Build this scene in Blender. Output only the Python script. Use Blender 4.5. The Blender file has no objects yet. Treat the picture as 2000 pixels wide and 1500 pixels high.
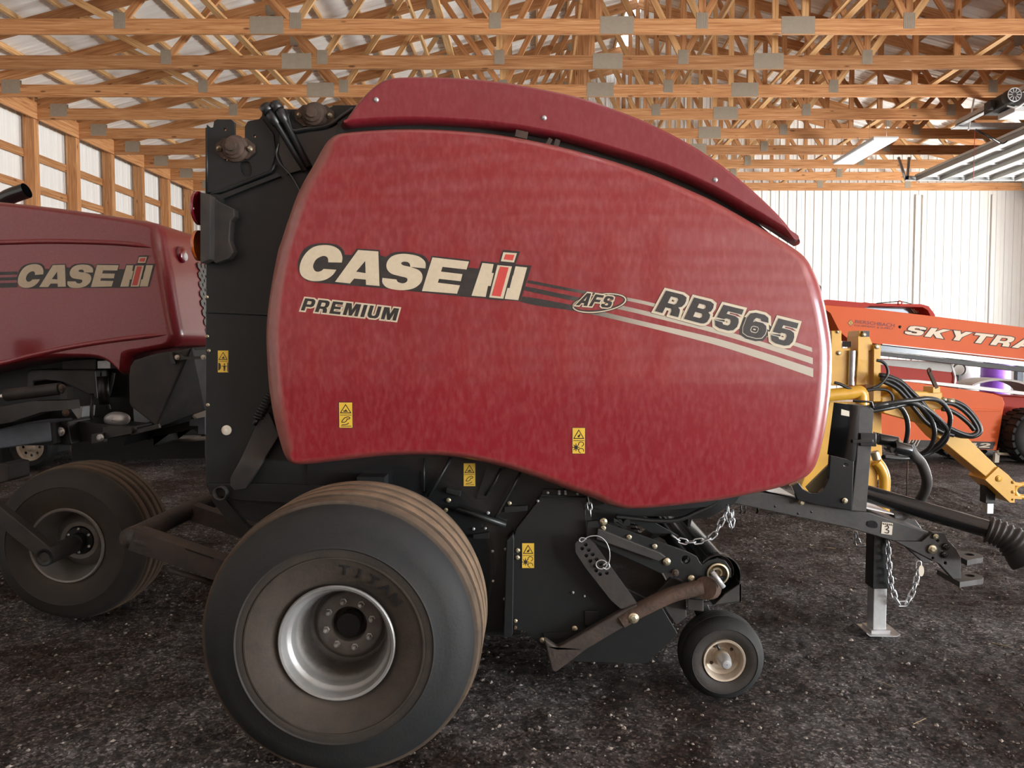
import bpy, bmesh, math, random
from mathutils import Vector, Matrix, noise
from mathutils.geometry import tessellate_polygon

C = bpy.context.scene.collection
random.seed(7)
PI = math.pi

# ------------------------------------------------------------------ camera, world, lights, exposure
F = 1500.0                      # focal length in pixels of the 2000 x 1500 frame
VX = 1043.0                     # the line square to the baler's side leaves the frame here
PITCH = math.atan(0.05)
H = 1.595                       # eye height
cam_d = bpy.data.cameras.new('camera')
cam_d.sensor_fit = 'HORIZONTAL'
cam_d.sensor_width = 36.0
cam_d.lens = 36.0 * F / 2000.0
cam_d.shift_x = -(VX - 1000.0) / 2000.0
cam_d.clip_start = 0.05
cam = bpy.data.objects.new('camera', cam_d)
C.objects.link(cam)
cam.location = (0, 0, H)
cam.rotation_euler = (PI / 2 - PITCH, 0, 0)
bpy.context.scene.camera = cam

world = bpy.data.worlds.new('sky')
bpy.context.scene.world = world
world.use_nodes = True
wn = world.node_tree
wbg = wn.nodes['Background']
wbg.inputs['Color'].default_value = (0.72, 0.84, 1.0, 1)
wbg.inputs['Strength'].default_value = 2.0


def area(name, loc, rot, sx, sy, power, col):
    l = bpy.data.lights.new(name, 'AREA')
    l.shape = 'RECTANGLE'
    l.size, l.size_y = sx, sy
    l.energy = power
    l.color = col
    o = bpy.data.objects.new(name, l)
    C.objects.link(o)
    o.location = loc
    o.rotation_euler = rot
    return o


# daylight entering by the two open overhead doors in the wall beyond the right edge of the frame:
# the sky seen through them, and the sunlit apron outside that throws light up under the roof
area('doorway_skylight', (12.9, 13.3, 2.3), (0, math.radians(93), 0), 4.4, 7.6, 500, (0.85, 0.93, 1.0))
area('doorway_skylight', (12.9, -3.7, 2.3), (0, math.radians(93), 0), 4.4, 8.2, 1500, (0.78, 0.89, 1.0))
area('sunlit_apron_light', (14.6, 13.3, 0.15), (0, math.radians(140), 0), 3.0, 7.8, 5200, (1.0, 0.97, 0.91))
area('sunlit_apron_light', (14.6, -3.7, 0.15), (0, math.radians(140), 0), 3.0, 8.4, 8500, (1.0, 0.97, 0.92))

vs = bpy.context.scene.view_settings
vs.view_transform = 'Standard'
vs.look = 'None'
vs.exposure = 0.0
vs.gamma = 1.0
vs.use_curve_mapping = False


# ------------------------------------------------------------------ measuring
CP, SP = math.cos(PITCH), math.sin(PITCH)


def W(px, py, d):
    """point at distance d behind the lens plane, measured from the photograph"""
    xc = (px - VX) / F
    yc = (750.0 - py) / F
    x, y, z = xc, CP + yc * SP, yc * CP - SP
    k = d / y
    return Vector((x * k, d, H + z * k))


def PX(pts, d):
    out = []
    for p in pts:
        w = W(p[0], p[1], d)
        out.append((w.x, w.z))
    return out


def ML(px, d, py=750.0):
    """metres for a length of px pixels at distance d"""
    a = W(VX, py, d)
    b = W(VX + px, py, d)
    return (b - a).length


# ------------------------------------------------------------------ materials
MATS = {}


def nd(t, typ, **kw):
    n = t.nodes.new(typ)
    for k, v in kw.items():
        setattr(n, k, v)
    return n


def pmat(name, col, rough=0.5, metal=0.0, coat=0.0, col2=None, var=0.5, vscale=6.0, stretch=(1, 1, 1),
         dust=None, dscale=3.0, bump=0.0, bscale=60.0, spec=0.5, rvar=0.0, fine=None, ffac=0.15, fstretch=(1, 1, 1), fscale=40.0, coat_rough=0.08,
         emit=0.0):
    m = bpy.data.materials.new(name)
    m.use_nodes = True
    t = m.node_tree
    b = t.nodes['Principled BSDF']
    b.inputs['Roughness'].default_value = rough
    b.inputs['Metallic'].default_value = metal
    b.inputs['Coat Weight'].default_value = coat
    b.inputs['Coat Roughness'].default_value = coat_rough
    b.inputs['Specular IOR Level'].default_value = spec
    tc = nd(t, 'ShaderNodeTexCoord')
    mp = nd(t, 'ShaderNodeMapping')
    mp.inputs['Scale'].default_value = stretch
    t.links.new(tc.outputs['Object'], mp.inputs['Vector'])
    n1 = nd(t, 'ShaderNodeTexNoise')
    n1.inputs['Scale'].default_value = vscale
    n1.inputs['Detail'].default_value = 6
    n1.inputs['Roughness'].default_value = 0.65
    t.links.new(mp.outputs[0], n1.inputs['Vector'])
    if col2 is None:
        col2 = tuple(c * 0.7 for c in col)
    mr = nd(t, 'ShaderNodeMapRange')
    mr.inputs[1].default_value = 0.35
    mr.inputs[2].default_value = 0.68
    mr.inputs[4].default_value = var
    t.links.new(n1.outputs['Fac'], mr.inputs[0])
    mx = nd(t, 'ShaderNodeMix', data_type='RGBA')
    mx.inputs[6].default_value = (*col, 1)
    mx.inputs[7].default_value = (*col2, 1)
    t.links.new(mr.outputs[0], mx.inputs[0])
    last = mx.outputs[2]
    if fine is not None:
        mp2 = nd(t, 'ShaderNodeMapping')
        mp2.inputs['Scale'].default_value = fstretch
        mp2.inputs['Rotation'].default_value = (0, 0.25, 0)
        t.links.new(tc.outputs['Object'], mp2.inputs['Vector'])
        n2 = nd(t, 'ShaderNodeTexNoise')
        n2.inputs['Scale'].default_value = fscale
        n2.inputs['Detail'].default_value = 4
        t.links.new(mp2.outputs[0], n2.inputs['Vector'])
        m2 = nd(t, 'ShaderNodeMapRange')
        m2.inputs[1].default_value = 0.4
        m2.inputs[2].default_value = 0.8
        m2.inputs[4].default_value = ffac * 2.0
        t.links.new(n2.outputs['Fac'], m2.inputs[0])
        x2 = nd(t, 'ShaderNodeMix', data_type='RGBA')
        t.links.new(last, x2.inputs[6])
        x2.inputs[7].default_value = (*fine, 1)
        t.links.new(m2.outputs[0], x2.inputs[0])
        last = x2.outputs[2]
    if dust is not None:
        at = nd(t, 'ShaderNodeAttribute', attribute_name='dust')
        n3 = nd(t, 'ShaderNodeTexNoise')
        n3.inputs['Scale'].default_value = dscale
        n3.inputs['Detail'].default_value = 8
        n3.inputs['Roughness'].default_value = 0.7
        t.links.new(tc.outputs['Object'], n3.inputs['Vector'])
        m3 = nd(t, 'ShaderNodeMapRange')
        m3.inputs[1].default_value = 0.3
        m3.inputs[2].default_value = 0.65
        m3.inputs[3].default_value = 0.45
        t.links.new(n3.outputs['Fac'], m3.inputs[0])
        mu = nd(t, 'ShaderNodeMath', operation='MULTIPLY', use_clamp=True)
        t.links.new(at.outputs['Fac'], mu.inputs[0])
        t.links.new(m3.outputs[0], mu.inputs[1])
        x3 = nd(t, 'ShaderNodeMix', data_type='RGBA')
        t.links.new(last, x3.inputs[6])
        x3.inputs[7].default_value = (*dust, 1)
        t.links.new(mu.outputs[0], x3.inputs[0])
        last = x3.outputs[2]
        rr = nd(t, 'ShaderNodeMapRange')
        rr.inputs[3].default_value = rough
        rr.inputs[4].default_value = max(rough, 0.85)
        t.links.new(mu.outputs[0], rr.inputs[0])
        t.links.new(rr.outputs[0], b.inputs['Roughness'])
        if coat > 0:
            cw = nd(t, 'ShaderNodeMapRange')
            cw.inputs[3].default_value = coat
            cw.inputs[4].default_value = 0.0
            t.links.new(mu.outputs[0], cw.inputs[0])
            t.links.new(cw.outputs[0], b.inputs['Coat Weight'])
    t.links.new(last, b.inputs['Base Color'])
    if bump > 0:
        n4 = nd(t, 'ShaderNodeTexNoise')
        n4.inputs['Scale'].default_value = bscale
        n4.inputs['Detail'].default_value = 5
        t.links.new(tc.outputs['Object'], n4.inputs['Vector'])
        bp = nd(t, 'ShaderNodeBump')
        bp.inputs['Strength'].default_value = bump
        bp.inputs['Distance'].default_value = 0.01
        t.links.new(n4.outputs['Fac'], bp.inputs['Height'])
        t.links.new(bp.outputs[0], b.inputs['Normal'])
    if emit > 0:
        b.inputs['Emission Color'].default_value = (*col, 1)
        b.inputs['Emission Strength'].default_value = emit
    MATS[name] = m
    return m


def wood(name, light, mid, dark):
    m = bpy.data.materials.new(name)
    m.use_nodes = True
    t = m.node_tree
    b = t.nodes['Principled BSDF']
    b.inputs['Roughness'].default_value = 0.62
    b.inputs['Specular IOR Level'].default_value = 0.3
    tc = nd(t, 'ShaderNodeTexCoord')
    oi = nd(t, 'ShaderNodeObjectInfo')
    ad = nd(t, 'ShaderNodeVectorMath', operation='ADD')
    sc = nd(t, 'ShaderNodeVectorMath', operation='SCALE')
    cmb = nd(t, 'ShaderNodeCombineXYZ')
    for i in range(3):
        t.links.new(oi.outputs['Random'], cmb.inputs[i])
    sc.inputs['Scale'].default_value = 37.0
    t.links.new(cmb.outputs[0], sc.inputs[0])
    t.links.new(tc.outputs['Object'], ad.inputs[0])
    t.links.new(sc.outputs[0], ad.inputs[1])
    mp = nd(t, 'ShaderNodeMapping')
    mp.inputs['Scale'].default_value = (0.9, 22, 22)
    t.links.new(ad.outputs[0], mp.inputs['Vector'])
    n1 = nd(t, 'ShaderNodeTexNoise')
    n1.inputs['Scale'].default_value = 1.6
    n1.inputs['Detail'].default_value = 7
    n1.inputs['Distortion'].default_value = 1.2
    t.links.new(mp.outputs[0], n1.inputs['Vector'])
    cr = nd(t, 'ShaderNodeValToRGB')
    cr.color_ramp.elements[0].position = 0.3
    cr.color_ramp.elements[0].color = (*dark, 1)
    cr.color_ramp.elements[1].position = 0.72
    cr.color_ramp.elements[1].color = (*light, 1)
    e = cr.color_ramp.elements.new(0.52)
    e.color = (*mid, 1)
    t.links.new(n1.outputs['Fac'], cr.inputs[0])
    # knots
    mk = nd(t, 'ShaderNodeMapping')
    mk.inputs['Scale'].default_value = (2.0, 6.5, 6.5)
    t.links.new(ad.outputs[0], mk.inputs['Vector'])
    vo = nd(t, 'ShaderNodeTexVoronoi')
    vo.inputs['Scale'].default_value = 1.0
    t.links.new(mk.outputs[0], vo.inputs['Vector'])
    mr = nd(t, 'ShaderNodeMapRange')
    mr.inputs[1].default_value = 0.07
    mr.inputs[2].default_value = 0.13
    mr.inputs[3].default_value = 0.85
    mr.inputs[4].default_value = 0.0
    t.links.new(vo.outputs['Distance'], mr.inputs[0])
    mx = nd(t, 'ShaderNodeMix', data_type='RGBA')
    t.links.new(mr.outputs[0], mx.inputs[0])
    t.links.new(cr.outputs[0], mx.inputs[6])
    mx.inputs[7].default_value = (0.12, 0.045, 0.016, 1)
    # board to board tone
    hs = nd(t, 'ShaderNodeHueSaturation')
    mv = nd(t, 'ShaderNodeMapRange')
    mv.inputs[3].default_value = 0.8
    mv.inputs[4].default_value = 1.15
    t.links.new(oi.outputs['Random'], mv.inputs[0])
    t.links.new(mv.outputs[0], hs.inputs['Value'])
    t.links.new(mx.outputs[2], hs.inputs['Color'])
    t.links.new(hs.outputs[0], b.inputs['Base Color'])
    MATS[name] = m
    return m


RED = pmat('red_paint', (0.205, 0.009, 0.016), 0.32, coat=0.85, col2=(0.175, 0.008, 0.015), var=0.8, vscale=2.2,
           dust=(0.30, 0.13, 0.095), dscale=9, fine=(0.32, 0.10, 0.10), ffac=0.15, fstretch=(1.0, 1, 0.4), fscale=55,
           bump=0.035, bscale=45, coat_rough=0.075)
RED2 = pmat('dark_red_paint', (0.17, 0.008, 0.018), 0.38, coat=0.6, col2=(0.15, 0.007, 0.014), var=0.8, vscale=2.2,
            dust=(0.26, 0.11, 0.09), dscale=9, fine=(0.26, 0.075, 0.08), ffac=0.12, fstretch=(1, 1, 0.4), fscale=55,
            bump=0.035, bscale=45, coat_rough=0.2)
RED3 = pmat('windrower_red_paint', (0.215, 0.010, 0.017), 0.35, coat=0.6, col2=(0.185, 0.012, 0.018), var=0.7, vscale=2.0,
            dust=(0.28, 0.12, 0.10), fine=(0.30, 0.09, 0.09), ffac=0.10, fscale=70, bump=0.02, coat_rough=0.15)
BLACK = pmat('black_paint', (0.007, 0.009, 0.010), 0.42, col2=(0.012, 0.013, 0.0135), var=1.0, vscale=4,
             fine=(0.03, 0.031, 0.032), ffac=0.03, fscale=25, spec=0.4)
BLACKD = pmat('dusty_black_paint', (0.014, 0.014, 0.0135), 0.6, col2=(0.04, 0.031, 0.025), var=0.8, vscale=7, bump=0.1)
GLOSSB = pmat('gloss_black_paint', (0.010, 0.011, 0.012), 0.22, coat=0.3)
DGREY = pmat('charcoal_paint', (0.021, 0.021, 0.0205), 0.5, col2=(0.042, 0.038, 0.033), var=0.9, vscale=9, bump=0.06)
RUBBER = pmat('tyre_rubber', (0.010, 0.011, 0.012), 0.7, col2=(0.016, 0.016, 0.015), var=0.8, vscale=5,
              dust=(0.20, 0.135, 0.085), dscale=14, bump=0.12, bscale=90, spec=0.35)
HOSE = pmat('hose_rubber', (0.012, 0.012, 0.012), 0.4, var=0.3)
BELLOW = pmat('bellows_rubber', (0.020, 0.018, 0.017), 0.6, col2=(0.045, 0.036, 0.03), var=0.8)
SILVER = pmat('silver_wheel_paint', (0.34, 0.34, 0.34), 0.42, metal=0.55, col2=(0.22, 0.21, 0.19), var=0.8, vscale=5,
              dust=(0.075, 0.066, 0.058), bump=0.03)  # dark tint for shade inside the wheel barrel, laid on as colour
RIMW = pmat('cream_wheel_paint', (0.50, 0.45, 0.37), 0.45, metal=0.2, col2=(0.30, 0.22, 0.15), var=0.8, vscale=10)
ZINC = pmat('zinc_plate', (0.55, 0.50, 0.36), 0.35, metal=0.8, col2=(0.35, 0.28, 0.16), var=0.6, vscale=30)
GALV = pmat('galvanised_steel', (0.52, 0.53, 0.54), 0.42, metal=0.6, col2=(0.36, 0.37, 0.38), var=0.7, vscale=14)
CHAIN = pmat('chain_steel', (0.58, 0.60, 0.62), 0.32, metal=0.85, var=0.3)
PLATE = pmat('connector_plate', (0.32, 0.27, 0.205), 0.65, metal=0.0, col2=(0.26, 0.22, 0.165), var=0.6, vscale=20)
RUST = pmat('rusty_steel', (0.035, 0.023, 0.017), 0.75, col2=(0.085, 0.045, 0.027), var=0.9, vscale=12, bump=0.3, bscale=70)
RUSTB = pmat('rust_worn_black', (0.016, 0.0145, 0.014), 0.62, col2=(0.05, 0.033, 0.024), var=0.9, vscale=10, bump=0.2)
YEL = pmat('yellow_paint', (0.62, 0.34, 0.035), 0.38, coat=0.3, col2=(0.52, 0.28, 0.03), var=0.7, vscale=5)
ORG = pmat('orange_paint', (0.70, 0.125, 0.026), 0.5, coat=0.0, spec=0.25, col2=(0.64, 0.11, 0.023), var=0.6, vscale=2)
ORD = pmat('red_orange_paint', (0.42, 0.028, 0.012), 0.5, coat=0.0, spec=0.25, col2=(0.37, 0.025, 0.012), var=0.6, vscale=2)
WHITE = pmat('white_steel', (0.84, 0.83, 0.80), 0.42, col2=(0.79, 0.78, 0.75), var=0.3, vscale=0.8, spec=0.4)
WHITEP = pmat('white_paint', (0.72, 0.73, 0.73), 0.4, col2=(0.62, 0.63, 0.63), var=0.5)
DOORM = pmat('door_steel', (0.62, 0.60, 0.55), 0.5, col2=(0.54, 0.53, 0.49), var=0.5)
STRUT = pmat('strut_steel', (0.34, 0.33, 0.31), 0.5, metal=0.3, var=0.4)
GLASS = pmat('cab_glass', (0.10, 0.11, 0.12), 0.08, coat=0.5, var=0.2)
CREAM = pmat('cream_sticker', (0.56, 0.48, 0.35), 0.5, col2=(0.50, 0.42, 0.30), var=0.8, vscale=25, fine=(0.36, 0.27, 0.19), ffac=0.1, fscale=60)
SILV = pmat('silver_sticker', (0.50, 0.46, 0.39), 0.4, col2=(0.42, 0.38, 0.32), var=0.7, vscale=20)
INK = pmat('black_sticker', (0.018, 0.018, 0.018), 0.42, col2=(0.032, 0.028, 0.026), var=0.9, vscale=25, fine=(0.10, 0.07, 0.055), ffac=0.05)
REDS = pmat('red_sticker', (0.52, 0.06, 0.05), 0.45, var=0.3)
LABEL = pmat('yellow_label', (0.66, 0.44, 0.05), 0.45, col2=(0.56, 0.36, 0.045), var=0.7, vscale=30)
MAROON = pmat('maroon_sticker', (0.17, 0.012, 0.02), 0.5)
TAILR = pmat('red_lens', (0.20, 0.008, 0.02), 0.15, coat=0.6)
TAILA = pmat('amber_lens', (0.45, 0.10, 0.012), 0.2, coat=0.5)
PURPLE = pmat('purple_plastic', (0.22, 0.07, 0.52), 0.4, col2=(0.30, 0.12, 0.60), var=0.6, vscale=3)
LEDW = pmat('lamp_diffuser', (0.85, 0.89, 0.93), 0.4, var=0.0, emit=0.25)
PAPER = pmat('paper_tag', (0.60, 0.55, 0.46), 0.6, var=0.3)
PINE = wood('pine_boards', (0.60, 0.335, 0.16), (0.49, 0.235, 0.096), (0.33, 0.135, 0.05))
PINEL = wood('pale_pine_boards', (0.72, 0.47, 0.235), (0.62, 0.37, 0.165), (0.46, 0.235, 0.09))


# fade of the stripe decal, a printed change of ink along its length
def stripe_mat():
    m = bpy.data.materials.new('fading_stripe_sticker')
    m.use_nodes = True
    t = m.node_tree
    b = t.nodes['Principled BSDF']
    b.inputs['Roughness'].default_value = 0.42
    at = nd(t, 'ShaderNodeAttribute', attribute_name='dust')
    nz = nd(t, 'ShaderNodeTexNoise')
    nz.inputs['Scale'].default_value = 160
    ad = nd(t, 'ShaderNodeMath', operation='MULTIPLY_ADD')
    ad.inputs[1].default_value = 0.25
    t.links.new(nz.outputs['Fac'], ad.inputs[0])
    t.links.new(at.outputs['Fac'], ad.inputs[2])
    mr = nd(t, 'ShaderNodeMapRange')
    mr.inputs[1].default_value = 0.12
    mr.inputs[2].default_value = 1.12
    t.links.new(ad.outputs[0], mr.inputs[0])
    mx = nd(t, 'ShaderNodeMix', data_type='RGBA')
    mx.inputs[6].default_value = (0.02, 0.02, 0.02, 1)
    mx.inputs[7].default_value = (0.40, 0.355, 0.29, 1)
    t.links.new(mr.outputs[0], mx.inputs[0])
    t.links.new(mx.outputs[2], b.inputs['Base Color'])
    return m


STRIPE = stripe_mat()


def floor_mat():
    m = bpy.data.materials.new('gravel_floor')
    m.use_nodes = True
    t = m.node_tree
    b = t.nodes['Principled BSDF']
    b.inputs['Roughness'].default_value = 0.9
    b.inputs['Specular IOR Level'].default_value = 0.25
    tc = nd(t, 'ShaderNodeTexCoord')
    big = nd(t, 'ShaderNodeTexNoise')
    big.inputs['Scale'].default_value = 1.1
    big.inputs['Detail'].default_value = 10
    big.inputs['Roughness'].default_value = 0.68
    t.links.new(tc.outputs['Object'], big.inputs['Vector'])
    cr = nd(t, 'ShaderNodeValToRGB')
    cr.color_ramp.elements[0].position = 0.42
    cr.color_ramp.elements[0].color = (0.046, 0.032, 0.027, 1)
    cr.color_ramp.elements[1].position = 0.66
    cr.color_ramp.elements[1].color = (0.19, 0.188, 0.192, 1)
    t.links.new(big.outputs['Fac'], cr.inputs[0])
    vo = nd(t, 'ShaderNodeTexVoronoi')
    vo.inputs['Scale'].default_value = 95
    t.links.new(tc.outputs['Object'], vo.inputs['Vector'])
    sp = nd(t, 'ShaderNodeSeparateColor')
    t.links.new(vo.outputs['Color'], sp.inputs[0])
    c2 = nd(t, 'ShaderNodeValToRGB')
    c2.color_ramp.elements[0].position = 0.0
    c2.color_ramp.elements[0].color = (0.45, 0.42, 0.40, 1)
    c2.color_ramp.elements[1].position = 1.0
    c2.color_ramp.elements[1].color = (2.6, 2.5, 2.4, 1)
    e = c2.color_ramp.elements.new(0.7)
    e.color = (0.95, 0.92, 0.9, 1)
    t.links.new(sp.outputs[0], c2.inputs[0])
    mx = nd(t, 'ShaderNodeMix', data_type='RGBA', blend_type='MULTIPLY')
    mx.inputs[0].default_value = 1.0
    t.links.new(cr.outputs[0], mx.inputs[6])
    t.links.new(c2.outputs[0], mx.inputs[7])
    v2 = nd(t, 'ShaderNodeTexVoronoi')
    v2.inputs['Scale'].default_value = 34
    t.links.new(tc.outputs['Object'], v2.inputs['Vector'])
    s2 = nd(t, 'ShaderNodeSeparateColor')
    t.links.new(v2.outputs['Color'], s2.inputs[0])
    c3 = nd(t, 'ShaderNodeMapRange')
    c3.inputs[3].default_value = 0.55
    c3.inputs[4].default_value = 1.6
    t.links.new(s2.outputs[1], c3.inputs[0])
    x2 = nd(t, 'ShaderNodeMix', data_type='RGBA', blend_type='MULTIPLY')
    x2.inputs[0].default_value = 1.0
    t.links.new(mx.outputs[2], x2.inputs[6])
    t.links.new(c3.outputs[0], x2.inputs[7])
    t.links.new(x2.outputs[2], b.inputs['Base Color'])
    n2 = nd(t, 'ShaderNodeTexNoise')
    n2.inputs['Scale'].default_value = 22
    n2.inputs['Detail'].default_value = 8
    n2.inputs['Roughness'].default_value = 0.75
    t.links.new(tc.outputs['Object'], n2.inputs['Vector'])
    b1 = nd(t, 'ShaderNodeBump')
    b1.inputs['Strength'].default_value = 1.0
    b1.inputs['Distance'].default_value = 0.05
    t.links.new(n2.outputs['Fac'], b1.inputs['Height'])
    b2 = nd(t, 'ShaderNodeBump')
    b2.inputs['Strength'].default_value = 0.8
    b2.inputs['Distance'].default_value = 0.008
    b2.invert = True
    t.links.new(vo.outputs['Distance'], b2.inputs['Height'])
    t.links.new(b1.outputs[0], b2.inputs['Normal'])
    t.links.new(b2.outputs[0], b.inputs['Normal'])
    return m


FLOOR = floor_mat()


def stone_mat():
    m = bpy.data.materials.new('loose_stones')
    m.use_nodes = True
    t = m.node_tree
    b = t.nodes['Principled BSDF']
    b.inputs['Roughness'].default_value = 0.85
    at = nd(t, 'ShaderNodeAttribute', attribute_name='dust')
    cr = nd(t, 'ShaderNodeValToRGB')
    cr.color_ramp.elements[0].color = (0.045, 0.030, 0.024, 1)
    cr.color_ramp.elements[1].color = (0.36, 0.32, 0.28, 1)
    e = cr.color_ramp.elements.new(0.6)
    e.color = (0.10, 0.088, 0.08, 1)
    t.links.new(at.outputs['Fac'], cr.inputs[0])
    t.links.new(cr.outputs[0], b.inputs['Base Color'])
    return m


STONE = stone_mat()
STRAW = pmat('straw', (0.42, 0.32, 0.17), 0.7)


# ------------------------------------------------------------------ mesh building
class MB:
    def __init__(s):
        s.v, s.f, s.mi, s.sm, s.du = [], [], [], [], []

    def add(s, vs_, fs, mi=0, smooth=False, dust=None):
        o = len(s.v)
        s.v += [tuple(p) for p in vs_]
        s.du += list(dust) if dust is not None else [0.0] * len(vs_)
        for f in fs:
            s.f.append(tuple(i + o for i in f))
            s.mi.append(mi)
            s.sm.append(smooth)
        return s

    def box(s, x0, x1, y0, y1, z0, z1, mi=0, dust=0.0):
        v = [(x, y, z) for x in (x0, x1) for y in (y0, y1) for z in (z0, z1)]
        f = [(0, 1, 3, 2), (4, 6, 7, 5), (0, 4, 5, 1), (2, 3, 7, 6), (0, 2, 6, 4), (1, 5, 7, 3)]
        return s.add(v, f, mi, False, [dust] * 8)

    def obox(s, p0, p1, a, b, up=(0, 0, 1), mi=0, a1=None, b1=None):
        """bar from p0 to p1: a across, b along 'up'; a1, b1 its size at the far end"""
        p0, p1 = Vector(p0), Vector(p1)
        x = (p1 - p0).normalized()
        u = Vector(up)
        y = u.cross(x)
        if y.length < 1e-5:
            y = Vector((0, 1, 0)).cross(x)
        y.normalize()
        z = x.cross(y)
        a1 = a if a1 is None else a1
        b1 = b if b1 is None else b1
        v = []
        for p, aa, bb in ((p0, a, b), (p1, a1, b1)):
            for sy, sz in ((-1, -1), (1, -1), (1, 1), (-1, 1)):
                v.append(p + y * (sy * aa / 2) + z * (sz * bb / 2))
        f = [(0, 3, 2, 1), (4, 5, 6, 7), (0, 1, 5, 4), (1, 2, 6, 5), (2, 3, 7, 6), (3, 0, 4, 7)]
        return s.add(v, f, mi)

    def prism(s, pts, y0, y1, holes=(), mi=0, dust=0.0):
        """polygon in X, Z pushed from y0 to y1, with holes through it"""
        loops = [list(pts)] + [list(h) for h in holes]
        tri = tessellate_polygon([[Vector((p[0], p[1], 0)) for p in l] for l in loops])
        flat = [p for l in loops for p in l]
        n = len(flat)
        v = [(p[0], y0, p[1]) for p in flat] + [(p[0], y1, p[1]) for p in flat]
        f = []
        for a, b, c in tri:
            pa, pb, pc = flat[a], flat[b], flat[c]
            cr = (pb[0] - pa[0]) * (pc[1] - pa[1]) - (pb[1] - pa[1]) * (pc[0] - pa[0])
            if cr < 0:
                b, c = c, b
            f.append((a, b, c))
            f.append((a + n, c + n, b + n))
        o = 0
        for k, l in enumerate(loops):
            m = len(l)
            ar = sum(l[i][0] * l[(i + 1) % m][1] - l[(i + 1) % m][0] * l[i][1] for i in range(m))
            rev = (ar < 0) != (k > 0)
            for i in range(m):
                j = (i + 1) % m
                q = (o + i, o + n + i, o + n + j, o + j)
                f.append(q if not rev else q[::-1])
            o += m
        return s.add(v, f, mi, False, [dust] * (2 * n))

    def tube(s, pts, r, seg=10, mi=0, cap=True, closed=False, r_list=None):
        P = [Vector(p) for p in pts]
        n = len(P)
        T = []
        for i in range(n):
            if closed:
                t = P[(i + 1) % n] - P[i - 1]
            else:
                t = P[min(i + 1, n - 1)] - P[max(i - 1, 0)]
            T.append(t.normalized())
        a = Vector((0, 0, 1)) if abs(T[0].z) < 0.9 else Vector((1, 0, 0))
        N = (a - T[0] * a.dot(T[0])).normalized()
        v = []
        for i in range(n):
            N = (N - T[i] * N.dot(T[i])).normalized()
            B = T[i].cross(N)
            rr = r if r_list is None else r_list[i]
            for k in range(seg):
                an = 2 * PI * k / seg
                v.append(P[i] + N * (math.cos(an) * rr) + B * (math.sin(an) * rr))
        f = []
        for i in range(n if closed else n - 1):
            j = (i + 1) % n
            for k in range(seg):
                k2 = (k + 1) % seg
                f.append((i * seg + k, i * seg + k2, j * seg + k2, j * seg + k))
        s.add(v, f, mi, True)
        if cap and not closed:
            o = len(s.v) - len(v)
            s.f.append(tuple(o + k for k in range(seg))[::-1])
            s.f.append(tuple(o + (n - 1) * seg + k for k in range(seg)))
            s.mi += [mi, mi]
            s.sm += [False, False]
        return s

    def lathe(s, c, prof, seg=48, axis='Y', mi=0, smooth=True, cap0=False, cap1=False):
        """profile of (radius, along[, dust]) turned about an axis through c"""
        c = Vector(c)
        v, du = [], []
        for p in prof:
            r, y = p[0], p[1]
            for k in range(seg):
                a = 2 * PI * k / seg
                ca, sa = math.cos(a) * r, math.sin(a) * r
                if axis == 'Y':
                    q = Vector((ca, y, sa))
                elif axis == 'Z':
                    q = Vector((ca, sa, y))
                else:
                    q = Vector((y, ca, sa))
                v.append(c + q)
                du.append(p[2] if len(p) > 2 else 0.0)
        f = []
        for i in range(len(prof) - 1):
            for k in range(seg):
                k2 = (k + 1) % seg
                f.append((i * seg + k, i * seg + k2, (i + 1) * seg + k2, (i + 1) * seg + k))
        s.add(v, f, mi, smooth, du)
        o = len(s.v) - len(v)
        for flag, i in ((cap0, 0), (cap1, len(prof) - 1)):
            if flag:
                s.f.append(tuple(o + i * seg + k for k in range(seg)))
                s.mi.append(mi)
                s.sm.append(False)
        return s

    def cyl(s, p0, p1, r, seg=16, mi=0, r1=None):
        return s.tube([p0, p1], r, seg, mi, True, r_list=[r, r if r1 is None else r1])


def smooth_line(pts, per=8, closed=False):
    P = [Vector(p) for p in pts]
    n = len(P)
    out = []
    for i in range(n if closed else n - 1):
        if closed:
            a, b, c, d = P[i - 1], P[i], P[(i + 1) % n], P[(i + 2) % n]
        else:
            a, b, c, d = P[max(i - 1, 0)], P[i], P[i + 1], P[min(i + 2, n - 1)]
        for k in range(per):
            t = k / per
            out.append(0.5 * ((2 * b) + (c - a) * t + (2 * a - 5 * b + 4 * c - d) * t * t + (3 * b - 3 * c + d - a) * t ** 3))
    if not closed:
        out.append(P[-1])
    return out


def root_loc(o):
    while o is not None and o.parent is not None:
        o = o.parent
    return o.location.copy() if o is not None else Vector((0, 0, 0))


SPLIT = {'frame_rail', 'bracket', 'hitch_plate', 'latch', 'stiffener', 'pipe', 'hinge_bracket', 'cover_plate', 'tongue_cover', 'clevis', 'crop_rack', 'safety_chain',
         'valve_block', 'hose_fitting', 'wire_tines', 'engine_hose', 'frame_tab', 'mud_guard', 'guard_bracket', 'fan_shroud', 'axle_flange', 'pivot_block', 'rear_frame',
         'hitch_ring_', 'hanger', 'track', 'tines', 'wiring_loom', 'stand', 'hose_coupler', 'trim_1_', 'belt_roll'}


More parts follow.
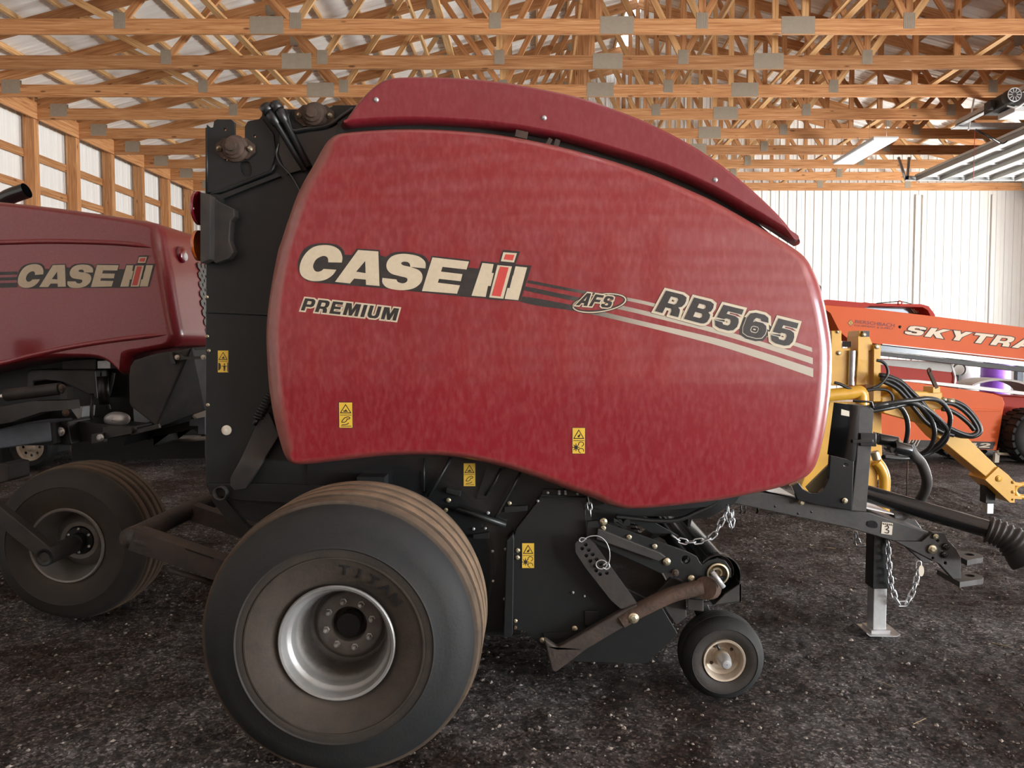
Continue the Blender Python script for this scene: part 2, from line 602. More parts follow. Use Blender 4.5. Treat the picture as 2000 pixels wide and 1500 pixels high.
def pieces(mb):
    n = len(mb.v)
    par = list(range(n))

    def find(i):
        while par[i] != i:
            par[i] = par[par[i]]
            i = par[i]
        return i
    for f in mb.f:
        r = find(f[0])
        for i in f[1:]:
            q = find(i)
            if q != r:
                par[q] = r
    parts = {}
    for k, f in enumerate(mb.f):
        parts.setdefault(find(f[0]), []).append(k)
    out = []
    for ks in parts.values():
        m = MB()
        mp_ = {}
        for k in ks:
            for i in mb.f[k]:
                if i not in mp_:
                    mp_[i] = len(m.v)
                    m.v.append(mb.v[i])
                    m.du.append(mb.du[i])
            m.f.append(tuple(mp_[i] for i in mb.f[k]))
            m.mi.append(mb.mi[k])
            m.sm.append(mb.sm[k])
        out.append(m)
    return out


def obj(name, mb, mats, parent=None, bevel=0.0, bseg=2, autosmooth=None, normals=None):
    """link a collected mesh as ONE object; its points are given in the world (a listed kind: one object per loose piece)"""
    if name in SPLIT and parent is not None:
        ps = pieces(mb)
        if len(ps) > 1:
            o = None
            for m in ps:
                o = obj_one(name, m, mats, parent, bevel, bseg, autosmooth)
            return o
    return obj_one(name, mb, mats, parent, bevel, bseg, autosmooth, normals)


def obj_one(name, mb, mats, parent=None, bevel=0.0, bseg=2, autosmooth=None, normals=None):
    off = root_loc(parent)
    me = bpy.data.meshes.new(name)
    me.from_pydata([(v[0] - off.x, v[1] - off.y, v[2] - off.z) for v in mb.v], [], mb.f)
    if not isinstance(mats, (list, tuple)):
        mats = [mats]
    for m in mats:
        me.materials.append(m)
    me.polygons.foreach_set('material_index', mb.mi)
    me.polygons.foreach_set('use_smooth', mb.sm)
    at = me.attributes.new('dust', 'FLOAT', 'POINT')
    at.data.foreach_set('value', mb.du)
    me.update()
    if normals is None:
        bm = bmesh.new()
        bm.from_mesh(me)
        if len(me.polygons) < 60000:
            bmesh.ops.recalc_face_normals(bm, faces=bm.faces)
        bm.to_mesh(me)
        bm.free()
    else:
        me.normals_split_custom_set_from_vertices(normals)
    if autosmooth:
        me.polygons.foreach_set('use_smooth', [True] * len(me.polygons))
        me.set_sharp_from_angle(angle=math.radians(autosmooth))
    o = bpy.data.objects.new(name, me)
    C.objects.link(o)
    if parent is not None:
        o.parent = parent
    if bevel > 0:
        b = o.modifiers.new('edges', 'BEVEL')
        b.width = bevel
        b.segments = bseg
        b.limit_method = 'ANGLE'
        b.angle_limit = math.radians(50)
    return o


def tag(o, label=None, cat=None, group=None, kind=None):
    if label:
        o['label'] = label
    if cat:
        o['category'] = cat
    if group:
        o['group'] = group
    if kind:
        o['kind'] = kind
    return o


def thing(name, label, cat, loc=(0, 0, 0), group=None):
    o = bpy.data.objects.new(name, None)
    o.empty_display_size = 0.1
    C.objects.link(o)
    o.location = loc
    bpy.context.view_layer.update()
    return tag(o, label, cat, group)


def plabel(o, text):
    o['label'] = text
    return o


def board(name, p0, p1, a, b, mat, parent=None, up=(0, 0, 1)):
    """sawn board with its grain along its own X axis: a across, b along 'up'"""
    p0, p1 = Vector(p0), Vector(p1)
    L = (p1 - p0).length
    x = (p1 - p0).normalized()
    y = Vector(up).cross(x)
    if y.length < 1e-5:
        y = Vector((0, 1, 0)).cross(x)
    y.normalize()
    z = x.cross(y)
    M = Matrix((x, y, z)).transposed().to_4x4()
    M.translation = (p0 + p1) / 2
    mb = MB().box(-L / 2, L / 2, -a / 2, a / 2, -b / 2, b / 2)
    o = obj(name, mb, mat)
    if parent is not None:
        o.parent = parent
        M = Matrix.Translation(-root_loc(parent)) @ M
    o.matrix_basis = M
    return o


def copy_tree(o, parent=None):
    c = o.copy()
    C.objects.link(c)
    if parent is not None:
        c.parent = parent
    for ch in list(o.children):
        copy_tree(ch, c)
    return c


# ---- writing: built-in lettering turned into flat shapes, 1 unit high and 1 unit wide
_glyph_cache = {}


def glyphs(body, offset=0.0, spacing=1.0):
    key = (body, offset, spacing)
    if key in _glyph_cache:
        return _glyph_cache[key]
    cu = bpy.data.curves.new('lettering', 'FONT')
    cu.body = body
    cu.offset = offset
    cu.space_character = spacing
    cu.resolution_u = 4
    o = bpy.data.objects.new('lettering', cu)
    C.objects.link(o)
    dg = bpy.context.evaluated_depsgraph_get()
    me = o.evaluated_get(dg).to_mesh()
    v = [(p.co.x, p.co.y) for p in me.vertices]
    f = [tuple(p.vertices) for p in me.polygons]
    o.evaluated_get(dg).to_mesh_clear()
    bpy.data.objects.remove(o)
    bpy.data.curves.remove(cu)
    _glyph_cache[key] = (v, f)
    return v, f


def lettering(body, quad, offsets, spacing=1.0):
    """quad: bottom-left, bottom-right, top-left, top-right (any 2D frame); returns one (points, faces) per offset"""
    v0, _ = glyphs(body, 0.0, spacing)
    x0, x1 = min(p[0] for p in v0), max(p[0] for p in v0)
    y0, y1 = min(p[1] for p in v0), max(p[1] for p in v0)
    bl, br, tl, tr = quad
    out = []
    for of in offsets:
        v, f = glyphs(body, of, spacing)
        pts = []
        for p in v:
            u = (p[0] - x0) / (x1 - x0)
            w = (p[1] - y0) / (y1 - y0)
            pts.append(((bl[0] * (1 - u) + br[0] * u) * (1 - w) + (tl[0] * (1 - u) + tr[0] * u) * w,
                        (bl[1] * (1 - u) + br[1] * u) * (1 - w) + (tl[1] * (1 - u) + tr[1] * u) * w))
        out.append((pts, f))
    return out


def decal_add(mb, pts, faces, d, surf, lift, mi=0, grid=None, dust=None):
    """lay flat shapes (photo coordinates at distance d) on a surface y = surf(x, z), cut fine enough to follow it"""
    P = [W(p[0], p[1], d) for p in pts]
    bm = bmesh.new()
    bv = [bm.verts.new((p.x, 0, p.z)) for p in P]
    for f in faces:
        try:
            bm.faces.new([bv[i] for i in f])
        except ValueError:
            pass
    if grid:
        xs = [p.x for p in P]
        zs = [p.z for p in P]
        bmesh.ops.triangulate(bm, faces=bm.faces[:])
        for lo, hi, ax in ((min(xs), max(xs), 0), (min(zs), max(zs), 2)):
            k = math.floor(lo / grid) + 1
            while k * grid < hi:
                co = Vector((0, 0, 0))
                co[ax] = k * grid
                no = Vector((0, 0, 0))
                no[ax] = 1
                bmesh.ops.bisect_plane(bm, geom=bm.verts[:] + bm.edges[:] + bm.faces[:], dist=1e-6, plane_co=co, plane_no=no)
                k += 1
    bm.verts.index_update()
    vs_ = [(v.co.x, surf(v.co.x, v.co.z) - lift, v.co.z) for v in bm.verts]
    fs = []
    for f in bm.faces:
        idx = [v.index for v in f.verts]
        a = [vs_[i] for i in idx]
        ar = sum(a[i][0] * a[(i + 1) % len(a)][2] - a[(i + 1) % len(a)][0] * a[i][2] for i in range(len(a)))
        fs.append(tuple(idx) if ar > 0 else tuple(idx[::-1]))
    bm.free()
    mb.add(vs_, fs, mi, False, None if dust is None else [dust(v) for v in vs_])


def polyf(pts, holes=()):
    loops = [list(pts)] + [list(h) for h in holes]
    tri = tessellate_polygon([[Vector((p[0], p[1], 0)) for p in l] for l in loops])
    return [p for l in loops for p in l], [tuple(t) for t in tri]


def ell(cx, cy, rx, ry, n=24, rot=0.0):
    c, s = math.cos(rot), math.sin(rot)
    return [(cx + rx * math.cos(a) * c - ry * math.sin(a) * s, cy + rx * math.cos(a) * s + ry * math.sin(a) * c)
            for a in [2 * PI * k / n for k in range(n)]]


def rect(x0, y0, x1, y1):
    return [(x0, y0), (x1, y0), (x1, y1), (x0, y1)]


def resample(pts, step, closed=True):
    P = [Vector((p[0], p[1])) for p in pts]
    if closed:
        P.append(P[0])
    out = []
    acc = 0.0
    for a, b in zip(P[:-1], P[1:]):
        L = (b - a).length
        t = acc
        while t < L:
            out.append(a.lerp(b, t / L))
            t += step
        acc = t - L
    return [(p.x, p.y) for p in out]


# ---- heavy block capitals drawn stroke by stroke: width, outline, holes
BLOCK = {
    'P': (1, [(0, 0), (0, 1), (.75, 1), (.95, .9), (1, .72), (1, .6), (.95, .42), (.75, .33), (.32, .33), (.32, 0)], [[(.32, .53), (.32, .8), (.6, .8), (.68, .75), (.68, .58), (.6, .53)]]),
    'R': (1.02, [(0, 0), (0, 1), (.75, 1), (.95, .92), (1, .75), (1, .62), (.94, .47), (.82, .41), (.93, .33), (.97, .2), (1, 0), (.64, 0), (.63, .18), (.58, .28), (.32, .28), (.32, 0)],
          [[(.32, .49), (.32, .8), (.6, .8), (.67, .74), (.67, .56), (.6, .49)]]),
    'E': (.95, [(0, 0), (0, 1), (.95, 1), (.95, .78), (.32, .78), (.32, .61), (.88, .61), (.88, .40), (.32, .40), (.32, .22), (1, .22), (1, 0)], []),
    'M': (1.3, [(0, 0), (0, 1), (.36, 1), (.5, .48), (.64, 1), (1, 1), (1, 0), (.76, 0), (.76, .60), (.6, 0), (.4, 0), (.24, .60), (.24, 0)], []),
    'I': (.33, [(0, 0), (0, 1), (1, 1), (1, 0)], []),
    'U': (1, [(0, .3), (0, 1), (.32, 1), (.32, .32), (.4, .2), (.6, .2), (.68, .32), (.68, 1), (1, 1), (1, .3), (.93, .1), (.75, 0), (.25, 0), (.07, .1)], []),
    'B': (1, [(0, 0), (0, 1), (.75, 1), (.93, .92), (.97, .75), (.94, .6), (.85, .53), (.97, .45), (1, .3), (.97, .12), (.88, .03), (.75, 0)],
          [[(.32, .2), (.32, .41), (.6, .41), (.67, .35), (.67, .26), (.6, .2)], [(.32, .61), (.32, .8), (.58, .8), (.65, .75), (.65, .66), (.58, .61)]]),
    '5': (1, [(.08, 1), (1, 1), (1, .78), (.38, .78), (.36, .66), (.75, .66), (.93, .59), (1, .43), (1, .24), (.9, .07), (.7, 0), (.3, 0), (.1, .07), (0, .28), (.33, .28), (.4, .2), (.6, .2),
              (.67, .27), (.67, .40), (.6, .47), (.42, .47), (.35, .42), (.03, .42)], []),
    '6': (1, [(0, .3), (0, .7), (.08, .92), (.3, 1), (.7, 1), (.9, .92), (.98, .72), (.65, .72), (.6, .8), (.4, .8), (.33, .7), (.33, .6), (.42, .66), (.75, .66), (.93, .58), (1, .42),
              (1, .25), (.92, .07), (.7, 0), (.3, 0), (.08, .08)], [[(.33, .26), (.33, .4), (.4, .46), (.6, .46), (.67, .4), (.67, .26), (.6, .19), (.4, .19)]]),
    'A': (1.1, [(0, 0), (.32, 1), (.7, 1), (1, 0), (.68, 0), (.62, .2), (.38, .2), (.32, 0)], [[(.42, .4), (.58, .4), (.5, .74)]]),
    'F': (.92, [(0, 0), (0, 1), (1, 1), (1, .78), (.34, .78), (.34, .6), (.9, .6), (.9, .38), (.34, .38), (.34, 0)], []),
    'S': (1, [(0, .3), (.05, .1), (.25, 0), (.75, 0), (.95, .08), (1, .27), (.95, .5), (.75, .58), (.42, .62), (.35, .7), (.42, .8), (.58, .8), (.65, .71), (.97, .71), (.93, .92), (.75, 1),
              (.25, 1), (.06, .92), (.02, .7), (.07, .5), (.28, .42), (.6, .37), (.66, .28), (.6, .2), (.4, .2), (.33, .3)], []),
    'K': (1.05, [(0, 0), (0, 1), (.32, 1), (.32, .62), (.62, 1), (1, 1), (.6, .55), (1, 0), (.62, 0), (.32, .42), (.32, 0)], []),
    'Y': (1.05, [(.34, 0), (.34, .4), (0, 1), (.36, 1), (.5, .68), (.64, 1), (1, 1), (.66, .4), (.66, 0)], []),
    'T': (1, [(.34, 0), (.34, .77), (0, .77), (0, 1), (1, 1), (1, .77), (.66, .77), (.66, 0)], []),
    '4': (1, [(.55, 0), (.55, .2), (0, .2), (0, .42), (.5, 1), (.85, 1), (.85, .4), (1, .4), (1, .2), (.85, .2), (.85, 0)], [[(.3, .4), (.55, .4), (.55, .72)]]),
    '2': (1, [(0, 0), (0, .2), (.6, .55), (.66, .68), (.6, .8), (.4, .8), (.33, .66), (0, .66), (.07, .9), (.3, 1), (.7, 1), (.93, .9), (1, .68), (.93, .5), (.5, .22), (1, .22), (1, 0)], []),
    '1': (.55, [(0, .66), (0, .84), (.45, 1), (1, 1), (1, 0), (.4, 0), (.4, .72)], []),
    '0': (1, [(0, .25), (0, .75), (.08, .92), (.25, 1), (.75, 1), (.92, .92), (1, .75), (1, .25), (.92, .08), (.75, 0), (.25, 0), (.08, .08)], [[(.33, .3), (.33, .7), (.4, .8), (.6, .8), (.67, .7), (.67, .3), (.6, .2), (.4, .2)]]),
}


def grow(pts, d):
    """outline moved outwards by d (inwards when negative)"""
    n = len(pts)
    ar = sum(pts[i][0] * pts[(i + 1) % n][1] - pts[(i + 1) % n][0] * pts[i][1] for i in range(n))
    s = 1 if ar > 0 else -1
    out = []
    for i in range(n):
        a, b, c = Vector(pts[i - 1]), Vector(pts[i]), Vector(pts[(i + 1) % n])
        e1, e2 = (b - a).normalized(), (c - b).normalized()
        n1, n2 = Vector((e1.y, -e1.x)) * s, Vector((e2.y, -e2.x)) * s
        m = n1 + n2
        if m.length < 1e-4:
            m = n1
        m.normalize()
        k = max(0.45, m.dot(n1))
        q = b + m * (d / k)
        out.append((q.x, q.y))
    return out


def block_word(body, quad, grows, aspect, gap=0.12):
    """block capitals fitted into a quad; aspect = letter width over height; one (points, faces) per outline growth"""
    bl, br, tl, tr = quad
    wid = sum(BLOCK[c][0] for c in body) * aspect + gap * (len(body) - 1)
    out = []
    for g in grows:
        P, Fc = [], []
        x = 0.0
        for c in body:
            w, o, hs = BLOCK[c]
            w *= aspect
            loops = [[(p[0] * w, p[1]) for p in o]] + [[(p[0] * w, p[1]) for p in h] for h in hs]
            loops = [grow(loops[0], g)] + [q for q in (grow(h, -g) for h in loops[1:])]
            keep = [loops[0]]
            for h0, h in zip(hs, loops[1:]):
                xs = [p[0] for p in h]
                ys = [p[1] for p in h]
                x0s = [p[0] * w for p in h0]
                y0s = [p[1] for p in h0]
                if (max(x0s) - min(x0s)) > 2.3 * g and (max(y0s) - min(y0s)) > 2.3 * g:
                    keep.append(h)
            pts, fc = polyf(keep[0], keep[1:])
            n0 = len(P)
            for p in pts:
                u, v = (p[0] + x) / wid, p[1]
                P.append(((bl[0] * (1 - u) + br[0] * u) * (1 - v) + (tl[0] * (1 - u) + tr[0] * u) * v,
                          (bl[1] * (1 - u) + br[1] * u) * (1 - v) + (tl[1] * (1 - u) + tr[1] * u) * v))
            Fc += [tuple(i + n0 for i in f) for f in fc]
            x += w + gap
        out.append((P, Fc))
    return out

# ================================================================== THE SETTING
ZC = H + 3.985                 # underside of the truss bottom chords
XL, XR = -8.8, 13.1            # inner face of the wall posts, door wall
XM = 2.15                      # ridge
YB = 20.4                      # back wall
YF = -9.2                      # wall behind the camera
SL = 0.26                      # roof pitch
ZE = ZC + 0.33                 # top of the top chord at the eave
TD = [10.06 + 1.24 * k for k in range(9)]


def roof_z(x):
    return ZE + SL * (x - XL) if x <= XM else ZE + SL * (2 * XM - XL - x)


# floor
def axis_steps(lo, a, b, hi, fine, grow):
    out = [a + fine * i for i in range(int((b - a) / fine) + 1)]
    s, v = fine, a
    while v > lo:
        s *= grow
        v -= s
        out.insert(0, max(v, lo))
    s, v = fine, out[-1]
    while v < hi:
        s *= grow
        v += s
        out.append(min(v, hi))
    return out


def floor_h(x, y):
    z = 0.5 * noise.noise(Vector((x * 0.9, y * 0.9, 0))) + 0.5 * noise.noise(Vector((x * 2.7, y * 2.7, 3)))
    lump = max(0.0, noise.noise(Vector((x * 0.6, y * 0.6, 21))) + 0.35)
    z += 0.5 * noise.noise(Vector((x * 6, y * 6, 7))) + lump * 1.9 * abs(noise.noise(Vector((x * 12, y * 12, 1)))) + 0.35 * noise.noise(Vector((x * 23, y * 23, 4)))
    m = max(0.0, min(1.0, noise.noise(Vector((x * 0.35, y * 0.9, 11))) * 2.2 + 0.35))
    z += m * 0.55 * math.sin(y * 62 + 3 * noise.noise(Vector((x * 0.8, y * 0.8, 5))))
    return -0.019 + 0.0135 * z


gx = axis_steps(-9.3, -4.2, 4.6, 34, 0.026, 1.16)
gy = axis_steps(-9.4, 2.2, 7.0, 24, 0.026, 1.12)
mb = MB()
nv = len(gx)
mb.v = [(x, y, floor_h(x, y) if -9 < x < 13 else -0.012) for y in gy for x in gx]
mb.du = [0.0] * len(mb.v)
for j in range(len(gy) - 1):
    for i in range(nv - 1):
        mb.f.append((j * nv + i, j * nv + i + 1, (j + 1) * nv + i + 1, (j + 1) * nv + i))
mb.mi = [0] * len(mb.f)
mb.sm = [True] * len(mb.f)
tag(obj('floor', mb, FLOOR), kind='structure')

# loose stones and bits of straw lying on it
mb = MB()
OCT = [(1, 0, 0), (-1, 0, 0), (0, 1, 0), (0, -1, 0), (0, 0, 1), (0, 0, -1)]
OCF = [(0, 2, 4), (2, 1, 4), (1, 3, 4), (3, 0, 4), (2, 0, 5), (1, 2, 5), (3, 1, 5), (0, 3, 5)]
for i in range(13000):
    y = 2.0 + 9.0 * random.random() ** 1.7
    x = (random.random() * 1.42 - 0.74) * y
    r = 0.0035 + 0.008 * random.random() ** 3.0
    z = floor_h(x, y) + r * 0.25
    an = random.random() * 6.28
    ca, sa = math.cos(an), math.sin(an)
    vs_ = []
    for p in OCT:
        k = r * (0.7 + 0.7 * random.random())
        a, b_, c_ = p[0] * k * 1.25, p[1] * k, p[2] * k * 0.7
        vs_.append((x + a * ca - b_ * sa, y + a * sa + b_ * ca, z + c_))
    tone = random.random() ** 1.3
    mb.add(vs_, OCF, 0, False, [tone] * 6)
tag(obj('gravel', mb, STONE), 'loose dark and pale grey stones strewn over the dirt floor', 'gravel', kind='stuff')
mb = MB()
for i in range(60):
    y = 2.2 + 6.0 * random.random() ** 1.5
    x = (random.random() * 1.4 - 0.72) * y
    an, L = random.random() * 3.14, 0.015 + 0.045 * random.random() ** 2
    z = floor_h(x, y) + 0.003
    dx, dy = math.cos(an) * L, math.sin(an) * L
    mb.obox((x - dx, y - dy, z), (x + dx, y + dy, z + 0.004), 0.002, 0.002)
tag(obj('straw', mb, STRAW), 'short bits of dry straw scattered over the dirt floor', 'straw', kind='stuff')


# ribbed steel sheet: runs along 'u', ribs along 'w', stands out towards 'n'
def ribbed(mb, o, u, w, n, length, width_at, pitch=0.2286, rib=0.019, start=0.0):
    o, u, w, n = Vector(o), Vector(u), Vector(w), Vector(n)
    prof = []
    s = start
    while s < length:
        for ds, h in ((0.0, 0.0), (0.088, 0.0), (0.094, 0.004), (0.108, 0.004), (0.114, 0.0), (0.183, 0.0), (0.195, rib), (0.216, rib), (0.228, 0.0)):
            if s + ds <= length:
                prof.append((s + ds, h))
        s += pitch
    prof.append((length, 0.0))
    v, f = [], []
    for s, h in prof:
        a, b = width_at(s)
        v += [o + u * s + w * a + n * h, o + u * s + w * b + n * h]
    for i in range(len(prof) - 1):
        f.append((2 * i, 2 * i + 1, 2 * i + 3, 2 * i + 2))
    mb.add(v, f)


mb = MB()
ribbed(mb, (-9.06, YF, 0), (0, 1, 0), (0, 0, 1), (1, 0, 0), YB - YF, lambda s: (0, ZE + 0.1))
tag(obj('wall_left', mb, WHITE), kind='structure')
mb = MB()
ribbed(mb, (-9.06, YB, 0), (1, 0, 0), (0, 0, 1), (0, -1, 0), 22.3, lambda s: (0, roof_z(-9.06 + s) + 0.12))
tag(obj('wall_back', mb, WHITE), kind='structure')
mb = MB()
ribbed(mb, (-9.06, YF, 0), (1, 0, 0), (0, 0, 1), (0, 1, 0), 22.3, lambda s: (0, roof_z(-9.06 + s) + 0.12))
wf = tag(obj('wall_front', mb, WHITE), kind='structure')
mb = MB()
XW = 13.2
for y0, y1, z0 in ((YF, -8.0, 0), (-8.0, 0.6, 4.65), (0.6, 9.2, 0), (9.2, 17.4, 4.65), (17.4, YB, 0)):
    ribbed(mb, (XW, y0, 0), (0, 1, 0), (0, 0, 1), (-1, 0, 0), y1 - y0, lambda s, z0=z0: (z0, ZE + 0.1))
tag(obj('wall_right', mb, WHITE), kind='structure')

# posts and girts of the wall behind the camera, part of that wall, seen mirrored in the paint
for i in range(10):
    x = -8.2 + i * 1.24 * 1.02
    board('post', (x, YF + 0.13, 0), (x, YF + 0.13, ZE), 0.24, 0.19, PINE, wf, up=(0, 1, 0))
for i in range(9):
    z = 0.35 + 0.6 * i
    board('girt', (-9, YF + 0.045, z), (12, YF + 0.045, z), 0.04, 0.17, PINE, wf)

# roof sheets, ribs running up the slope
mb = MB()
for side in (-1, 1):
    ex = XL - 0.35 if side < 0 else 2 * XM - XL + 0.35
    run = XM - (XL - 0.35) - 0.16
    lenv = math.hypot(run, run * SL)
    wv = Vector((-side * run, 0, run * SL)) / lenv
    nrm = Vector((-side * -SL, 0, -1)).normalized()
    nrm = Vector((side * -SL * -1, 0, -1)).normalized() if False else Vector((-side * SL, 0, -1)).normalized()
    ribbed(mb, (ex, YF, ZE + 0.115 - SL * 0.35), (0, 1, 0), wv, nrm, YB - YF, lambda s: (0, lenv))
ceil_ = tag(obj('ceiling', mb, pmat('roof_steel', (0.92, 0.91, 0.89), 0.45, col2=(0.88, 0.87, 0.85), var=0.3, vscale=0.6)), kind='structure')
# clear ridge cap letting daylight in
mb = MB()
zr = roof_z(XM) + 0.17
mb.add([(XM - 0.3, YF, zr - 0.07), (XM, YF, zr), (XM + 0.3, YF, zr - 0.07), (XM - 0.3, YB, zr - 0.07), (XM, YB, zr), (XM + 0.3, YB, zr - 0.07)],
       [(0, 1, 4, 3), (1, 2, 5, 4)])
sky = bpy.data.materials.new('daylit_ridge_cap')
sky.use_nodes = True
sb = sky.node_tree.nodes['Principled BSDF']
sb.inputs['Base Color'].default_value = (0.8, 0.85, 0.9, 1)
sb.inputs['Emission Color'].default_value = (0.85, 0.93, 1.0, 1)
sb.inputs['Emission Strength'].default_value = 2.2
tag(obj('window_1', mb, sky), kind='structure')

# trim boards of the back wall
mb = MB()
for x in (10.05, 12.05):
    mb.box(x - 0.035, x + 0.035, YB - 0.06, YB - 0.02, 0, ZC - 0.05)
mb.box(10.2, 10.24, YB - 0.05, YB - 0.02, 0, ZC - 0.05)
tag(obj('trim_1', mb, WHITE), kind='structure')

ORD_ = ['first', 'second', 'third', 'fourth', 'fifth', 'sixth', 'seventh', 'eighth', 'ninth', 'tenth', 'eleventh', 'twelfth',
        'thirteenth', 'fourteenth', 'fifteenth', 'sixteenth', 'seventeenth', 'eighteenth', 'nineteenth', 'twentieth']


# ---- roof trusses
def make_truss(d):
    t = thing('roof_truss', 'timber roof truss', 'roof truss', (XM, d, ZC), 'timber roof trusses')
    hb = 0.19
    T = 0.04
    board('bottom_chord', (XL + 0.02, d, ZC + hb / 2), (2 * XM - XL, d, ZC + hb / 2), T, hb, PINE, t)
    n = Vector((-SL, 0, 1)).normalized()
    for sg in (-1, 1):
        a = Vector((XM + sg * (XL - 0.2 - XM) * -1 if sg > 0 else XL - 0.2, d, 0))
        a.z = roof_z(XL) - SL * 0.2 - 0.097
        b = Vector((XM, d, roof_z(XM) - 0.097))
        board('top_chord', a, b, T * 0.98, hb, PINE, t)
    Bn = [-7.45, -5.2, -2.65, 0, 2.65, 5.2, 7.45]
    Tn = [-8.7, -6.35, -3.95, -1.32, 1.32, 3.95, 6.35, 8.7]

    def bp(u):
        return Vector((XM + u, d, ZC + 0.13))

    def tp(u):
        return Vector((XM + u, d, roof_z(XM + u) - 0.14))
    web = []
    for i, u in enumerate(Bn):
        web += [(bp(u), tp(Tn[i])), (bp(u), tp(Tn[i + 1]))]
    web += [(bp(0), tp(0)), (bp(1.32), tp(1.32)), (bp(-1.32), tp(-1.32)), (bp(2.65), tp(2.65)), (bp(-2.65), tp(-2.65)),
            (bp(3.95), tp(3.95))]
    for i, (a, b) in enumerate(web):
        dv = (b - a).normalized()
        board('web', a + dv * 0.03, b - dv * 0.03, T * 0.9, 0.088, PINE if i % 3 else PINEL, t, up=(dv.z, 0, -dv.x))
    yf = d - T / 2 - 0.0015

    def gp(x, z, w, h, rot=0.0):
        mb = MB()
        for yy in (yf, d + T / 2 + 0.0015):
            mb.box(x - w / 2, x + w / 2, yy - 0.0012, yy + 0.0012, z - h / 2, z + h / 2)
        if w < 0.3:
            for k in range(7):
                zz = x - w / 2 + w * (k + 0.5) / 7
                mb.box(zz - 0.005, zz + 0.005, yf - 0.0035, yf - 0.001, z - h / 2, z + h / 2)
        obj('connector_plate', mb, PLATE, t)
    for x in (-3.42, 1.06, 3.38):
        gp(x, ZC + 0.11, 0.43, 0.22)
    for u in Bn:
        gp(XM + u, ZC + 0.165, 0.15, 0.2)
    for u in (-6.35, -3.95, -1.32, 1.32, 3.95, 6.35):
        gp(XM + u, roof_z(XM + u) - 0.17, 0.16, 0.16)
    gp(XL + 0.42, ZC + 0.16, 0.3, 0.22)
    gp(2 * XM - XL - 0.42, ZC + 0.16, 0.3, 0.22)
    return t


tr0 = make_truss(TD[0])
tl = ['timber roof truss across the very top of the picture, lowest chord above the baler'] + \
     ['timber roof truss, %s one back from the topmost chord' % ORD_[k] for k in range(7)] + \
     ['last timber roof truss, right against the white back wall']
for k, d in enumerate(TD):
    t = tr0 if k == 0 else copy_tree(tr0)
    t.location = (XM, d, ZC)
    t['label'] = tl[k]

# the run of trusses over and behind the camera, part of the roof: the paint mirrors them
for k in range(14):
    d = TD[0] - 1.24 * (k + 1)
    mb = MB()
    mb.box(XL + 0.08, 2 * XM - XL - 0.08, d - 0.02, d + 0.02, ZC, ZC + 0.19)
    for sg in (-1, 1):
        ex = XM + sg * (XM - XL - 0.1)
        mb.obox((ex, d, roof_z(XL + 0.1) - 0.1), (XM, d, roof_z(XM) - 0.1), 0.04, 0.19)
        for u in (0.0, 2.65, 5.2, 7.45):
            for v in (1.32, -1.32):
                x0, x1 = XM + sg * u, XM + sg * abs(u + v)
                mb.obox((x0, d, ZC + 0.15), (x1, d, roof_z(x1) - 0.15), 0.036, 0.088, up=(1, 0, 0))
    obj('truss', mb, PINE, ceil_)

# ---- purlins under the roof sheets
for i in range(18):
    x = XL + 0.1 + i * 0.625
    z = roof_z(x) + 0.05
    o = board('roof_purlin', (x, 3.0, z), (x, YB - 0.03, z), 0.04, 0.09, PINEL, up=(-SL, 0, 1))
    tag(o, 'pine roof purlin on the post wall side slope, %s up from its eave' % ORD_[i], 'purlin', 'roof purlins')
for i in range(17):
    x = 2 * XM - XL - 0.1 - i * 0.625
    z = roof_z(x) + 0.05
    o = board('roof_purlin', (x, 3.0, z), (x, YB - 0.03, z), 0.04, 0.09, PINEL, up=(SL, 0, 1))
    tag(o, 'pine roof purlin on the overhead door side slope, %s up from its eave' % ORD_[i], 'purlin', 'roof purlins')

# ---- long braces tying the trusses together
zb = ZC + 0.19 + 0.021
for x, z, a, lab in ((4.0, zb, 0.09, 'pale pine brace lying on the truss chords midway to the lamp'),
                     (3.86, zb + 0.04, 0.06, 'pale pine brace doubled beside the midway one on the chords'),
                     (6.4, zb, 0.09, 'pale pine brace lying on the chords just before the hanging lamp'),
                     (-4.28, zb, 0.09, 'pale pine brace on the chords over the tailgate, post wall side'),
                     (-4.0, zb, 0.09, 'pale pine brace on the chords over the tailgate, ridge side'),
                     (-1.2, zb, 0.09, 'pale pine brace on the chords above the upper red shield')):
    o = board('truss_brace', (x, 8.9, z), (x, YB - 0.05, z), a, 0.04, PINEL)
    tag(o, lab, 'brace', 'braces along the truss chords')
for x, z, lab in ((3.0, ZC + 1.25, 'lower pine brace nailed to the webs past the ridge'),
                  (3.25, ZC + 1.75, 'upper pine brace nailed to the webs past the ridge'),
                  (5.45, ZC + 1.0, 'pine brace on the webs on the door side of the ridge'),
                  (0.75, ZC + 1.5, 'pine brace on the webs just before the ridge'),
                  (-1.9, ZC + 1.2, 'pine brace on the webs between ridge and post wall')):
    o = board('web_brace', (x, 8.9, z), (x, YB - 0.05, z), 0.04, 0.09, PINEL)
    tag(o, lab, 'brace', 'braces along the truss webs')

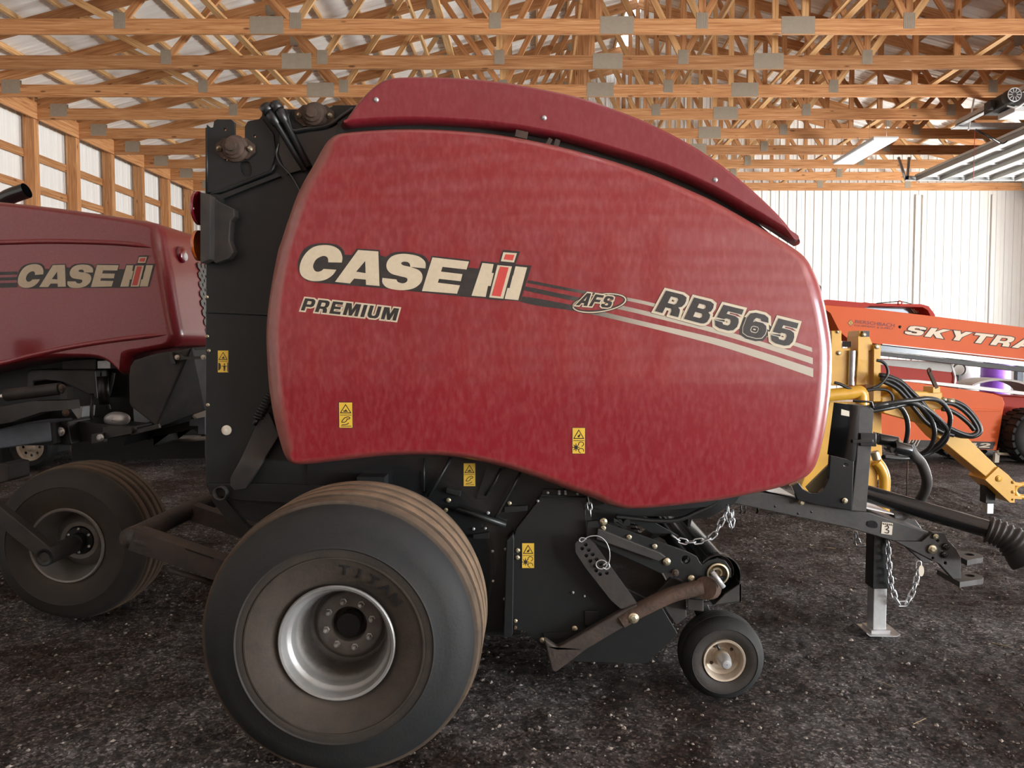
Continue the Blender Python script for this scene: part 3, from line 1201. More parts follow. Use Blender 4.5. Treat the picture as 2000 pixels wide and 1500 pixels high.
# ---- wall posts, girts and eave plate on the open stud wall
for k in range(2, 9):
    o = board('wall_post', (XL - 0.095, TD[k], 0), (XL - 0.095, TD[k], ZC + 0.5), 0.13, 0.19, PINE, up=(1, 0, 0))
    tag(o, 'square timber post of the side wall, %s back along the row' % ORD_[k - 2], 'post', 'side wall posts')
for i in range(6):
    z = H + 3.40 - 0.57 * i
    o = board('wall_girt', (XL - 0.213, 3.0, z), (XL - 0.213, YB - 0.03, z), 0.04, 0.14, PINE)
    tag(o, 'horizontal pine girt on the white side wall, %s below the eave' % ORD_[i], 'girt', 'side wall girts')
o = board('eave_plate', (XL + 0.022, 3.0, ZC + 0.145), (XL + 0.022, YB - 0.03, ZC + 0.145), 0.042, 0.29, PINE)
tag(o, 'wide pine eave plate running along the tops of the posts', 'beam')

# ================================================================== ROUND BALER
DS = 3.20      # face of the side shield
DO = 3.31      # its outer rim, further back
DB = 3.42      # black side sheets behind it
YC = 4.27      # centre line of the baler
baler = thing('round_baler', 'dusty red and black round baler filling the middle of the shed', 'baler', (W(660, 1500, DS).x + 0.9, YC, 0))


def bulge(x, z):
    return DS + 0.030 * ((x - 0.05) / 1.15) ** 2 + 0.050 * ((z - 1.62) / 0.75) ** 2


def shell(name, outline, d_out, surf, mat, parent, ri, rd, back, dustf, steps=8, grid=0.06, step=0.014):
    """moulded panel: traced rim, rolled edge, gently domed face"""
    P = [(w.x, w.z) for w in [W(p[0], p[1], d_out) for p in outline]]
    sm_ = smooth_line([(p[0], 0, p[1]) for p in P], 6, True)
    R = resample([(p.x, p.z) for p in sm_], step)
    n = len(R)
    ar = sum(R[i][0] * R[(i + 1) % n][1] - R[(i + 1) % n][0] * R[i][1] for i in range(n))
    if ar < 0:
        R = R[::-1]
    N = []
    for i in range(n):
        a, b = R[(i - 2) % n], R[(i + 2) % n]
        t = Vector((b[0] - a[0], b[1] - a[1])).normalized()
        N.append(Vector((t.y, -t.x)))
    # even the normals so that the inner rings do not fold
    for _ in range(6):
        N = [(N[i - 1] + N[i] * 2 + N[(i + 1) % n]).normalized() for i in range(n)]
    mb = MB()
    nor = []
    rings = []
    for k in range(-1, steps + 1):
        a = 0.0 if k < 0 else k / steps * PI / 2
        row = []
        for i in range(n):
            r_i = ri(N[i])
            x = R[i][0] - N[i].x * r_i * (1 - math.cos(a))
            z = R[i][1] - N[i].y * r_i * (1 - math.cos(a))
            y = surf(x, z) + rd * (1 - math.sin(a)) + (back if k < 0 else 0)
            row.append(len(mb.v))
            mb.v.append((x, y, z))
            e = 1.0 - max(k, 0) / steps
            mb.du.append(dustf(N[i], e, x, z))
            nx = Vector((N[i].x * math.cos(a) / r_i, -math.sin(a) / rd, N[i].y * math.cos(a) / r_i))
            nor.append(nx.normalized())
        rings.append(row)
    for k in range(len(rings) - 1):
        for i in range(n):
            j = (i + 1) % n
            mb.f.append((rings[k][i], rings[k][j], rings[k + 1][j], rings[k + 1][i]))
    bm = bmesh.new()
    bv = [bm.verts.new((mb.v[i][0], 0, mb.v[i][2])) for i in rings[-1]]
    f0 = bm.faces.new(bv)
    bmesh.ops.triangulate(bm, faces=[f0])
    xs = [v.co.x for v in bv]
    zs = [v.co.z for v in bv]
    for lo, hi, ax in ((min(xs), max(xs), 0), (min(zs), max(zs), 2)):
        k = math.floor(lo / grid) + 1
        while k * grid < hi:
            co = Vector((0, 0, 0))
            co[ax] = k * grid
            no = Vector((0, 0, 0))
            no[ax] = 1
            bmesh.ops.bisect_plane(bm, geom=bm.verts[:] + bm.edges[:] + bm.faces[:], dist=1e-6, plane_co=co, plane_no=no)
            k += 1
    bm.verts.index_update()
    o = len(mb.v)
    eps = 1e-3
    for v in bm.verts:
        x, z = v.co.x, v.co.z
        mb.v.append((x, surf(x, z), z))
        mb.du.append(dustf(Vector((0, 0)), 0.0, x, z))
        gx_ = (surf(x + eps, z) - surf(x - eps, z)) / (2 * eps)
        gz_ = (surf(x, z + eps) - surf(x, z - eps)) / (2 * eps)
        nor.append(Vector((gx_, -1, gz_)).normalized())
    for f in bm.faces:
        idx = [v.index + o for v in f.verts]
        A = [mb.v[i] for i in idx]
        s_ = sum(A[i][0] * A[(i + 1) % len(A)][2] - A[(i + 1) % len(A)][0] * A[i][2] for i in range(len(A)))
        mb.f.append(tuple(idx) if s_ > 0 else tuple(idx[::-1]))
    bm.free()
    mb.mi = [0] * len(mb.f)
    mb.sm = [True] * len(mb.f)
    return obj(name, mb, mat, parent, normals=nor)


OUT = [(668, 254), (651, 258), (638, 266), (626, 281), (606, 320), (580, 370), (560, 428), (548, 468), (540, 495), (526, 578),
       (520, 640), (521, 700), (525, 760), (534, 820), (544, 862), (553, 890), (564, 904), (580, 909), (610, 907), (650, 902),
       (700, 896), (760, 890), (820, 888), (880, 891), (940, 901), (1000, 917), (1060, 938), (1110, 957), (1150, 971), (1185, 986), (1210, 993),
       (1234, 995), (1296, 991), (1400, 979), (1470, 966), (1520, 955), (1560, 942), (1585, 927), (1600, 903), (1612, 850), (1620, 795),
       (1625, 735), (1625, 680), (1619, 635), (1611, 594), (1601, 556), (1590, 530), (1577, 507), (1563, 493), (1544, 480), (1520, 465), (1467, 433), (1392, 391),
       (1307, 353), (1253, 332), (1200, 314), (1150, 299), (1090, 283), (1015, 267), (940, 256), (850, 249), (775, 248), (720, 250)]


def shield_dust(N, e, x, z):
    w = max(0.0, -N.x) * 1.0 + max(0.0, N.y) * 0.55 + max(0.0, -N.y) * 0.55
    return min(1.0, w * e ** 0.6 * 1.15)


shield = shell('side_shield', OUT, DO, bulge, RED, baler, lambda N: 0.035 + 0.055 * abs(N.x) ** 1.5, 0.10, 0.03, shield_dust)
plabel(shield, 'large glossy red moulded side panel')

UP = [(668, 250), (674, 241), (684, 226), (698, 205), (714, 185), (730, 169), (748, 156), (769, 150), (820, 148), (910, 151), (1000, 162),
      (1090, 180), (1150, 196), (1200, 215), (1240, 231), (1293, 256), (1335, 279), (1373, 303), (1427, 343), (1480, 389), (1520, 429), (1543, 458), (1558, 480),
      (1541, 471), (1523, 459), (1501, 445), (1453, 416), (1387, 378), (1307, 341), (1253, 321), (1200, 304), (1150, 289), (1090, 273),
      (1015, 259), (940, 249.5), (850, 243.5), (775, 243), (715, 246)]


def up_surf(x, z):
    return 3.30 + 0.045 * ((z - 2.2) / 0.5) ** 2 * (1 if z > 2.2 else 0)


upper = shell('upper_shield', UP, 3.37, up_surf, RED2, baler, lambda N: 0.022, 0.05, 0.05, lambda N, e, x, z: max(0, N.y) * e * 0.35, 6)
plabel(upper, 'darker red upper panel with three rivets')


def bolt(px, py, d, r, parent, mat=ZINC, washer=True, name='bolt'):
    """hex head with its washer, facing the camera side"""
    c = W(px, py, d)
    r *= 0.78
    mb = MB()
    if washer:
        mb.lathe(c, [(r * 1.25, 0.004), (r * 1.25, -0.002), (r * 0.7, -0.003)], 16, cap0=True)
    mb.lathe(c, [(r * 0.8, 0.0), (r * 0.8, -0.007), (r * 0.55, -0.0095)], 6, smooth=False, cap1=True)
    return obj(name, mb, mat, parent)


for px, py in ((735, 195), (1063, 230.5), (1397, 351.5)):
    c = W(px, py, up_surf(*PX([(px, py)], 3.30)[0]))
    mb = MB().lathe(c, [(0.0105, 0.002), (0.0105, -0.002), (0.008, -0.006), (0.0035, -0.0085)], 20, cap1=True)
    obj('rivet', mb, GALV, baler)
# hinge brackets seen in the gap between the two panels
mb = MB()
for a, b in (((1007, 258), (1030, 263)), ((1069, 273), (1076, 277)), ((1083, 276), (1092, 279))):
    p, q = W(a[0], a[1], 3.345), W(b[0], b[1], 3.345)
    mb.obox((p.x, p.y, p.z - 0.006), (q.x, q.y, q.z - 0.006), 0.02, 0.03)
obj('hinge_bracket', mb, RUST, baler)

# ---- decals on the side shield
Z5 = lambda x, y: (500 + x / 3.3333, 440 + y / 3.3333)
Z6 = lambda x, y: (1050 + x / 3.3333, 500 + y / 3.3333)


def sm2(pts, per=5):
    return [(p.x, p.z) for p in smooth_line([(p[0], 0, p[1]) for p in pts], per, True)]


def sm_open(pts, per=5):
    return [(p.x, p.z) for p in smooth_line([(p[0], 0, p[1]) for p in pts], per)]


G_C = sm_open([(557, 242), (560, 205), (540, 160), (490, 132), (425, 127), (365, 141), (318, 180), (287, 235), (279, 292), (298, 333), (345, 358),
               (400, 363), (452, 353), (497, 324), (522, 289)]) + sm_open([(437, 283), (423, 296), (397, 302), (377, 291), (368, 262), (384, 225),
                                                                          (410, 206), (440, 198), (463, 210), (468, 240)])
G_A = [(663, 160), (796, 170), (806, 396), (718, 388), (716, 354), (640, 347), (612, 379), (514, 368)]
G_AH = [(711, 232), (714, 312), (652, 302)]
G_S = sm_open([(1105, 282), (1103, 240), (1065, 206), (1005, 190), (940, 187), (885, 203), (854, 240), (853, 282), (882, 315), (938, 332), (984, 345),
               (984, 368), (958, 379), (926, 370), (917, 354)]) + sm_open([(825, 343), (825, 375), (853, 405), (907, 420), (972, 423), (1032, 410), (1075, 376),
                                                                          (1086, 332), (1065, 296), (1012, 274), (962, 262), (946, 248), (962, 238), (990, 241), (1003, 254), (1006, 272)])
G_E = [(1150, 210), (1388, 238), (1372, 290), (1216, 272), (1206, 303), (1346, 320), (1335, 366), (1194, 350), (1186, 375), (1330, 393), (1311, 447), (1083, 429)]
G_H1 = [(1475, 247), (1548, 255), (1536, 312), (1556, 314), (1534, 398), (1512, 396), (1497, 468), (1405, 460)]
G_H2 = [(1690, 269), (1765, 277), (1708, 489), (1620, 481), (1636, 410), (1652, 411), (1672, 330), (1675, 329)]
G_I1 = [(1573, 261), (1667, 270), (1611, 480), (1520, 471)]
G_I2 = [(1590, 271), (1646, 277), (1594, 466), (1536, 460)]
G_D1 = [(1611, 177), (1699, 184), (1680, 244), (1595, 236)]
G_D2 = [(1626, 190), (1684, 195), (1672, 231), (1613, 223)]
G_BACK = sm_open([(268, 285), (268, 235), (298, 163), (350, 125), (430, 113), (520, 124), (566, 160), (574, 190)]) + \
    [(622, 193), (654, 150), (803, 160), (809, 196), (845, 206)] + sm_open([(862, 196), (900, 176), (990, 174), (1078, 192), (1112, 216), (1122, 240)]) + \
    [(1132, 240), (1144, 199), (1398, 228), (1384, 277), (1452, 284), (1468, 234), (1582, 248), (1606, 161), (1720, 172), (1690, 255), (1794, 265),
     (1722, 497), (1370, 468), (830, 411), (480, 380), (400, 374), (330, 362), (288, 330)]


def logo(mapf, d, surf, parent, grid, lift0):
    mb = MB()

    def put(pts, mi, lift, holes=()):
        P, Fc = polyf([mapf(*p) for p in pts], [[mapf(*p) for p in h] for h in holes])
        decal_add(mb, P, Fc, d, surf, lift0 + lift, mi, grid)
    put(G_BACK, 1, 0.0)
    for g, h in ((G_C, ()), (G_A, (G_AH,)), (G_S, ()), (G_E, ()), (G_H1, ()), (G_H2, ()), (G_D1, ())):
        put(g, 0, 0.0008, h)
    put([(1565, 252), (1678, 262), (1616, 492), (1508, 483)], 1, 0.0012)
    put(G_I1, 0, 0.0016)
    put(G_I2, 2, 0.0024)
    put(G_D2, 2, 0.0016)
    return obj('logo_lettering', mb, [CREAM, INK, REDS], parent)


GRID = 0.06
plabel(logo(Z5, DS + 0.02, bulge, shield, GRID, 0.0008), 'cream and black brand lettering')

# stripes
S1u = [(1031, 548), (1050, 551), (1119, 564.5), (1227, 582), (1290, 596), (1400, 623), (1500, 651), (1587, 679)]
S1l = [(1029, 553), (1050, 557), (1119, 570.5), (1227, 588.5), (1290, 603), (1400, 630.5), (1500, 659), (1588, 687.5)]
S2u = [(1026, 560), (1050, 564.5), (1119, 579), (1213, 597), (1290, 615), (1400, 642), (1500, 671), (1589, 699)]
S2l = [(1024, 567.5), (1050, 573.5), (1118, 587.5), (1213, 605.5), (1290, 624), (1400, 652), (1500, 682), (1589, 711.5)]
S3u = [(1020, 579.5), (1050, 583.5), (1110, 595), (1170, 608), (1260, 629), (1340, 647), (1410, 664), (1500, 691), (1590, 720)]
S3l = [(1017, 590), (1050, 597.5), (1110, 606), (1168, 617), (1260, 638.5), (1340, 658.5), (1410, 677.5), (1500, 706), (1590, 737)]
xa, xb = W(1110, 600, DS).x, W(1290, 600, DS).x
for u, l in ((S1u, S1l), (S2u, S2l), (S3u, S3l)):
    P, Fc = polyf(sm_open(u, 4) + sm_open(l, 4)[::-1])
    mb = MB()
    decal_add(mb, P, Fc, DS + 0.02, bulge, 0.0007, 0, GRID, dust=lambda v: max(0.0, min(1.0, (v[0] - xa) / (xb - xa))))
    plabel(obj('stripe', mb, STRIPE, shield), 'black stripe fading to silver')


def word(name, body, quad, layers, d, surf, parent, grid, lift0, aspect=0.9, gap=0.12, label=None):
    mb = MB()
    mats = []
    for k, ((pts, fc), (of, mat)) in enumerate(zip(block_word(body, quad, [l[0] for l in layers], aspect, gap), layers)):
        if mat not in mats:
            mats.append(mat)
        decal_add(mb, pts, fc, d, surf, lift0 + 0.0008 * k, mats.index(mat), grid)
    o = obj(name, mb, mats, parent)
    if label:
        plabel(o, label)
    return o


word('model_lettering', 'RB565', (Z6(760, 360), Z6(1650, 596), Z6(832, 226), Z6(1700, 438)),
     [(0.125, INK), (0.11, CREAM), (0.03, SILV), (0.0, INK)], DS + 0.02, bulge, shield, GRID, 0.0016, 0.95, 0.24, 'black lettering edged in cream')
word('grade_lettering', 'PREMIUM', (Z5(290, 553), Z5(914, 622), Z5(318, 474), Z5(936, 543)),
     [(0.12, CREAM), (0.0, INK)], DS + 0.02, bulge, shield, GRID, 0.0008, 0.88, 0.2, 'black lettering edged in cream')
# oval badge on the stripes
mb = MB()
cx, cy = Z6(400, 308)
for k, (rx, ry, mat) in enumerate(((55, 19.5, 1), (53, 18, 0), (50.5, 15.8, 1), (47, 12.6, 2))):
    P, Fc = polyf(ell(cx, cy, rx, ry, 40, 0.0 - 0.14))
    decal_add(mb, P, Fc, DS + 0.02, bulge, 0.0014 + 0.0006 * k, mat, GRID)
for k, (pts, fc) in enumerate(block_word('AFS', (Z6(245, 322), Z6(470, 340), Z6(300, 240), Z6(500, 268)), [0.13, 0.10, 0.0], 0.85, 0.12)):
    decal_add(mb, pts, fc, DS + 0.02, bulge, 0.004 + 0.0006 * k, (1, 0, 1)[k], GRID)
plabel(obj('badge', mb, [CREAM, INK, RED], shield), 'oval badge with three letters')


def warning(px0, py0, px1, py1, d, surf, parent, kind, lift=0.001):
    """yellow sticker: warning triangle above, picture of the danger below"""
    mb = MB()
    w, h = px1 - px0, py1 - py0
    M = lambda x, y: (px0 + w * x, py0 + h * y / 2.0)

    def put(pts, mi, l, holes=()):
        P, Fc = polyf([M(*p) for p in pts], [[M(*p) for p in hh] for hh in holes])
        decal_add(mb, P, Fc, d, surf, lift + l, mi, None)

    def line(pts, t=0.035, l=0.0008):
        for a, b in zip(pts[:-1], pts[1:]):
            dx, dy = b[0] - a[0], b[1] - a[1]
            L = math.hypot(dx, dy) or 1
            nx, ny = -dy / L * t, dx / L * t
            put([(a[0] + nx, a[1] + ny), (b[0] + nx, b[1] + ny), (b[0] - nx, b[1] - ny), (a[0] - nx, a[1] - ny)], 1, l)
    put(rect(0, 0, 1, 2), 1, 0)
    put(rect(0.035, 0.035, 0.965, 1.965), 0, 0.0005)
    line([(0.08, 0.99), (0.92, 0.99)], 0.02)
    put([(0.5, 0.14), (0.92, 0.86), (0.08, 0.86)], 1, 0.0009)
    put([(0.5, 0.26), (0.81, 0.79), (0.19, 0.79)], 0, 0.0013)
    if kind == 'gears':
        put([(0.42, 0.74), (0.40, 0.62), (0.52, 0.56), (0.60, 0.44), (0.62, 0.60), (0.54, 0.74)], 1, 0.0017)
        put(ell(0.3, 1.5, 0.13, 0.15, 12), 1, 0.0009)
        for a in range(8):
            c, s = math.cos(a * PI / 4), math.sin(a * PI / 4)
            line([(0.3 + 0.1 * c, 1.5 + 0.1 * s), (0.3 + 0.26 * c, 1.5 + 0.28 * s)], 0.03)
        for cy_, a0 in ((1.25, 0.5), (1.74, -0.5)):
            line([(0.68 + 0.19 * math.cos(t), cy_ + 0.17 * math.sin(t)) for t in [a0 + 2.2 + 5.0 * i / 12 for i in range(13)]], 0.028)
    elif kind == 'gate':
        put([(0.45, 0.75), (0.38, 0.66), (0.5, 0.6), (0.55, 0.5), (0.66, 0.75)], 1, 0.0017)
        put([(0.08, 1.1), (0.24, 1.15), (0.30, 1.3), (0.30, 1.6), (0.2, 1.75), (0.08, 1.8)], 1, 0.0009)
        put(rect(0.88, 1.1, 0.95, 1.9), 1, 0.0009)
        put(ell(0.62, 1.25, 0.06, 0.075, 10), 1, 0.0009)
        put([(0.52, 1.35), (0.72, 1.35), (0.70, 1.55), (0.68, 1.85), (0.63, 1.85), (0.62, 1.6), (0.6, 1.85), (0.55, 1.85), (0.54, 1.55)], 1, 0.0009)
        line([(0.34, 1.42), (0.86, 1.42)], 0.025)
    else:
        put([(0.34, 0.74), (0.36, 0.62), (0.45, 0.66), (0.52, 0.52), (0.58, 0.64), (0.7, 0.74)], 1, 0.0017)
        line([(0.2, 1.55), (0.3, 1.35), (0.45, 1.2), (0.68, 1.12), (0.8, 1.2), (0.72, 1.32), (0.6, 1.28)], 0.03)
        line([(0.2, 1.55), (0.42, 1.55), (0.55, 1.45), (0.6, 1.28)], 0.03)
        line([(0.2, 1.75), (0.55, 1.72), (0.72, 1.6)], 0.03)
        line([(0.15, 1.85), (0.9, 1.85)], 0.025)
    return plabel(obj('warning_label', mb, [LABEL, INK], parent), 'yellow warning sticker')


warning(662, 785, 690, 836, DS + 0.03, bulge, shield, 'book')
warning(1117, 834, 1143, 886, DS + 0.03, bulge, shield, 'gears')

# ---- tailgate: black side sheets, core, brackets
gate_pts = [(403, 243), (412, 249), (416, 248), (418, 237), (423, 233), (451, 233), (458, 239), (459, 296), (465, 312), (473, 312), (478, 296), (478, 247),
            (484, 237), (505, 233), (511, 226), (512, 210), (530, 200), (546, 212), (556, 216), (560, 213), (600, 213), (640, 211), (648, 208), (650, 205), (700, 205),
            (720, 240), (720, 300), (640, 600), (640, 960), (560, 946), (470, 946), (452, 977), (433, 975), (412, 964), (401, 946)]
holes = []
for hx, hy in ((439, 253), (439, 274), (442, 311), (497, 266)):
    holes.append(PX(rect(hx - 2.5, hy - 2.5, hx + 2.5, hy + 2.5), DB))
mb = MB().prism(PX(gate_pts, DB), DB, DB + 0.018, holes)
gate = obj('tailgate_sheet', mb, BLACK, baler, bevel=0.003)
# slot in the bearing plate, heavier top plate welded on
mb = MB()
tp_pts = [(404, 243), (412, 250), (416, 249), (418, 237), (423, 233), (451, 233), (458, 239), (459, 310), (478, 310), (478, 247), (484, 237), (512, 231), (534, 262),
          (538, 300), (528, 335), (490, 350), (430, 376), (404, 376)]
mb.prism(PX(tp_pts, DB - 0.012), DB - 0.012, DB, [PX(rect(hx - 2.5, hy - 2.5, hx + 2.5, hy + 2.5), DB - 0.012) for hx, hy in ((439, 253), (439, 274), (442, 311), (497, 266))] +
         [PX(sm2([(470, 318), (486, 316), (492, 330), (490, 342), (478, 344), (470, 332)], 3), DB - 0.012)])
obj('bearing_plate', mb, BLACK, baler, bevel=0.002)
# weld seam under the plate and the raised fold below it
mb = MB()
mb.tube([W(px, py, DB - 0.014) for px, py in ((412, 380), (440, 372), (470, 359), (500, 347), (530, 335), (538, 320))], 0.007, 8)
mb.tube([W(px, py, DB - 0.01) for px, py in ((404, 250), (404, 378))], 0.006, 8)
mb.prism(PX([(404, 378), (430, 380), (505, 352), (540, 338), (548, 344), (500, 362), (436, 388), (432, 410), (404, 410)], DB - 0.02), DB - 0.02, DB)
obj('fold', mb, BLACK, baler)
mb = MB()
mb.tube([W(px, py, DB - 0.003) for px, py in ((406, 610), (440, 611), (480, 613), (524, 615))], 0.005, 6)
mb.prism(PX([(403, 945), (470, 944), (560, 946), (640, 950), (640, 986), (470, 978), (410, 966)], DB - 0.025), DB - 0.025, DB)
obj('frame_rail', mb, BLACK, baler, bevel=0.003)
mb = MB()
core = [(500, 345), (640, 225), (700, 212), (780, 190), (1000, 190), (1180, 245), (1300, 300), (1450, 420), (1555, 500), (1590, 560), (1600, 700), (1590, 860), (1545, 925), (1430, 965),
        (1380, 990), (1290, 997), (1200, 1000), (1130, 985), (1050, 1000), (1000, 1060), (985, 1235), (940, 1235), (900, 1120), (480, 1015), (440, 985), (405, 946), (405, 410)]
mb.prism(PX(core, DB + 0.02), DB + 0.02, 2 * YC - DB - 0.02)
obj('bale_chamber', mb, BLACK, baler)
mb = MB().prism(PX(gate_pts, DB), 2 * YC - DB - 0.018, 2 * YC - DB)
obj('tailgate_sheet', mb, BLACK, baler)
mb = MB().prism(PX([(660, 235), (760, 170), (1000, 175), (1180, 230), (1300, 290), (1450, 410), (1555, 500), (1604, 560), (1612, 700), (1600, 850), (1545, 930), (1430, 950), (1250, 960), (1000, 900), (800, 870), (600, 870)], DB - 0.03),
               DB - 0.03, DB + 0.02)
obj('inner_sheet', mb, BLACK, baler)
# the other side's red panel
P = PX(OUT, DO)
mb = MB().prism(P, 2 * YC - DO, 2 * YC - DS)
obj('side_shield', mb, RED, baler)


def bearing(px, py, d, parent):
    c = W(px, py, d)
    mb = MB()
    mb.lathe(c, [(0.058, 0.0), (0.058, -0.012), (0.047, -0.02), (0.047, -0.032), (0.036, -0.038), (0.036, -0.05), (0.022, -0.052), (0.022, -0.066), (0.006, -0.068)], 28, cap1=True)
    mb.prism([(c.x + q[0], c.z + q[1]) for q in ((-0.085, -0.016), (-0.05, -0.045), (0.05, -0.045), (0.085, -0.016), (0.085, 0.016), (0.05, 0.045), (-0.05, 0.045), (-0.085, 0.016))],
             c.y - 0.012, c.y)
    o = obj('flange_bearing', mb, RUST, parent, autosmooth=35)
    for dx in (-0.067, 0.067):
        m2 = MB().lathe((c.x + dx, c.y - 0.012, c.z - 0.003), [(0.0125, 0), (0.0125, -0.008), (0.008, -0.014), (0.004, -0.022)], 8, smooth=False, cap1=True)
        obj('bolt', m2, ZINC, o)
    return plabel(o, 'rusty brown round bearing')


bearing(461, 291, DB - 0.014, baler)
bearing(616, 227, DB - 0.002, baler)
# roll tubes between the two side sheets behind the bearings
for px, py in ((461, 291), (616, 227)):
    c = W(px, py, DB + 0.03)
    mb = MB().cyl(c, (c.x, 2 * YC - DB - 0.02, c.z), 0.045, 20)
    obj('belt_roll', mb, BLACKD, baler)
# oil lines rising from the shield to the top of the gate
for a, b in (((522, 212), (596, 334)), ((541, 208), (602, 326))):
    p, q = W(a[0], a[1], DB - 0.06), W(b[0], b[1], DB - 0.04)
    m_ = p.lerp(q, 0.25)
    mb = MB().tube([p, m_, m_ + (q - p) * 0.01, q], 0.02, 12, r_list=[0.021, 0.02, 0.0125, 0.0125])
    mb.cyl(p + Vector((-0.012, 0, 0.012)), p + (q - p) * 0.06, 0.026, 12)
    obj('oil_line', mb, HOSE, baler)
mb = MB()
mb.prism(PX([(514, 205), (536, 197), (548, 210), (560, 214), (562, 222), (545, 226), (530, 215), (516, 222)], DB - 0.05), DB - 0.05, DB - 0.02)
mb.tube([W(*p) for p in ((533, 199, DB - 0.05), (538, 198, DB - 0.05), (541, 208, DB - 0.05))], 0.006, 8)
obj('hose_bracket', mb, BLACK, baler)
mb = MB()
mb.tube(smooth_line([W(px, py, DB - 0.03) for px, py in ((560, 222), (568, 250), (575, 256), (600, 252), (640, 245), (670, 226), (690, 212))]), 0.009, 8)
mb.tube(smooth_line([W(px, py, DB - 0.02) for px, py in ((545, 280), (540, 300), (548, 320), (570, 345), (590, 380))]), 0.005, 6)
mb.prism(PX([(548, 215), (566, 215), (572, 250), (600, 258), (640, 250), (665, 235), (700, 212), (720, 240), (700, 300), (560, 340), (545, 300)], DB - 0.02), DB - 0.02, DB)
obj('wiring_loom', mb, GLOSSB, baler)

# tail lamps on the gate's rear edge with their black housing
mb = MB()
mb.prism(PX([(391, 375), (410, 380), (425, 392), (457, 408), (458, 422), (450, 432), (448, 470), (456, 492), (446, 505), (420, 514), (409, 506), (391, 514)], DB - 0.05), DB - 0.05, DB + 0.02)
mb.prism(PX([(391, 375), (410, 380), (410, 506), (391, 514)], DB - 0.10), DB - 0.10, DB - 0.04)
obj('lamp_housing', mb, BLACKD, baler, bevel=0.004)
for y0, y1, m, lab in ((374, 440, TAILR, 'dark red tail lamp'), (450, 510, TAILA, 'amber tail lamp')):
    ym = (y0 + y1) / 2
    c = W(391, ym, DB - 0.05)
    rr = (W(391, y0, DB - 0.05).z - W(391, y1, DB - 0.05).z) / 2
    mb = MB()
    mb.lathe(c, [(rr, 0.0), (rr, -0.012), (rr * 0.8, -0.02), (rr * 0.4, -0.026), (0.004, -0.028)], 24, axis='X')
    plabel(obj('tail_lamp', mb, m, baler), lab)

# locking arm on the gate, its spring, pivot pipe and washer
mb = MB().prism(PX([(450, 933), (470, 896), (508, 815), (524, 805), (545, 850), (520, 890), (480, 955), (458, 958), (449, 948)], DB - 0.045), DB - 0.045, DB - 0.02)
obj('locking_arm', mb, BLACKD, baler, bevel=0.003)
mb = MB()
a, b = W(503, 818, DB - 0.05), W(530, 770, DB - 0.05)
ax = (b - a).normalized()
n1 = Vector((0, 1, 0))
n2 = ax.cross(n1)
mb.tube([a + (b - a) * (i / 90) + (n1 * math.cos(i * 0.62) + n2 * math.sin(i * 0.62)) * 0.018 for i in range(91)], 0.005, 6)
mb.cyl(a - (b - a) * 0.25, a, 0.01, 10)
obj('spring', mb, BLACK, baler)
c = W(434, 962, DB - 0.025)
mb = MB().lathe(c, [(0.031, 0.06), (0.031, -0.03), (0.026, -0.03), (0.026, 0.06)], 28)
obj('pivot_pipe', mb, BLACKD, baler)
c = W(443, 840, DB)
mb = MB().lathe(c, [(0.022, 0.0), (0.022, -0.006), (0.012, -0.008), (0.012, -0.016), (0.003, -0.018)], 20, cap1=True)
plabel(obj('washer', mb, PAPER, baler, autosmooth=30), 'pale round washer and bolt')
flat = lambda d: (lambda x, z: d)
warning(425, 684, 447, 728, DB, flat(DB), baler, 'gate')
for px, py in ((404, 580), (405, 657), (408, 685), (406, 791), (404, 372)):
    bolt(px, py, DB - 0.004, 0.008, baler)

# ---- black frame under the shield, seen above the wheel
mb = MB()
mb.prism(PX([(600, 880), (1180, 880), (1180, 985), (1060, 1010), (1000, 1060), (1000, 1240), (940, 1240), (900, 1100), (600, 1000)], DB - 0.01), DB - 0.01, DB + 0.02)
obj('frame_sheet', mb, GLOSSB, baler)
mb = MB()
mb.cyl(W(892, 993, DB - 0.04), W(988, 1026, DB - 0.04), 0.013, 12)
mb.tube([W(px, py, DB - 0.025) for px, py in ((880, 895), (856, 938), (836, 970))], 0.007, 8)
mb.tube([W(px, py, DB - 0.025) for px, py in ((1018, 920), (1000, 955), (983, 985), (974, 1002), (966, 1010))], 0.005, 8)
mb.tube([W(px, py, DB - 0.025) for px, py in ((979, 915), (965, 945), (948, 968))], 0.006, 8)
mb.tube([W(px, py, DB - 0.02) for px, py in ((828, 895), (828, 960))], 0.004, 8)
obj('pipe', mb, BLACK, baler)
mb = MB()
for q in ([(872, 953), (900, 958), (899, 970), (871, 962)], [(924, 1045), (955, 1040), (955, 1052), (924, 1052)], [(985, 990), (1030, 988), (1030, 998), (985, 1002)]):
    mb.prism(PX(q, DB - 0.03), DB - 0.03, DB)
mb.prism(PX([(955, 900), (985, 912), (950, 975), (930, 975)], DB - 0.02), DB - 0.02, DB)
obj('bracket', mb, BLACK, baler, bevel=0.002)
for px, py, r in ((876, 977, 0.011), (871, 996, 0.010), (995, 983, 0.010), (953.5, 1002, 0.008), (962, 1077, 0.007), (987, 1073, 0.007), (925, 1033, 0.007), (948, 1032, 0.006),
                  (963, 1135, 0.006), (985, 1170, 0.006)):
    bolt(px, py, DB - 0.012, r, baler, GALV if r < 0.009 else ZINC)
warning(905, 904, 929, 950, DB - 0.012, flat(DB - 0.012), baler, 'book')


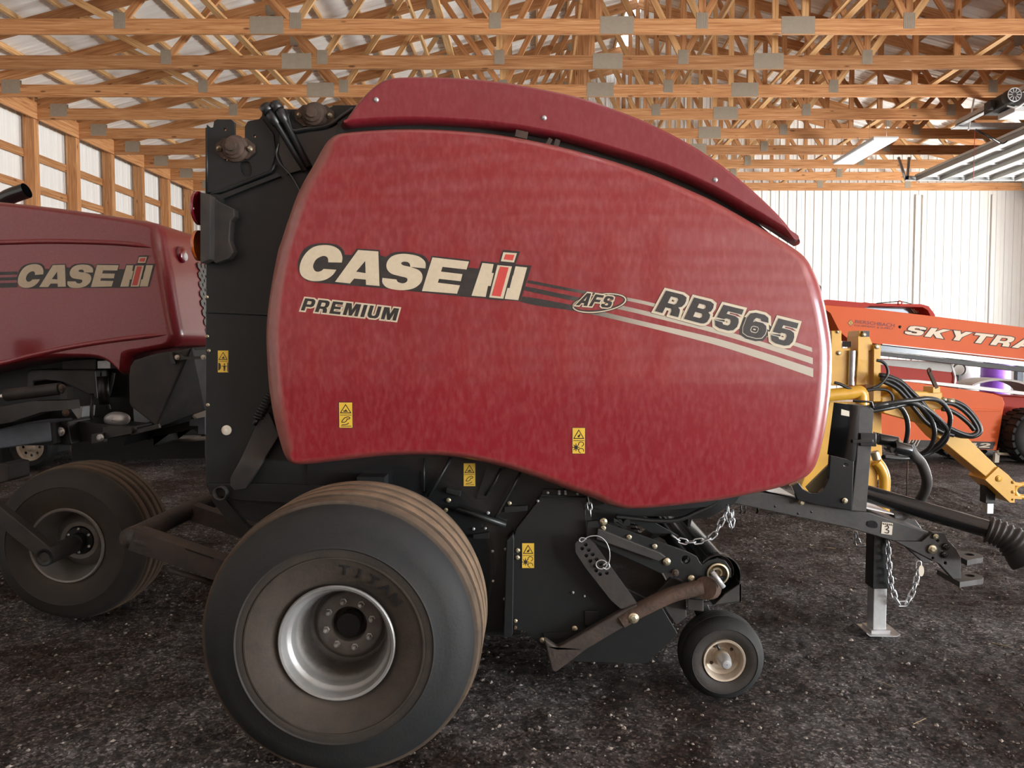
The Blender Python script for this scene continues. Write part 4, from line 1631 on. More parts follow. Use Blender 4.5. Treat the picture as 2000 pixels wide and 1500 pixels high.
# ---- road wheels
def road_wheel(cx, cz, y0, sgn, R, parent, near=True):
    """y0 = rim face; sgn +1 when the baler lies behind the wheel"""
    Y = lambda y: sgn * y
    k = R / 0.525
    prof = [(0.196 * k, Y(0.030)), (0.212 * k, Y(0.014), .12), (0.232 * k, Y(0.0), .2), (0.27 * k, Y(-0.020), .2), (0.318 * k, Y(-0.034), .17), (0.3185 * k, Y(-0.038), .15), (0.324 * k, Y(-0.038), .15), (0.3245 * k, Y(-0.034), .14), (0.335 * k, Y(-0.036), .13),
            (0.352 * k, Y(-0.036), .08), (0.357 * k, Y(-0.040), .05), (0.362 * k, Y(-0.036)), (0.41 * k, Y(-0.026)), (0.455 * k, Y(-0.004)), (0.484 * k, Y(0.024)), (0.496 * k, Y(0.045)),
            (0.498 * k, Y(0.050), .25), (0.509 * k, Y(0.052), .45), (0.5135 * k, Y(0.07), .5), (0.517 * k, Y(0.098), .55)]
    y = 0.098
    for i in range(3):
        prof += [(0.518 * k, Y(y), .6), (0.499 * k, Y(y + 0.003)), (0.499 * k, Y(y + 0.021)), (0.5215 * k, Y(y + 0.024), .6), (0.5225 * k, Y(y + 0.026), 1.0), (0.5225 * k, Y(y + 0.09), 1.0), (0.521 * k, Y(y + 0.097), 0.9)]
        y += 0.100
    prof += [(0.503 * k, Y(y + 0.003)), (0.503 * k, Y(y + 0.017)), (0.515 * k, Y(y + 0.022), .8), (0.508 * k, Y(y + 0.07), .5), (0.49 * k, Y(y + 0.085)), (0.455 * k, Y(y + 0.12)), (0.36 * k, Y(y + 0.15)), (0.27 * k, Y(y + 0.13)), (0.2 * k, Y(y + 0.09))]
    c = (cx, y0, cz)
    mb = MB().lathe(c, prof, 128)
    tyre = obj('wheel', mb, RUBBER, parent, autosmooth=28)
    rim = [(0.205, 0.016), (0.2125, 0.004), (0.2125, -0.004), (0.208, -0.009), (0.200, -0.007), (0.195, 0.004), (0.193, 0.026, .1), (0.188, 0.036, .2), (0.180, 0.040, .25), (0.1765, 0.046, .2), (0.1755, 0.074, .3), (0.168, 0.088, .8), (0.158, 0.098, 1.3), (0.155, 0.12, 1.5),
           (0.153, 0.185, 1.5), (0.150, 0.205, 1.1), (0.142, 0.214, .9), (0.133, 0.209, .7), (0.128, 0.196, .8), (0.123, 0.192, .8), (0.116, 0.190, .8), (0.070, 0.190, .8), (0.067, 0.194, 1), (0.066, 0.24, 1)]  # third value darkens the deep barrel: recess shade put into colour; disc greyer
    mb = MB().lathe(c, [(r * k, Y(y_), (d_[0] if d_ else 0.0)) for r, y_, *d_ in rim], 72)
    r_ = obj('rim', mb, SILVER, tyre, autosmooth=40)
    plabel(r_, 'silver dished rim')
    mb = MB().lathe(c, [(0.067 * k, Y(0.245)), (0.046 * k, Y(0.24)), (0.044 * k, Y(0.205)), (0.036 * k, Y(0.197)), (0.004, Y(0.195))], 28)
    obj('hub', mb, RUSTB, tyre, autosmooth=35)
    for i in range(8):
        a = 2 * PI * (i + 0.3) / 8
        q = (cx + math.cos(a) * 0.091 * k, y0 + Y(0.190), cz + math.sin(a) * 0.091 * k)
        mb = MB().lathe(q, [(0.0135, 0.0), (0.0135, Y(-0.004)), (0.0105, Y(-0.005)), (0.0105, Y(-0.018)), (0.007, Y(-0.022)), (0.003, Y(-0.023))], 6, smooth=False, cap1=True)
        obj('lug_nut', mb, GALV, tyre)
    return tyre


wc = W(657.5, 1256, 2.72)
WR = wc.z
tyre = road_wheel(wc.x, wc.z, 2.72, 1, WR, baler)
plabel(tyre, 'wide ribbed tyre with brown dusty tread')
road_wheel(wc.x, wc.z, 2 * YC - 2.72, -1, WR, baler)
# raised maker's word on the near sidewall
mb = MB()
sc_ = WR / 0.525
for i, ch in enumerate('TITAN'):
    v, fc = glyphs(ch, 0.02)
    x0, x1 = min(p[0] for p in v), max(p[0] for p in v)
    y0_, y1_ = min(p[1] for p in v), max(p[1] for p in v)
    a = PI / 2 - (0.145 + i * 0.195)
    hgt = 0.038
    pts = []
    for p in v:
        u = (p[0] - (x0 + x1) / 2) / (y1_ - y0_) * hgt * 1.15
        w = (p[1] - y0_) / (y1_ - y0_) * hgt
        rr = (0.262 + w) * sc_ if False else 0.258 * sc_ + w
        an = a - u / rr
        yy = 2.72 - (0.0165 + (rr / sc_ - 0.262) * 0.31) - 0.0035
        pts.append((wc.x + rr * math.cos(an), yy, wc.z + rr * math.sin(an)))
    mb.add(pts, fc)
    n = len(pts)
    # give the letters their thickness
    mb.add([(p[0], p[1] + 0.006, p[2]) for p in pts], [])
    from collections import Counter
    cnt = Counter()
    for f in fc:
        for k in range(len(f)):
            cnt[(f[k], f[(k + 1) % len(f)])] += 1
    base = len(mb.v) - 2 * n
    for (p, q), _ in list(cnt.items()):
        if (q, p) not in cnt:
            mb.f.append((base + p, base + q, base + n + q, base + n + p))
            mb.mi.append(0)
            mb.sm.append(False)
plabel(obj('raised_lettering', mb, RUBBER, tyre), 'raised block letters on the sidewall')
# axle
mb = MB().cyl((wc.x, 2.9, wc.z), (wc.x, 2 * YC - 2.9, wc.z), 0.045, 20)
mb.box(wc.x - 0.06, wc.x + 0.06, DB - 0.1, DB + 0.05, wc.z - 0.06, wc.z + 0.5)
obj('axle', mb, BLACK, baler)

# ---- bale ramp behind the wheels
def bar(mb, p, q, a, b):
    mb.obox(p, q, a, b)


mb = MB()
A = W(262, 1050, 3.32)
B = W(560, 1150, 3.32)
E = Vector((A.x, 5.05, A.z))
cn = [A + Vector((0.04, 0, 0)), E + Vector((0.04, 0, 0))]
mb.obox(A + Vector((0.01, 0.0, 0.0)), B, 0.09, 0.09)
fa = Vector((A.x, 3.86, A.z))
mb.obox(fa + Vector((0.02, 0, 0)), fa + (B - A), 0.07, 0.08)
fb = Vector((A.x, 5.0, A.z))
mb.obox(fb, fb + (B - A), 0.07, 0.08)
mb.tube(smooth_line([A + Vector((0.10, 0.0, -0.032)), A + Vector((0.02, 0.0, -0.005)), A + Vector((-0.012, 0.05, 0)), A + Vector((-0.012, 0.12, 0)), E], 6), 0.045, 12)
mb.tube([A + Vector((-0.012, 0.12, 0)), E], 0.042, 12)
ramp = obj('bale_ramp', mb, RUSTB, baler, bevel=0.006)
plabel(ramp, 'worn black tubular frame low behind the gate')
mb = MB()
s0 = A.lerp(B, 0.37) + Vector((0, -0.03, 0.046))
s1 = A.lerp(B, 0.55) + Vector((0, -0.03, 0.046))
mb.obox(s0, s1, 0.035, 0.006)
obj('slot', mb, GLOSSB, ramp)
mb = MB()
mb.cyl(W(330, 1112, 3.36), W(420, 1140, 3.36), 0.014, 8)
obj('ramp_spring', mb, RUSTB, ramp)
mb = MB()
mb.obox(W(425, 968, DB + 0.02), W(520, 1090, DB + 0.05), 0.05, 0.05)
obj('gate_strut', mb, BLACK, baler)

# ---- pickup at the front, black
Z8 = lambda x, y: (880 + x / 2.8846, 880 + y / 2.8846)
DP = 3.40


def plate(name, pts, d, t, mat, parent, holes=(), bev=0.002, z=None):
    q = [z(*p) for p in pts] if z else pts
    hh = [[z(*p) for p in h] if z else h for h in holes]
    mb = MB().prism(PX(q, d), d, d + t, [PX(h, d) for h in hh])
    return obj(name, mb, mat, parent, bevel=bev)


plate('pickup_side_plate', [(515, 246), (760, 262), (765, 480), (830, 590), (960, 760), (1190, 880), (1280, 1030), (1105, 1200), (720, 1190), (560, 1150), (520, 1110), (420, 1018), (352, 1010),
                           (350, 500), (372, 440), (490, 290)], DP - 0.02, 0.02, BLACK, baler, (), 0.002, Z8)
plate('pickup_flange', [(315, 508), (352, 470), (358, 500), (350, 1035), (338, 1055), (298, 1050)], DP - 0.06, 0.05, BLACK, baler, (), 0.003, Z8)
mb = MB()
for q in ([(515, 262), (760, 262), (760, 268), (515, 268)],):
    mb.prism(PX([Z8(*p) for p in q], DP - 0.03), DP - 0.03, DP - 0.02)
mb.prism(PX([Z8(*p) for p in ((520, 220), (700, 222), (760, 235), (760, 262), (515, 246))], DP - 0.01), DP - 0.01, DP + 0.01)
mb.prism(PX([Z8(*p) for p in ((755, 905), (830, 905), (836, 980), (800, 1000), (755, 985))], DP - 0.03), DP - 0.03, DP - 0.02)
mb.prism(PX([Z8(*p) for p in ((518, 1030), (750, 1010), (760, 1040), (540, 1070))], DP - 0.028), DP - 0.028, DP - 0.02)
obj('stiffener', mb, BLACK, baler, bevel=0.002)
# body of the pickup behind the plate: reel and pan between two side plates
mb = MB()
pr = [Z8(*p) for p in ((600, 600), (760, 420), (1000, 560), (1190, 700), (1260, 800), (1250, 1000), (1105, 1190), (720, 1185), (560, 1100))]
mb.prism(PX(pr, DP + 0.12), DP + 0.12, 2 * YC - DP - 0.12)
obj('pickup_reel', mb, BLACKD, baler)
mb = MB()
for k in range(16):
    y = DP + 0.15 + k * 0.1
    for a0, a1 in (((1010, 560), (1075, 600)), ((1190, 820), (1262, 858)), ((1230, 960), (1290, 1010)), ((1150, 690), (1215, 700))):
        p, q = Z8(*a0), Z8(*a1)
        mb.tube([(*PX([p], DP)[0],) and (PX([p], DP)[0][0], y, PX([p], DP)[0][1]), (PX([q], DP)[0][0], y, PX([q], DP)[0][1])], 0.004, 5)
tn = obj('tines', mb, DGREY, baler)
mb = MB().prism(PX(pr, DP), 2 * YC - DP - 0.02, 2 * YC - DP)
obj('pickup_side_plate', mb, BLACK, baler)
mb = MB()
mb.prism(PX([Z8(*p) for p in ((1160, 800), (1240, 720), (1320, 750), (1325, 830), (1330, 940), (1270, 985), (1200, 880))], DP + 0.02), DP + 0.02, DP + 0.05)
obj('wheel_mount', mb, DGREY, baler, bevel=0.003)
# windguard arm
plate('windguard_arm', [(770, 400), (830, 395), (905, 420), (1010, 455), (1345, 577), (1390, 600), (1408, 635), (1420, 645), (1450, 620), (1500, 607), (1550, 622), (1580, 670), (1580, 715),
                        (1450, 705), (1390, 745), (1350, 762), (1250, 690), (1180, 690), (830, 530), (768, 500)], DP - 0.05, 0.02, BLACK, baler,
      [ell(1325, 615, 24, 24, 16), ell(1502, 690, 62, 62, 24)], 0.002, Z8)
mb = MB().prism(PX([Z8(*p) for p in ((830, 440), (860, 450), (1180, 575), (1215, 600), (1170, 625), (820, 500))], DP - 0.075), DP - 0.075, DP - 0.05)
obj('windguard_arm_channel', mb, DGREY, baler, bevel=0.004)
# clearance for the bright bearing ring in the lobe
c = W(*Z8(1502, 690), DP - 0.04)
rr = ML(62 / 2.8846, DP)
mb = MB().lathe(c, [(rr * 1.0, 0.02), (rr * 1.0, -0.018), (rr * 0.86, -0.02), (rr * 0.86, 0.02), (rr * 0.5, 0.03), (rr * 0.5, 0.0), (rr * 0.35, 0.0), (rr * 0.35, 0.03), (0.004, 0.03)], 28)
plabel(obj('roller_bearing', mb, ZINC, baler, autosmooth=35), 'gold zinc bearing ring')
# crop roller reaching across the pickup
c = W(*Z8(1502, 690), DP)
mb = MB()
mb.cyl((c.x, DP + 0.02, c.z), (c.x, 2 * YC - DP - 0.02, c.z), 0.078, 28)
mb.lathe((c.x, DP, c.z), [(0.092, -0.045), (0.097, -0.04), (0.097, 0.0), (0.08, 0.02)], 28)
obj('crop_roller', mb, GLOSSB, baler, autosmooth=35)
c = W(*Z8(1325, 615), DP)
mb = MB()
mb.cyl((c.x - 0.01, DP + 0.03, c.z + 0.01), (c.x - 0.01, 2 * YC - DP, c.z + 0.01), 0.026, 16)
mb.cyl((c.x - 0.26, DP + 0.03, c.z + 0.16), (c.x - 0.26, 2 * YC - DP, c.z + 0.16), 0.016, 12)
mb.cyl((c.x - 0.42, DP + 0.2, c.z + 0.22), (c.x - 0.42, 2 * YC - DP, c.z + 0.22), 0.013, 12)
for y in (DP + 0.35, DP + 0.8):
    mb.obox((c.x + 0.02, y, c.z), (c.x - 0.45, y, c.z + 0.26), 0.02, 0.05)
obj('crop_rack', mb, BLACK, baler)
# adjusting bar with its rows of holes
hb = []
for hx, hy in ((762, 530), (741, 552), (778, 560), (765, 592), (800, 585), (787, 622), (822, 612), (812, 650), (845, 640), (842, 697), (880, 690), (868, 662), (820, 676)):
    hb.append(ell(hx, hy, 11, 11, 10))
plate('height_bar', [(702, 530), (712, 512), (745, 496), (780, 500), (815, 530), (890, 640), (1050, 860), (1000, 885), (960, 892), (905, 845), (760, 660), (705, 575)],
      DP - 0.09, 0.025, BLACKD, baler, hb, 0.002, Z8)
# its pin, ring and lanyard
mb = MB()
mb.tube([W(*Z8(*p), DP - 0.105) for p in [(850 + 31 * math.cos(a), 642 + 25 * math.sin(a)) for a in [2 * PI * i / 24 for i in range(24)]]], 0.0024, 6, closed=True)
mb.tube(smooth_line([W(*Z8(*p), DP - 0.105) for p in ((860, 645), (885, 632), (895, 655), (878, 668), (858, 660))]), 0.0035, 6)
mb.tube(smooth_line([W(*Z8(*p), DP - 0.11) for p in ((760, 494), (790, 482), (835, 483), (872, 510), (893, 555), (897, 600), (890, 640))]), 0.0022, 6)
mb.tube(smooth_line([W(*Z8(*p), DP - 0.105) for p in ((760, 494), (735, 492), (725, 506), (740, 514), (765, 494))]), 0.0026, 6)
plabel(obj('lanyard_pin', mb, GALV, baler), 'bright ring pin on a wire lanyard')
# wheel arm: black bar turning into a rusty pipe, box end
mb = MB()
q = [Z8(*p) for p in ((525, 1060), (600, 1110), (640, 1090), (960, 905), (1045, 866), (1105, 915), (1020, 970), (760, 1125), (655, 1205), (595, 1250), (570, 1245), (545, 1150))]
mb.prism(PX(q, DP - 0.10), DP - 0.10, DP - 0.06)
obj('wheel_arm', mb, RUSTB, baler, bevel=0.008, bseg=3)
mb = MB()
pts = smooth_line([W(*Z8(*p), DP - 0.08) for p in ((960, 958), (1030, 915), (1120, 870), (1230, 818), (1330, 788), (1420, 770))], 5)
mb.tube(pts, 0.034, 16)
pts = [W(*Z8(1400, 735), DP - 0.09), W(*Z8(1490, 835), DP - 0.02)]
mb.tube([W(*Z8(1435, 775), DP - 0.10), W(*Z8(1465, 775), DP - 0.02)], 0.05, 16)
obj('wheel_arm_pipe', mb, RUST, baler, autosmooth=50)
mb = MB()
mb.prism(PX([Z8(*p) for p in ((1520, 705), (1638, 742), (1636, 850), (1490, 876), (1400, 860), (1480, 850))], DP + 0.06), DP + 0.06, DP + 0.08)
mb.prism(PX([Z8(*p) for p in ((1640, 745), (1640, 852), (1480, 876), (1545, 810))], DP - 0.06), DP - 0.06, DP - 0.05)
mb.prism(PX([Z8(*p) for p in ((1628, 745), (1640, 745), (1640, 852), (1628, 852))], DP - 0.06), DP - 0.06, DP + 0.08)
mb.prism(PX([Z8(*p) for p in ((1480, 868), (1636, 845), (1636, 852), (1480, 876))], DP - 0.06), DP - 0.06, DP + 0.08)
obj('arm_box', mb, DGREY, baler, bevel=0.002)
mb = MB().cyl(W(*Z8(1472, 680), DP - 0.11), W(*Z8(1538, 770), DP - 0.11), 0.011, 12)
plabel(obj('arm_pin', mb, GALV, baler), 'shiny worn pin')
for px, py, r, m in ((862, 400, .017, ZINC), (861, 437, .012, ZINC), (1006, 488, .012, ZINC), (1150, 540, .012, ZINC), (1218, 626, .018, ZINC), (1266, 689, .017, RUST), (1357, 721, .016, ZINC),
                     (378, 563, .011, ZINC), (377, 603, .011, ZINC), (366, 960, .009, ZINC), (364, 997, .009, RUST), (699, 1003, .013, ZINC), (518, 1069, .013, ZINC), (768, 1033, .009, DGREY),
                     (612, 230, .006, GALV), (612, 243, .006, GALV), (648, 230, .006, GALV), (648, 243, .006, GALV), (716, 245, .006, GALV), (548, 238, .006, GALV),
                     (690, 800, .006, GALV), (755, 820, .005, GALV), (492, 284, .006, GALV)):
    p = Z8(px, py)
    bolt(p[0], p[1], DP - (0.055 if px > 800 else 0.024), r, baler, m)
c = Z8(1031, 944)
bolt(c[0], c[1], DP - 0.112, 0.024, baler, ZINC)
warning(1019, 1060, 1044, 1110, DP - 0.022, flat(DP - 0.022), baler, 'gears')
# hose and dark underside below the shield
mb = MB()
mb.tube(smooth_line([W(*Z8(*p), DP + 0.05) for p in ((930, 372), (1050, 385), (1150, 395), (1250, 395), (1320, 378), (1380, 350), (1470, 310), (1520, 270))]), 0.011, 10)
plabel(obj('hose', mb, HOSE, baler), 'black hose looping under the panel')
mb = MB().prism(PX([Z8(*p) for p in ((900, 320), (1640, 240), (1600, 300), (1450, 380), (1360, 385), (1350, 430), (1335, 430), (1340, 370), (1000, 372), (920, 380), (920, 420), (800, 400), (770, 300))], DP + 0.1), DP + 0.1, 2 * YC - DP - 0.1)
obj('belly_pan', mb, BLACK, baler)


# ---- chains
def chain_on(pts, r=0.006, link=0.040, wide=0.011):
    """links strung along a line, every second one turned"""
    P = resample3(pts, link * 0.78)
    mb = MB()
    for i in range(len(P) - 1):
        c = (P[i] + P[i + 1]) / 2
        t = (P[i + 1] - P[i]).normalized()
        a = Vector((0, 1, 0))
        s = t.cross(a)
        s = s.normalized() if s.length > 1e-4 else Vector((1, 0, 0))
        u = s if i % 2 else t.cross(s).normalized()
        hl = link / 2 - wide
        ring = []
        for k in range(14):
            an = 2 * PI * k / 14
            ca, sa = math.cos(an), math.sin(an)
            ring.append(c + t * (hl * (1 if ca > 0 else -1) + wide * ca) + u * (wide * sa))
        mb.tube(ring, r * 0.55, 6, closed=True)
    return mb


def resample3(pts, step):
    P = [Vector(p) for p in pts]
    out, acc = [], 0.0
    for a, b in zip(P[:-1], P[1:]):
        L = (b - a).length
        t = acc
        while t < L:
            out.append(a.lerp(b, t / L))
            t += step
        acc = t - L
    return out


pts = smooth_line([W(*Z8(*p), DP + 0.03) for p in ((1250, 480), (1275, 495), (1300, 512), (1340, 516), (1390, 512), (1430, 505), (1470, 488), (1500, 455), (1520, 410), (1545, 360), (1570, 310))])
obj('chain', chain_on(pts, 0.007, 0.046, 0.012), CHAIN, baler)
pts = smooth_line([W(*Z8(*p), DP + 0.04) for p in ((1560, 310), (1565, 350), (1572, 400), (1578, 435), (1585, 400), (1590, 350), (1582, 305))])
obj('chain', chain_on(pts, 0.007, 0.046, 0.012), CHAIN, baler)
pts = smooth_line([W(*Z8(*p), DP - 0.03) for p in ((775, 262), (780, 290), (782, 320), (790, 345), (788, 375))])
obj('chain', chain_on(pts, 0.006, 0.036, 0.010), CHAIN, baler)

# ---- gauge wheel
gc = W(1415.5, 1291.5, 3.36)
gr = gc.z
k = gr / 0.19
prof = [(0.094, 0.022), (0.100, 0.006, .1), (0.112, 0.000, .1), (0.13, -0.006, .1), (0.146, -0.006, .05), (0.148, -0.009), (0.152, -0.006), (0.165, 0.004), (0.178, 0.018), (0.186, 0.034), (0.189, 0.05)]
y = 0.05
for i in range(4):
    prof += [(0.1895, y), (0.184, y + 0.003), (0.184, y + 0.007), (0.1902, y + 0.010)]
    y += 0.02
prof += [(0.189, y), (0.184, y + 0.02), (0.16, y + 0.045), (0.12, y + 0.045), (0.09, y + 0.03)]
mb = MB().lathe(gc, [(p[0] * k, *p[1:]) for p in prof], 72)
gw = obj('gauge_wheel', mb, RUBBER, baler, autosmooth=32)
mb = MB().lathe(gc, [(r * k, y_) for r, y_ in ((0.092, 0.03), (0.097, 0.008), (0.094, 0.0), (0.086, 0.002), (0.080, 0.020), (0.078, 0.045), (0.066, 0.052), (0.060, 0.060), (0.046, 0.062), (0.042, 0.058), (0.034, 0.058), (0.032, 0.02), (0.03, 0.015))], 48)
o = obj('rim', mb, RIMW, gw, autosmooth=35)
plabel(o, 'cream rim with rust stains')
mb = MB().lathe(gc, [(0.03, 0.06), (0.03, 0.0), (0.026, -0.012), (0.024, -0.03), (0.018, -0.038), (0.006, -0.04), (0.002, -0.04)], 24)
obj('hub_cap', mb, GALV, gw, autosmooth=40)
for i in range(4):
    a = PI / 2 * i + 0.6
    mb = MB().lathe((gc.x + 0.055 * math.cos(a), gc.y + 0.061, gc.z + 0.055 * math.sin(a)), [(0.008, 0.0), (0.008, -0.004), (0.004, -0.008)], 8, cap1=True)
    obj('lug_nut', mb, RUST, gw)
mb = MB().cyl(W(1396, 1252, 3.36 + 0.015), W(1406, 1270, 3.36 - 0.005), 0.006, 8)
obj('valve_stem', mb, HOSE, gw)
mb = MB()
mb.cyl((gc.x, gc.y + 0.06, gc.z), (gc.x, DP + 0.15, gc.z), 0.015, 12)
mb.obox((gc.x, DP + 0.17, gc.z), W(*Z8(1380, 800), DP + 0.17), 0.03, 0.07)
mb.obox(W(*Z8(1380, 870), DP - 0.04), W(*Z8(1380, 870), DP + 0.2), 0.07, 0.05)
obj('wheel_fork', mb, DGREY, baler, bevel=0.003)
# far gauge wheel: a copy on the other side
g2 = copy_tree(gw, baler)
g2.location = (0, 2 * YC - 2 * gc.y + 0.0 - 0.16 + 0.0, 0)

# ---- tongue
DT = 4.10
ton = [(1380, 955), (1439, 973), (1490, 962), (1559, 974), (1664, 998), (1700, 1001), (1820, 1043), (1838, 1052), (1820, 1096), (1748, 1057), (1664, 1033), (1439, 985), (1380, 985)]
mb = MB().prism(PX([(1360, 950), (1490, 962), (1559, 974), (1664, 998), (1700, 1001), (1822, 1043), (1822, 1097), (1748, 1058), (1664, 1033), (1439, 985), (1360, 975)], DT), DT, DT + 0.34)
tongue = obj('tongue', mb, DGREY, baler, bevel=0.006)
plabel(tongue, 'charcoal drawbar')
mb = MB()
mb.prism(PX([(1748, 1057), (1800, 1058), (1822, 1040), (1846, 1042), (1852, 1056), (1868, 1072), (1877, 1090), (1877, 1131), (1862, 1131), (1835, 1102), (1820, 1094)], DT - 0.02), DT - 0.02, DT + 0.02,
         [PX(ell(1831, 1056, 3, 3, 8), DT - 0.02), PX(ell(1822, 1090, 2.5, 2.5, 8), DT - 0.02), PX(ell(1846, 1100, 3, 3, 8), DT - 0.02)])
mb.prism(PX([(1748, 1057), (1822, 1040), (1846, 1042), (1868, 1072), (1877, 1090), (1877, 1131), (1862, 1131), (1820, 1094)], DT), DT + 0.32, DT + 0.36)
obj('hitch_plate', mb, DGREY, baler, bevel=0.003)
mb = MB()
for y0_, (a, b) in ((1083, (1876, 1910)), (1124, (1862, 1911))):
    p, q = W(a, y0_, DT + 0.17), W(b, y0_ + 6, DT + 0.17)
    n = 20
    hole = [(q.x - 0.05 + 0.026 * math.cos(2 * PI * i / n), DT + 0.17 + 0.026 * math.sin(2 * PI * i / n)) for i in range(n)]
    outl = [(p.x - 0.03, DT + 0.05), (q.x - 0.06, DT + 0.09)] + [(q.x - 0.05 + 0.065 * math.cos(t), DT + 0.17 + 0.075 * math.sin(t)) for t in [-PI / 2 + PI * i / 12 for i in range(13)]] + [(q.x - 0.06, DT + 0.25), (p.x - 0.03, DT + 0.29)]
    m2 = MB().prism(outl, 0, 0.03, [hole])
    mb.add([(v[0], v[2], p.z - 0.03 + v[1]) for v in m2.v], m2.f)
plabel(obj('clevis', mb, DGREY, baler, bevel=0.003), 'two-tongue hitch clevis')
bolt(1822, 1073, DT - 0.03, 0.026, baler, ZINC)
bolt(1828, 1048, DT - 0.03, 0.016, baler, ZINC)
bolt(1848, 1068, DT - 0.03, 0.02, baler, GLOSSB)
bolt(1845, 1084, DT - 0.03, 0.018, baler, GLOSSB)
mb = MB().prism(PX(sm2([(1694, 1020), (1700, 1017), (1709, 1018), (1714, 1024), (1712, 1031), (1700, 1030), (1694, 1026)], 3), DT - 0.003), DT - 0.004, DT - 0.002)
obj('slot', mb, GLOSSB, tongue)
mb = MB().prism(PX([(1723, 1019.5), (1744, 1022), (1742, 1045), (1721, 1042)], DT - 0.003), DT - 0.003, DT)
tagp = obj('paper_tag', mb, PAPER, tongue)
plabel(tagp, 'cream paper tag with a handwritten figure')
mb = MB()
mb.tube(smooth_line([W(px, py, DT - 0.005) for px, py in ((1729, 1029), (1734, 1027), (1736, 1031), (1731, 1034), (1736, 1036), (1735, 1041), (1729, 1040))]), 0.0022, 5)
for i in range(5):
    mb.tube([W(1725 + i * 4, 1021.5 + i * 0.5, DT - 0.005), W(1727 + i * 4, 1025 + i * 0.5, DT - 0.005)], 0.0016, 5)
obj('handwriting', mb, INK, tongue)
for px, py in ((1585, 1000), (1559, 1003), (1514, 989)):
    mb = MB().lathe(W(px, py, DT), [(0.006, -0.002), (0.002, -0.003)], 10)
    obj('bolt', mb, GLOSSB, baler)
# cover plates on the tongue, coloured white in place of reflected sky
mb = MB()
for a, b in ((1490, 1556), (1690, 1750)):
    za = W(a, 962 if a < 1600 else 997, DT).z + 0.012
    p, q = W(a, 900, DT), W(b, 900, DT)
    zb_ = za - (q.x - p.x) * 0.23
    mb.add([(p.x, DT + 0.01, za), (q.x, DT + 0.01, zb_), (q.x, DT + 0.33, zb_), (p.x, DT + 0.33, za), (p.x, DT + 0.01, za + 0.006), (q.x, DT + 0.01, zb_ + 0.006), (q.x, DT + 0.33, zb_ + 0.006), (p.x, DT + 0.33, za + 0.006)],
           [(0, 1, 2, 3), (4, 7, 6, 5), (0, 4, 5, 1), (1, 5, 6, 2), (2, 6, 7, 3), (3, 7, 4, 0)])
plabel(obj('tongue_cover', mb, WHITEP, baler), 'sheet on the drawbar, whitened for the sky it reflects')
# gearbox guard: post, half-round shield, cut-out bracket
mb = MB()
p0, p1 = W(1690, 795, DT - 0.02), W(1676, 1002, DT - 0.02)
mb.prism(PX([(1678, 793), (1698, 793), (1707, 800), (1704, 846), (1692, 1001), (1662, 998), (1672, 900)], DT - 0.06), DT - 0.06, DT + 0.10)
post = obj('guard_post', mb, DGREY, baler, bevel=0.005)
mb = MB()
tl_, tr_, bl_, br_ = W(1634, 787, DT - 0.02), W(1679, 792, DT - 0.05), W(1621, 889, DT - 0.02), W(1668, 900, DT - 0.05)
v, f = [], []
n = 14
for th in (0.0, 0.006):
    for i in range(n + 1):
        t = i / n
        a = PI * (0.08 + 0.55 * t)
        dy = -math.sin(a) * 0.07
        for A_, B_ in ((tl_, tr_), (bl_, br_)):
            q = A_.lerp(B_, t)
            v.append((q.x, q.y + dy + 0.05 + th, q.z))
N_ = 2 * (n + 1)
for i in range(n):
    f += [(2 * i, 2 * i + 1, 2 * i + 3, 2 * i + 2), (N_ + 2 * i, N_ + 2 * i + 2, N_ + 2 * i + 3, N_ + 2 * i + 1),
          (2 * i, 2 * i + 2, N_ + 2 * i + 2, N_ + 2 * i), (2 * i + 1, N_ + 2 * i + 1, N_ + 2 * i + 3, 2 * i + 3)]
mb.add(v, f, 0, True)
guard = obj('driveline_guard', mb, GLOSSB, baler, autosmooth=40)
mb = MB().prism(PX([(1643, 799), (1658.5, 803), (1658.5, 813.5), (1642.5, 810.5)], DT - 0.055), DT - 0.057, DT - 0.054)
obj('sticker', mb, PAPER, guard)
plate('gearbox_bracket', [(1622, 889), (1640, 893), (1668, 900), (1664, 998), (1640, 993), (1600, 987), (1558, 976), (1547, 949), (1560, 943), (1569, 955), (1584, 963), (1600, 963), (1610, 954), (1619, 935)],
      DT - 0.06, 0.03, GLOSSB, baler, [ell(1652, 908, 3.5, 3, 8)], 0.003)
mb = MB().prism(PX([(1575, 952), (1622, 905), (1622, 935), (1612, 955), (1600, 964), (1584, 964)], DT + 0.06), DT + 0.06, DT + 0.08)
plabel(obj('gearbox_panel', mb, pmat('dusty_panel', (0.30, 0.25, 0.15), 0.6, var=0.7, vscale=14), baler), 'dusty tan inner panel')
bolt(1650, 978, DT - 0.07, 0.016, baler, ZINC)
bolt(1565, 981, DT - 0.03, 0.018, baler, ZINC)
mb = MB()
mb.obox(W(1664, 862, DT - 0.08), W(1704, 861, DT - 0.08), 0.02, 0.018)
mb.prism(PX([(1680, 846), (1711, 846), (1711, 872), (1680, 871)], DT - 0.07), DT - 0.075, DT - 0.06)
mb.tube([W(px, py, DT - 0.07) for px, py in ((1666, 783), (1703, 785), (1705, 797))], 0.006, 8)
obj('latch', mb, GLOSSB, baler, bevel=0.002)
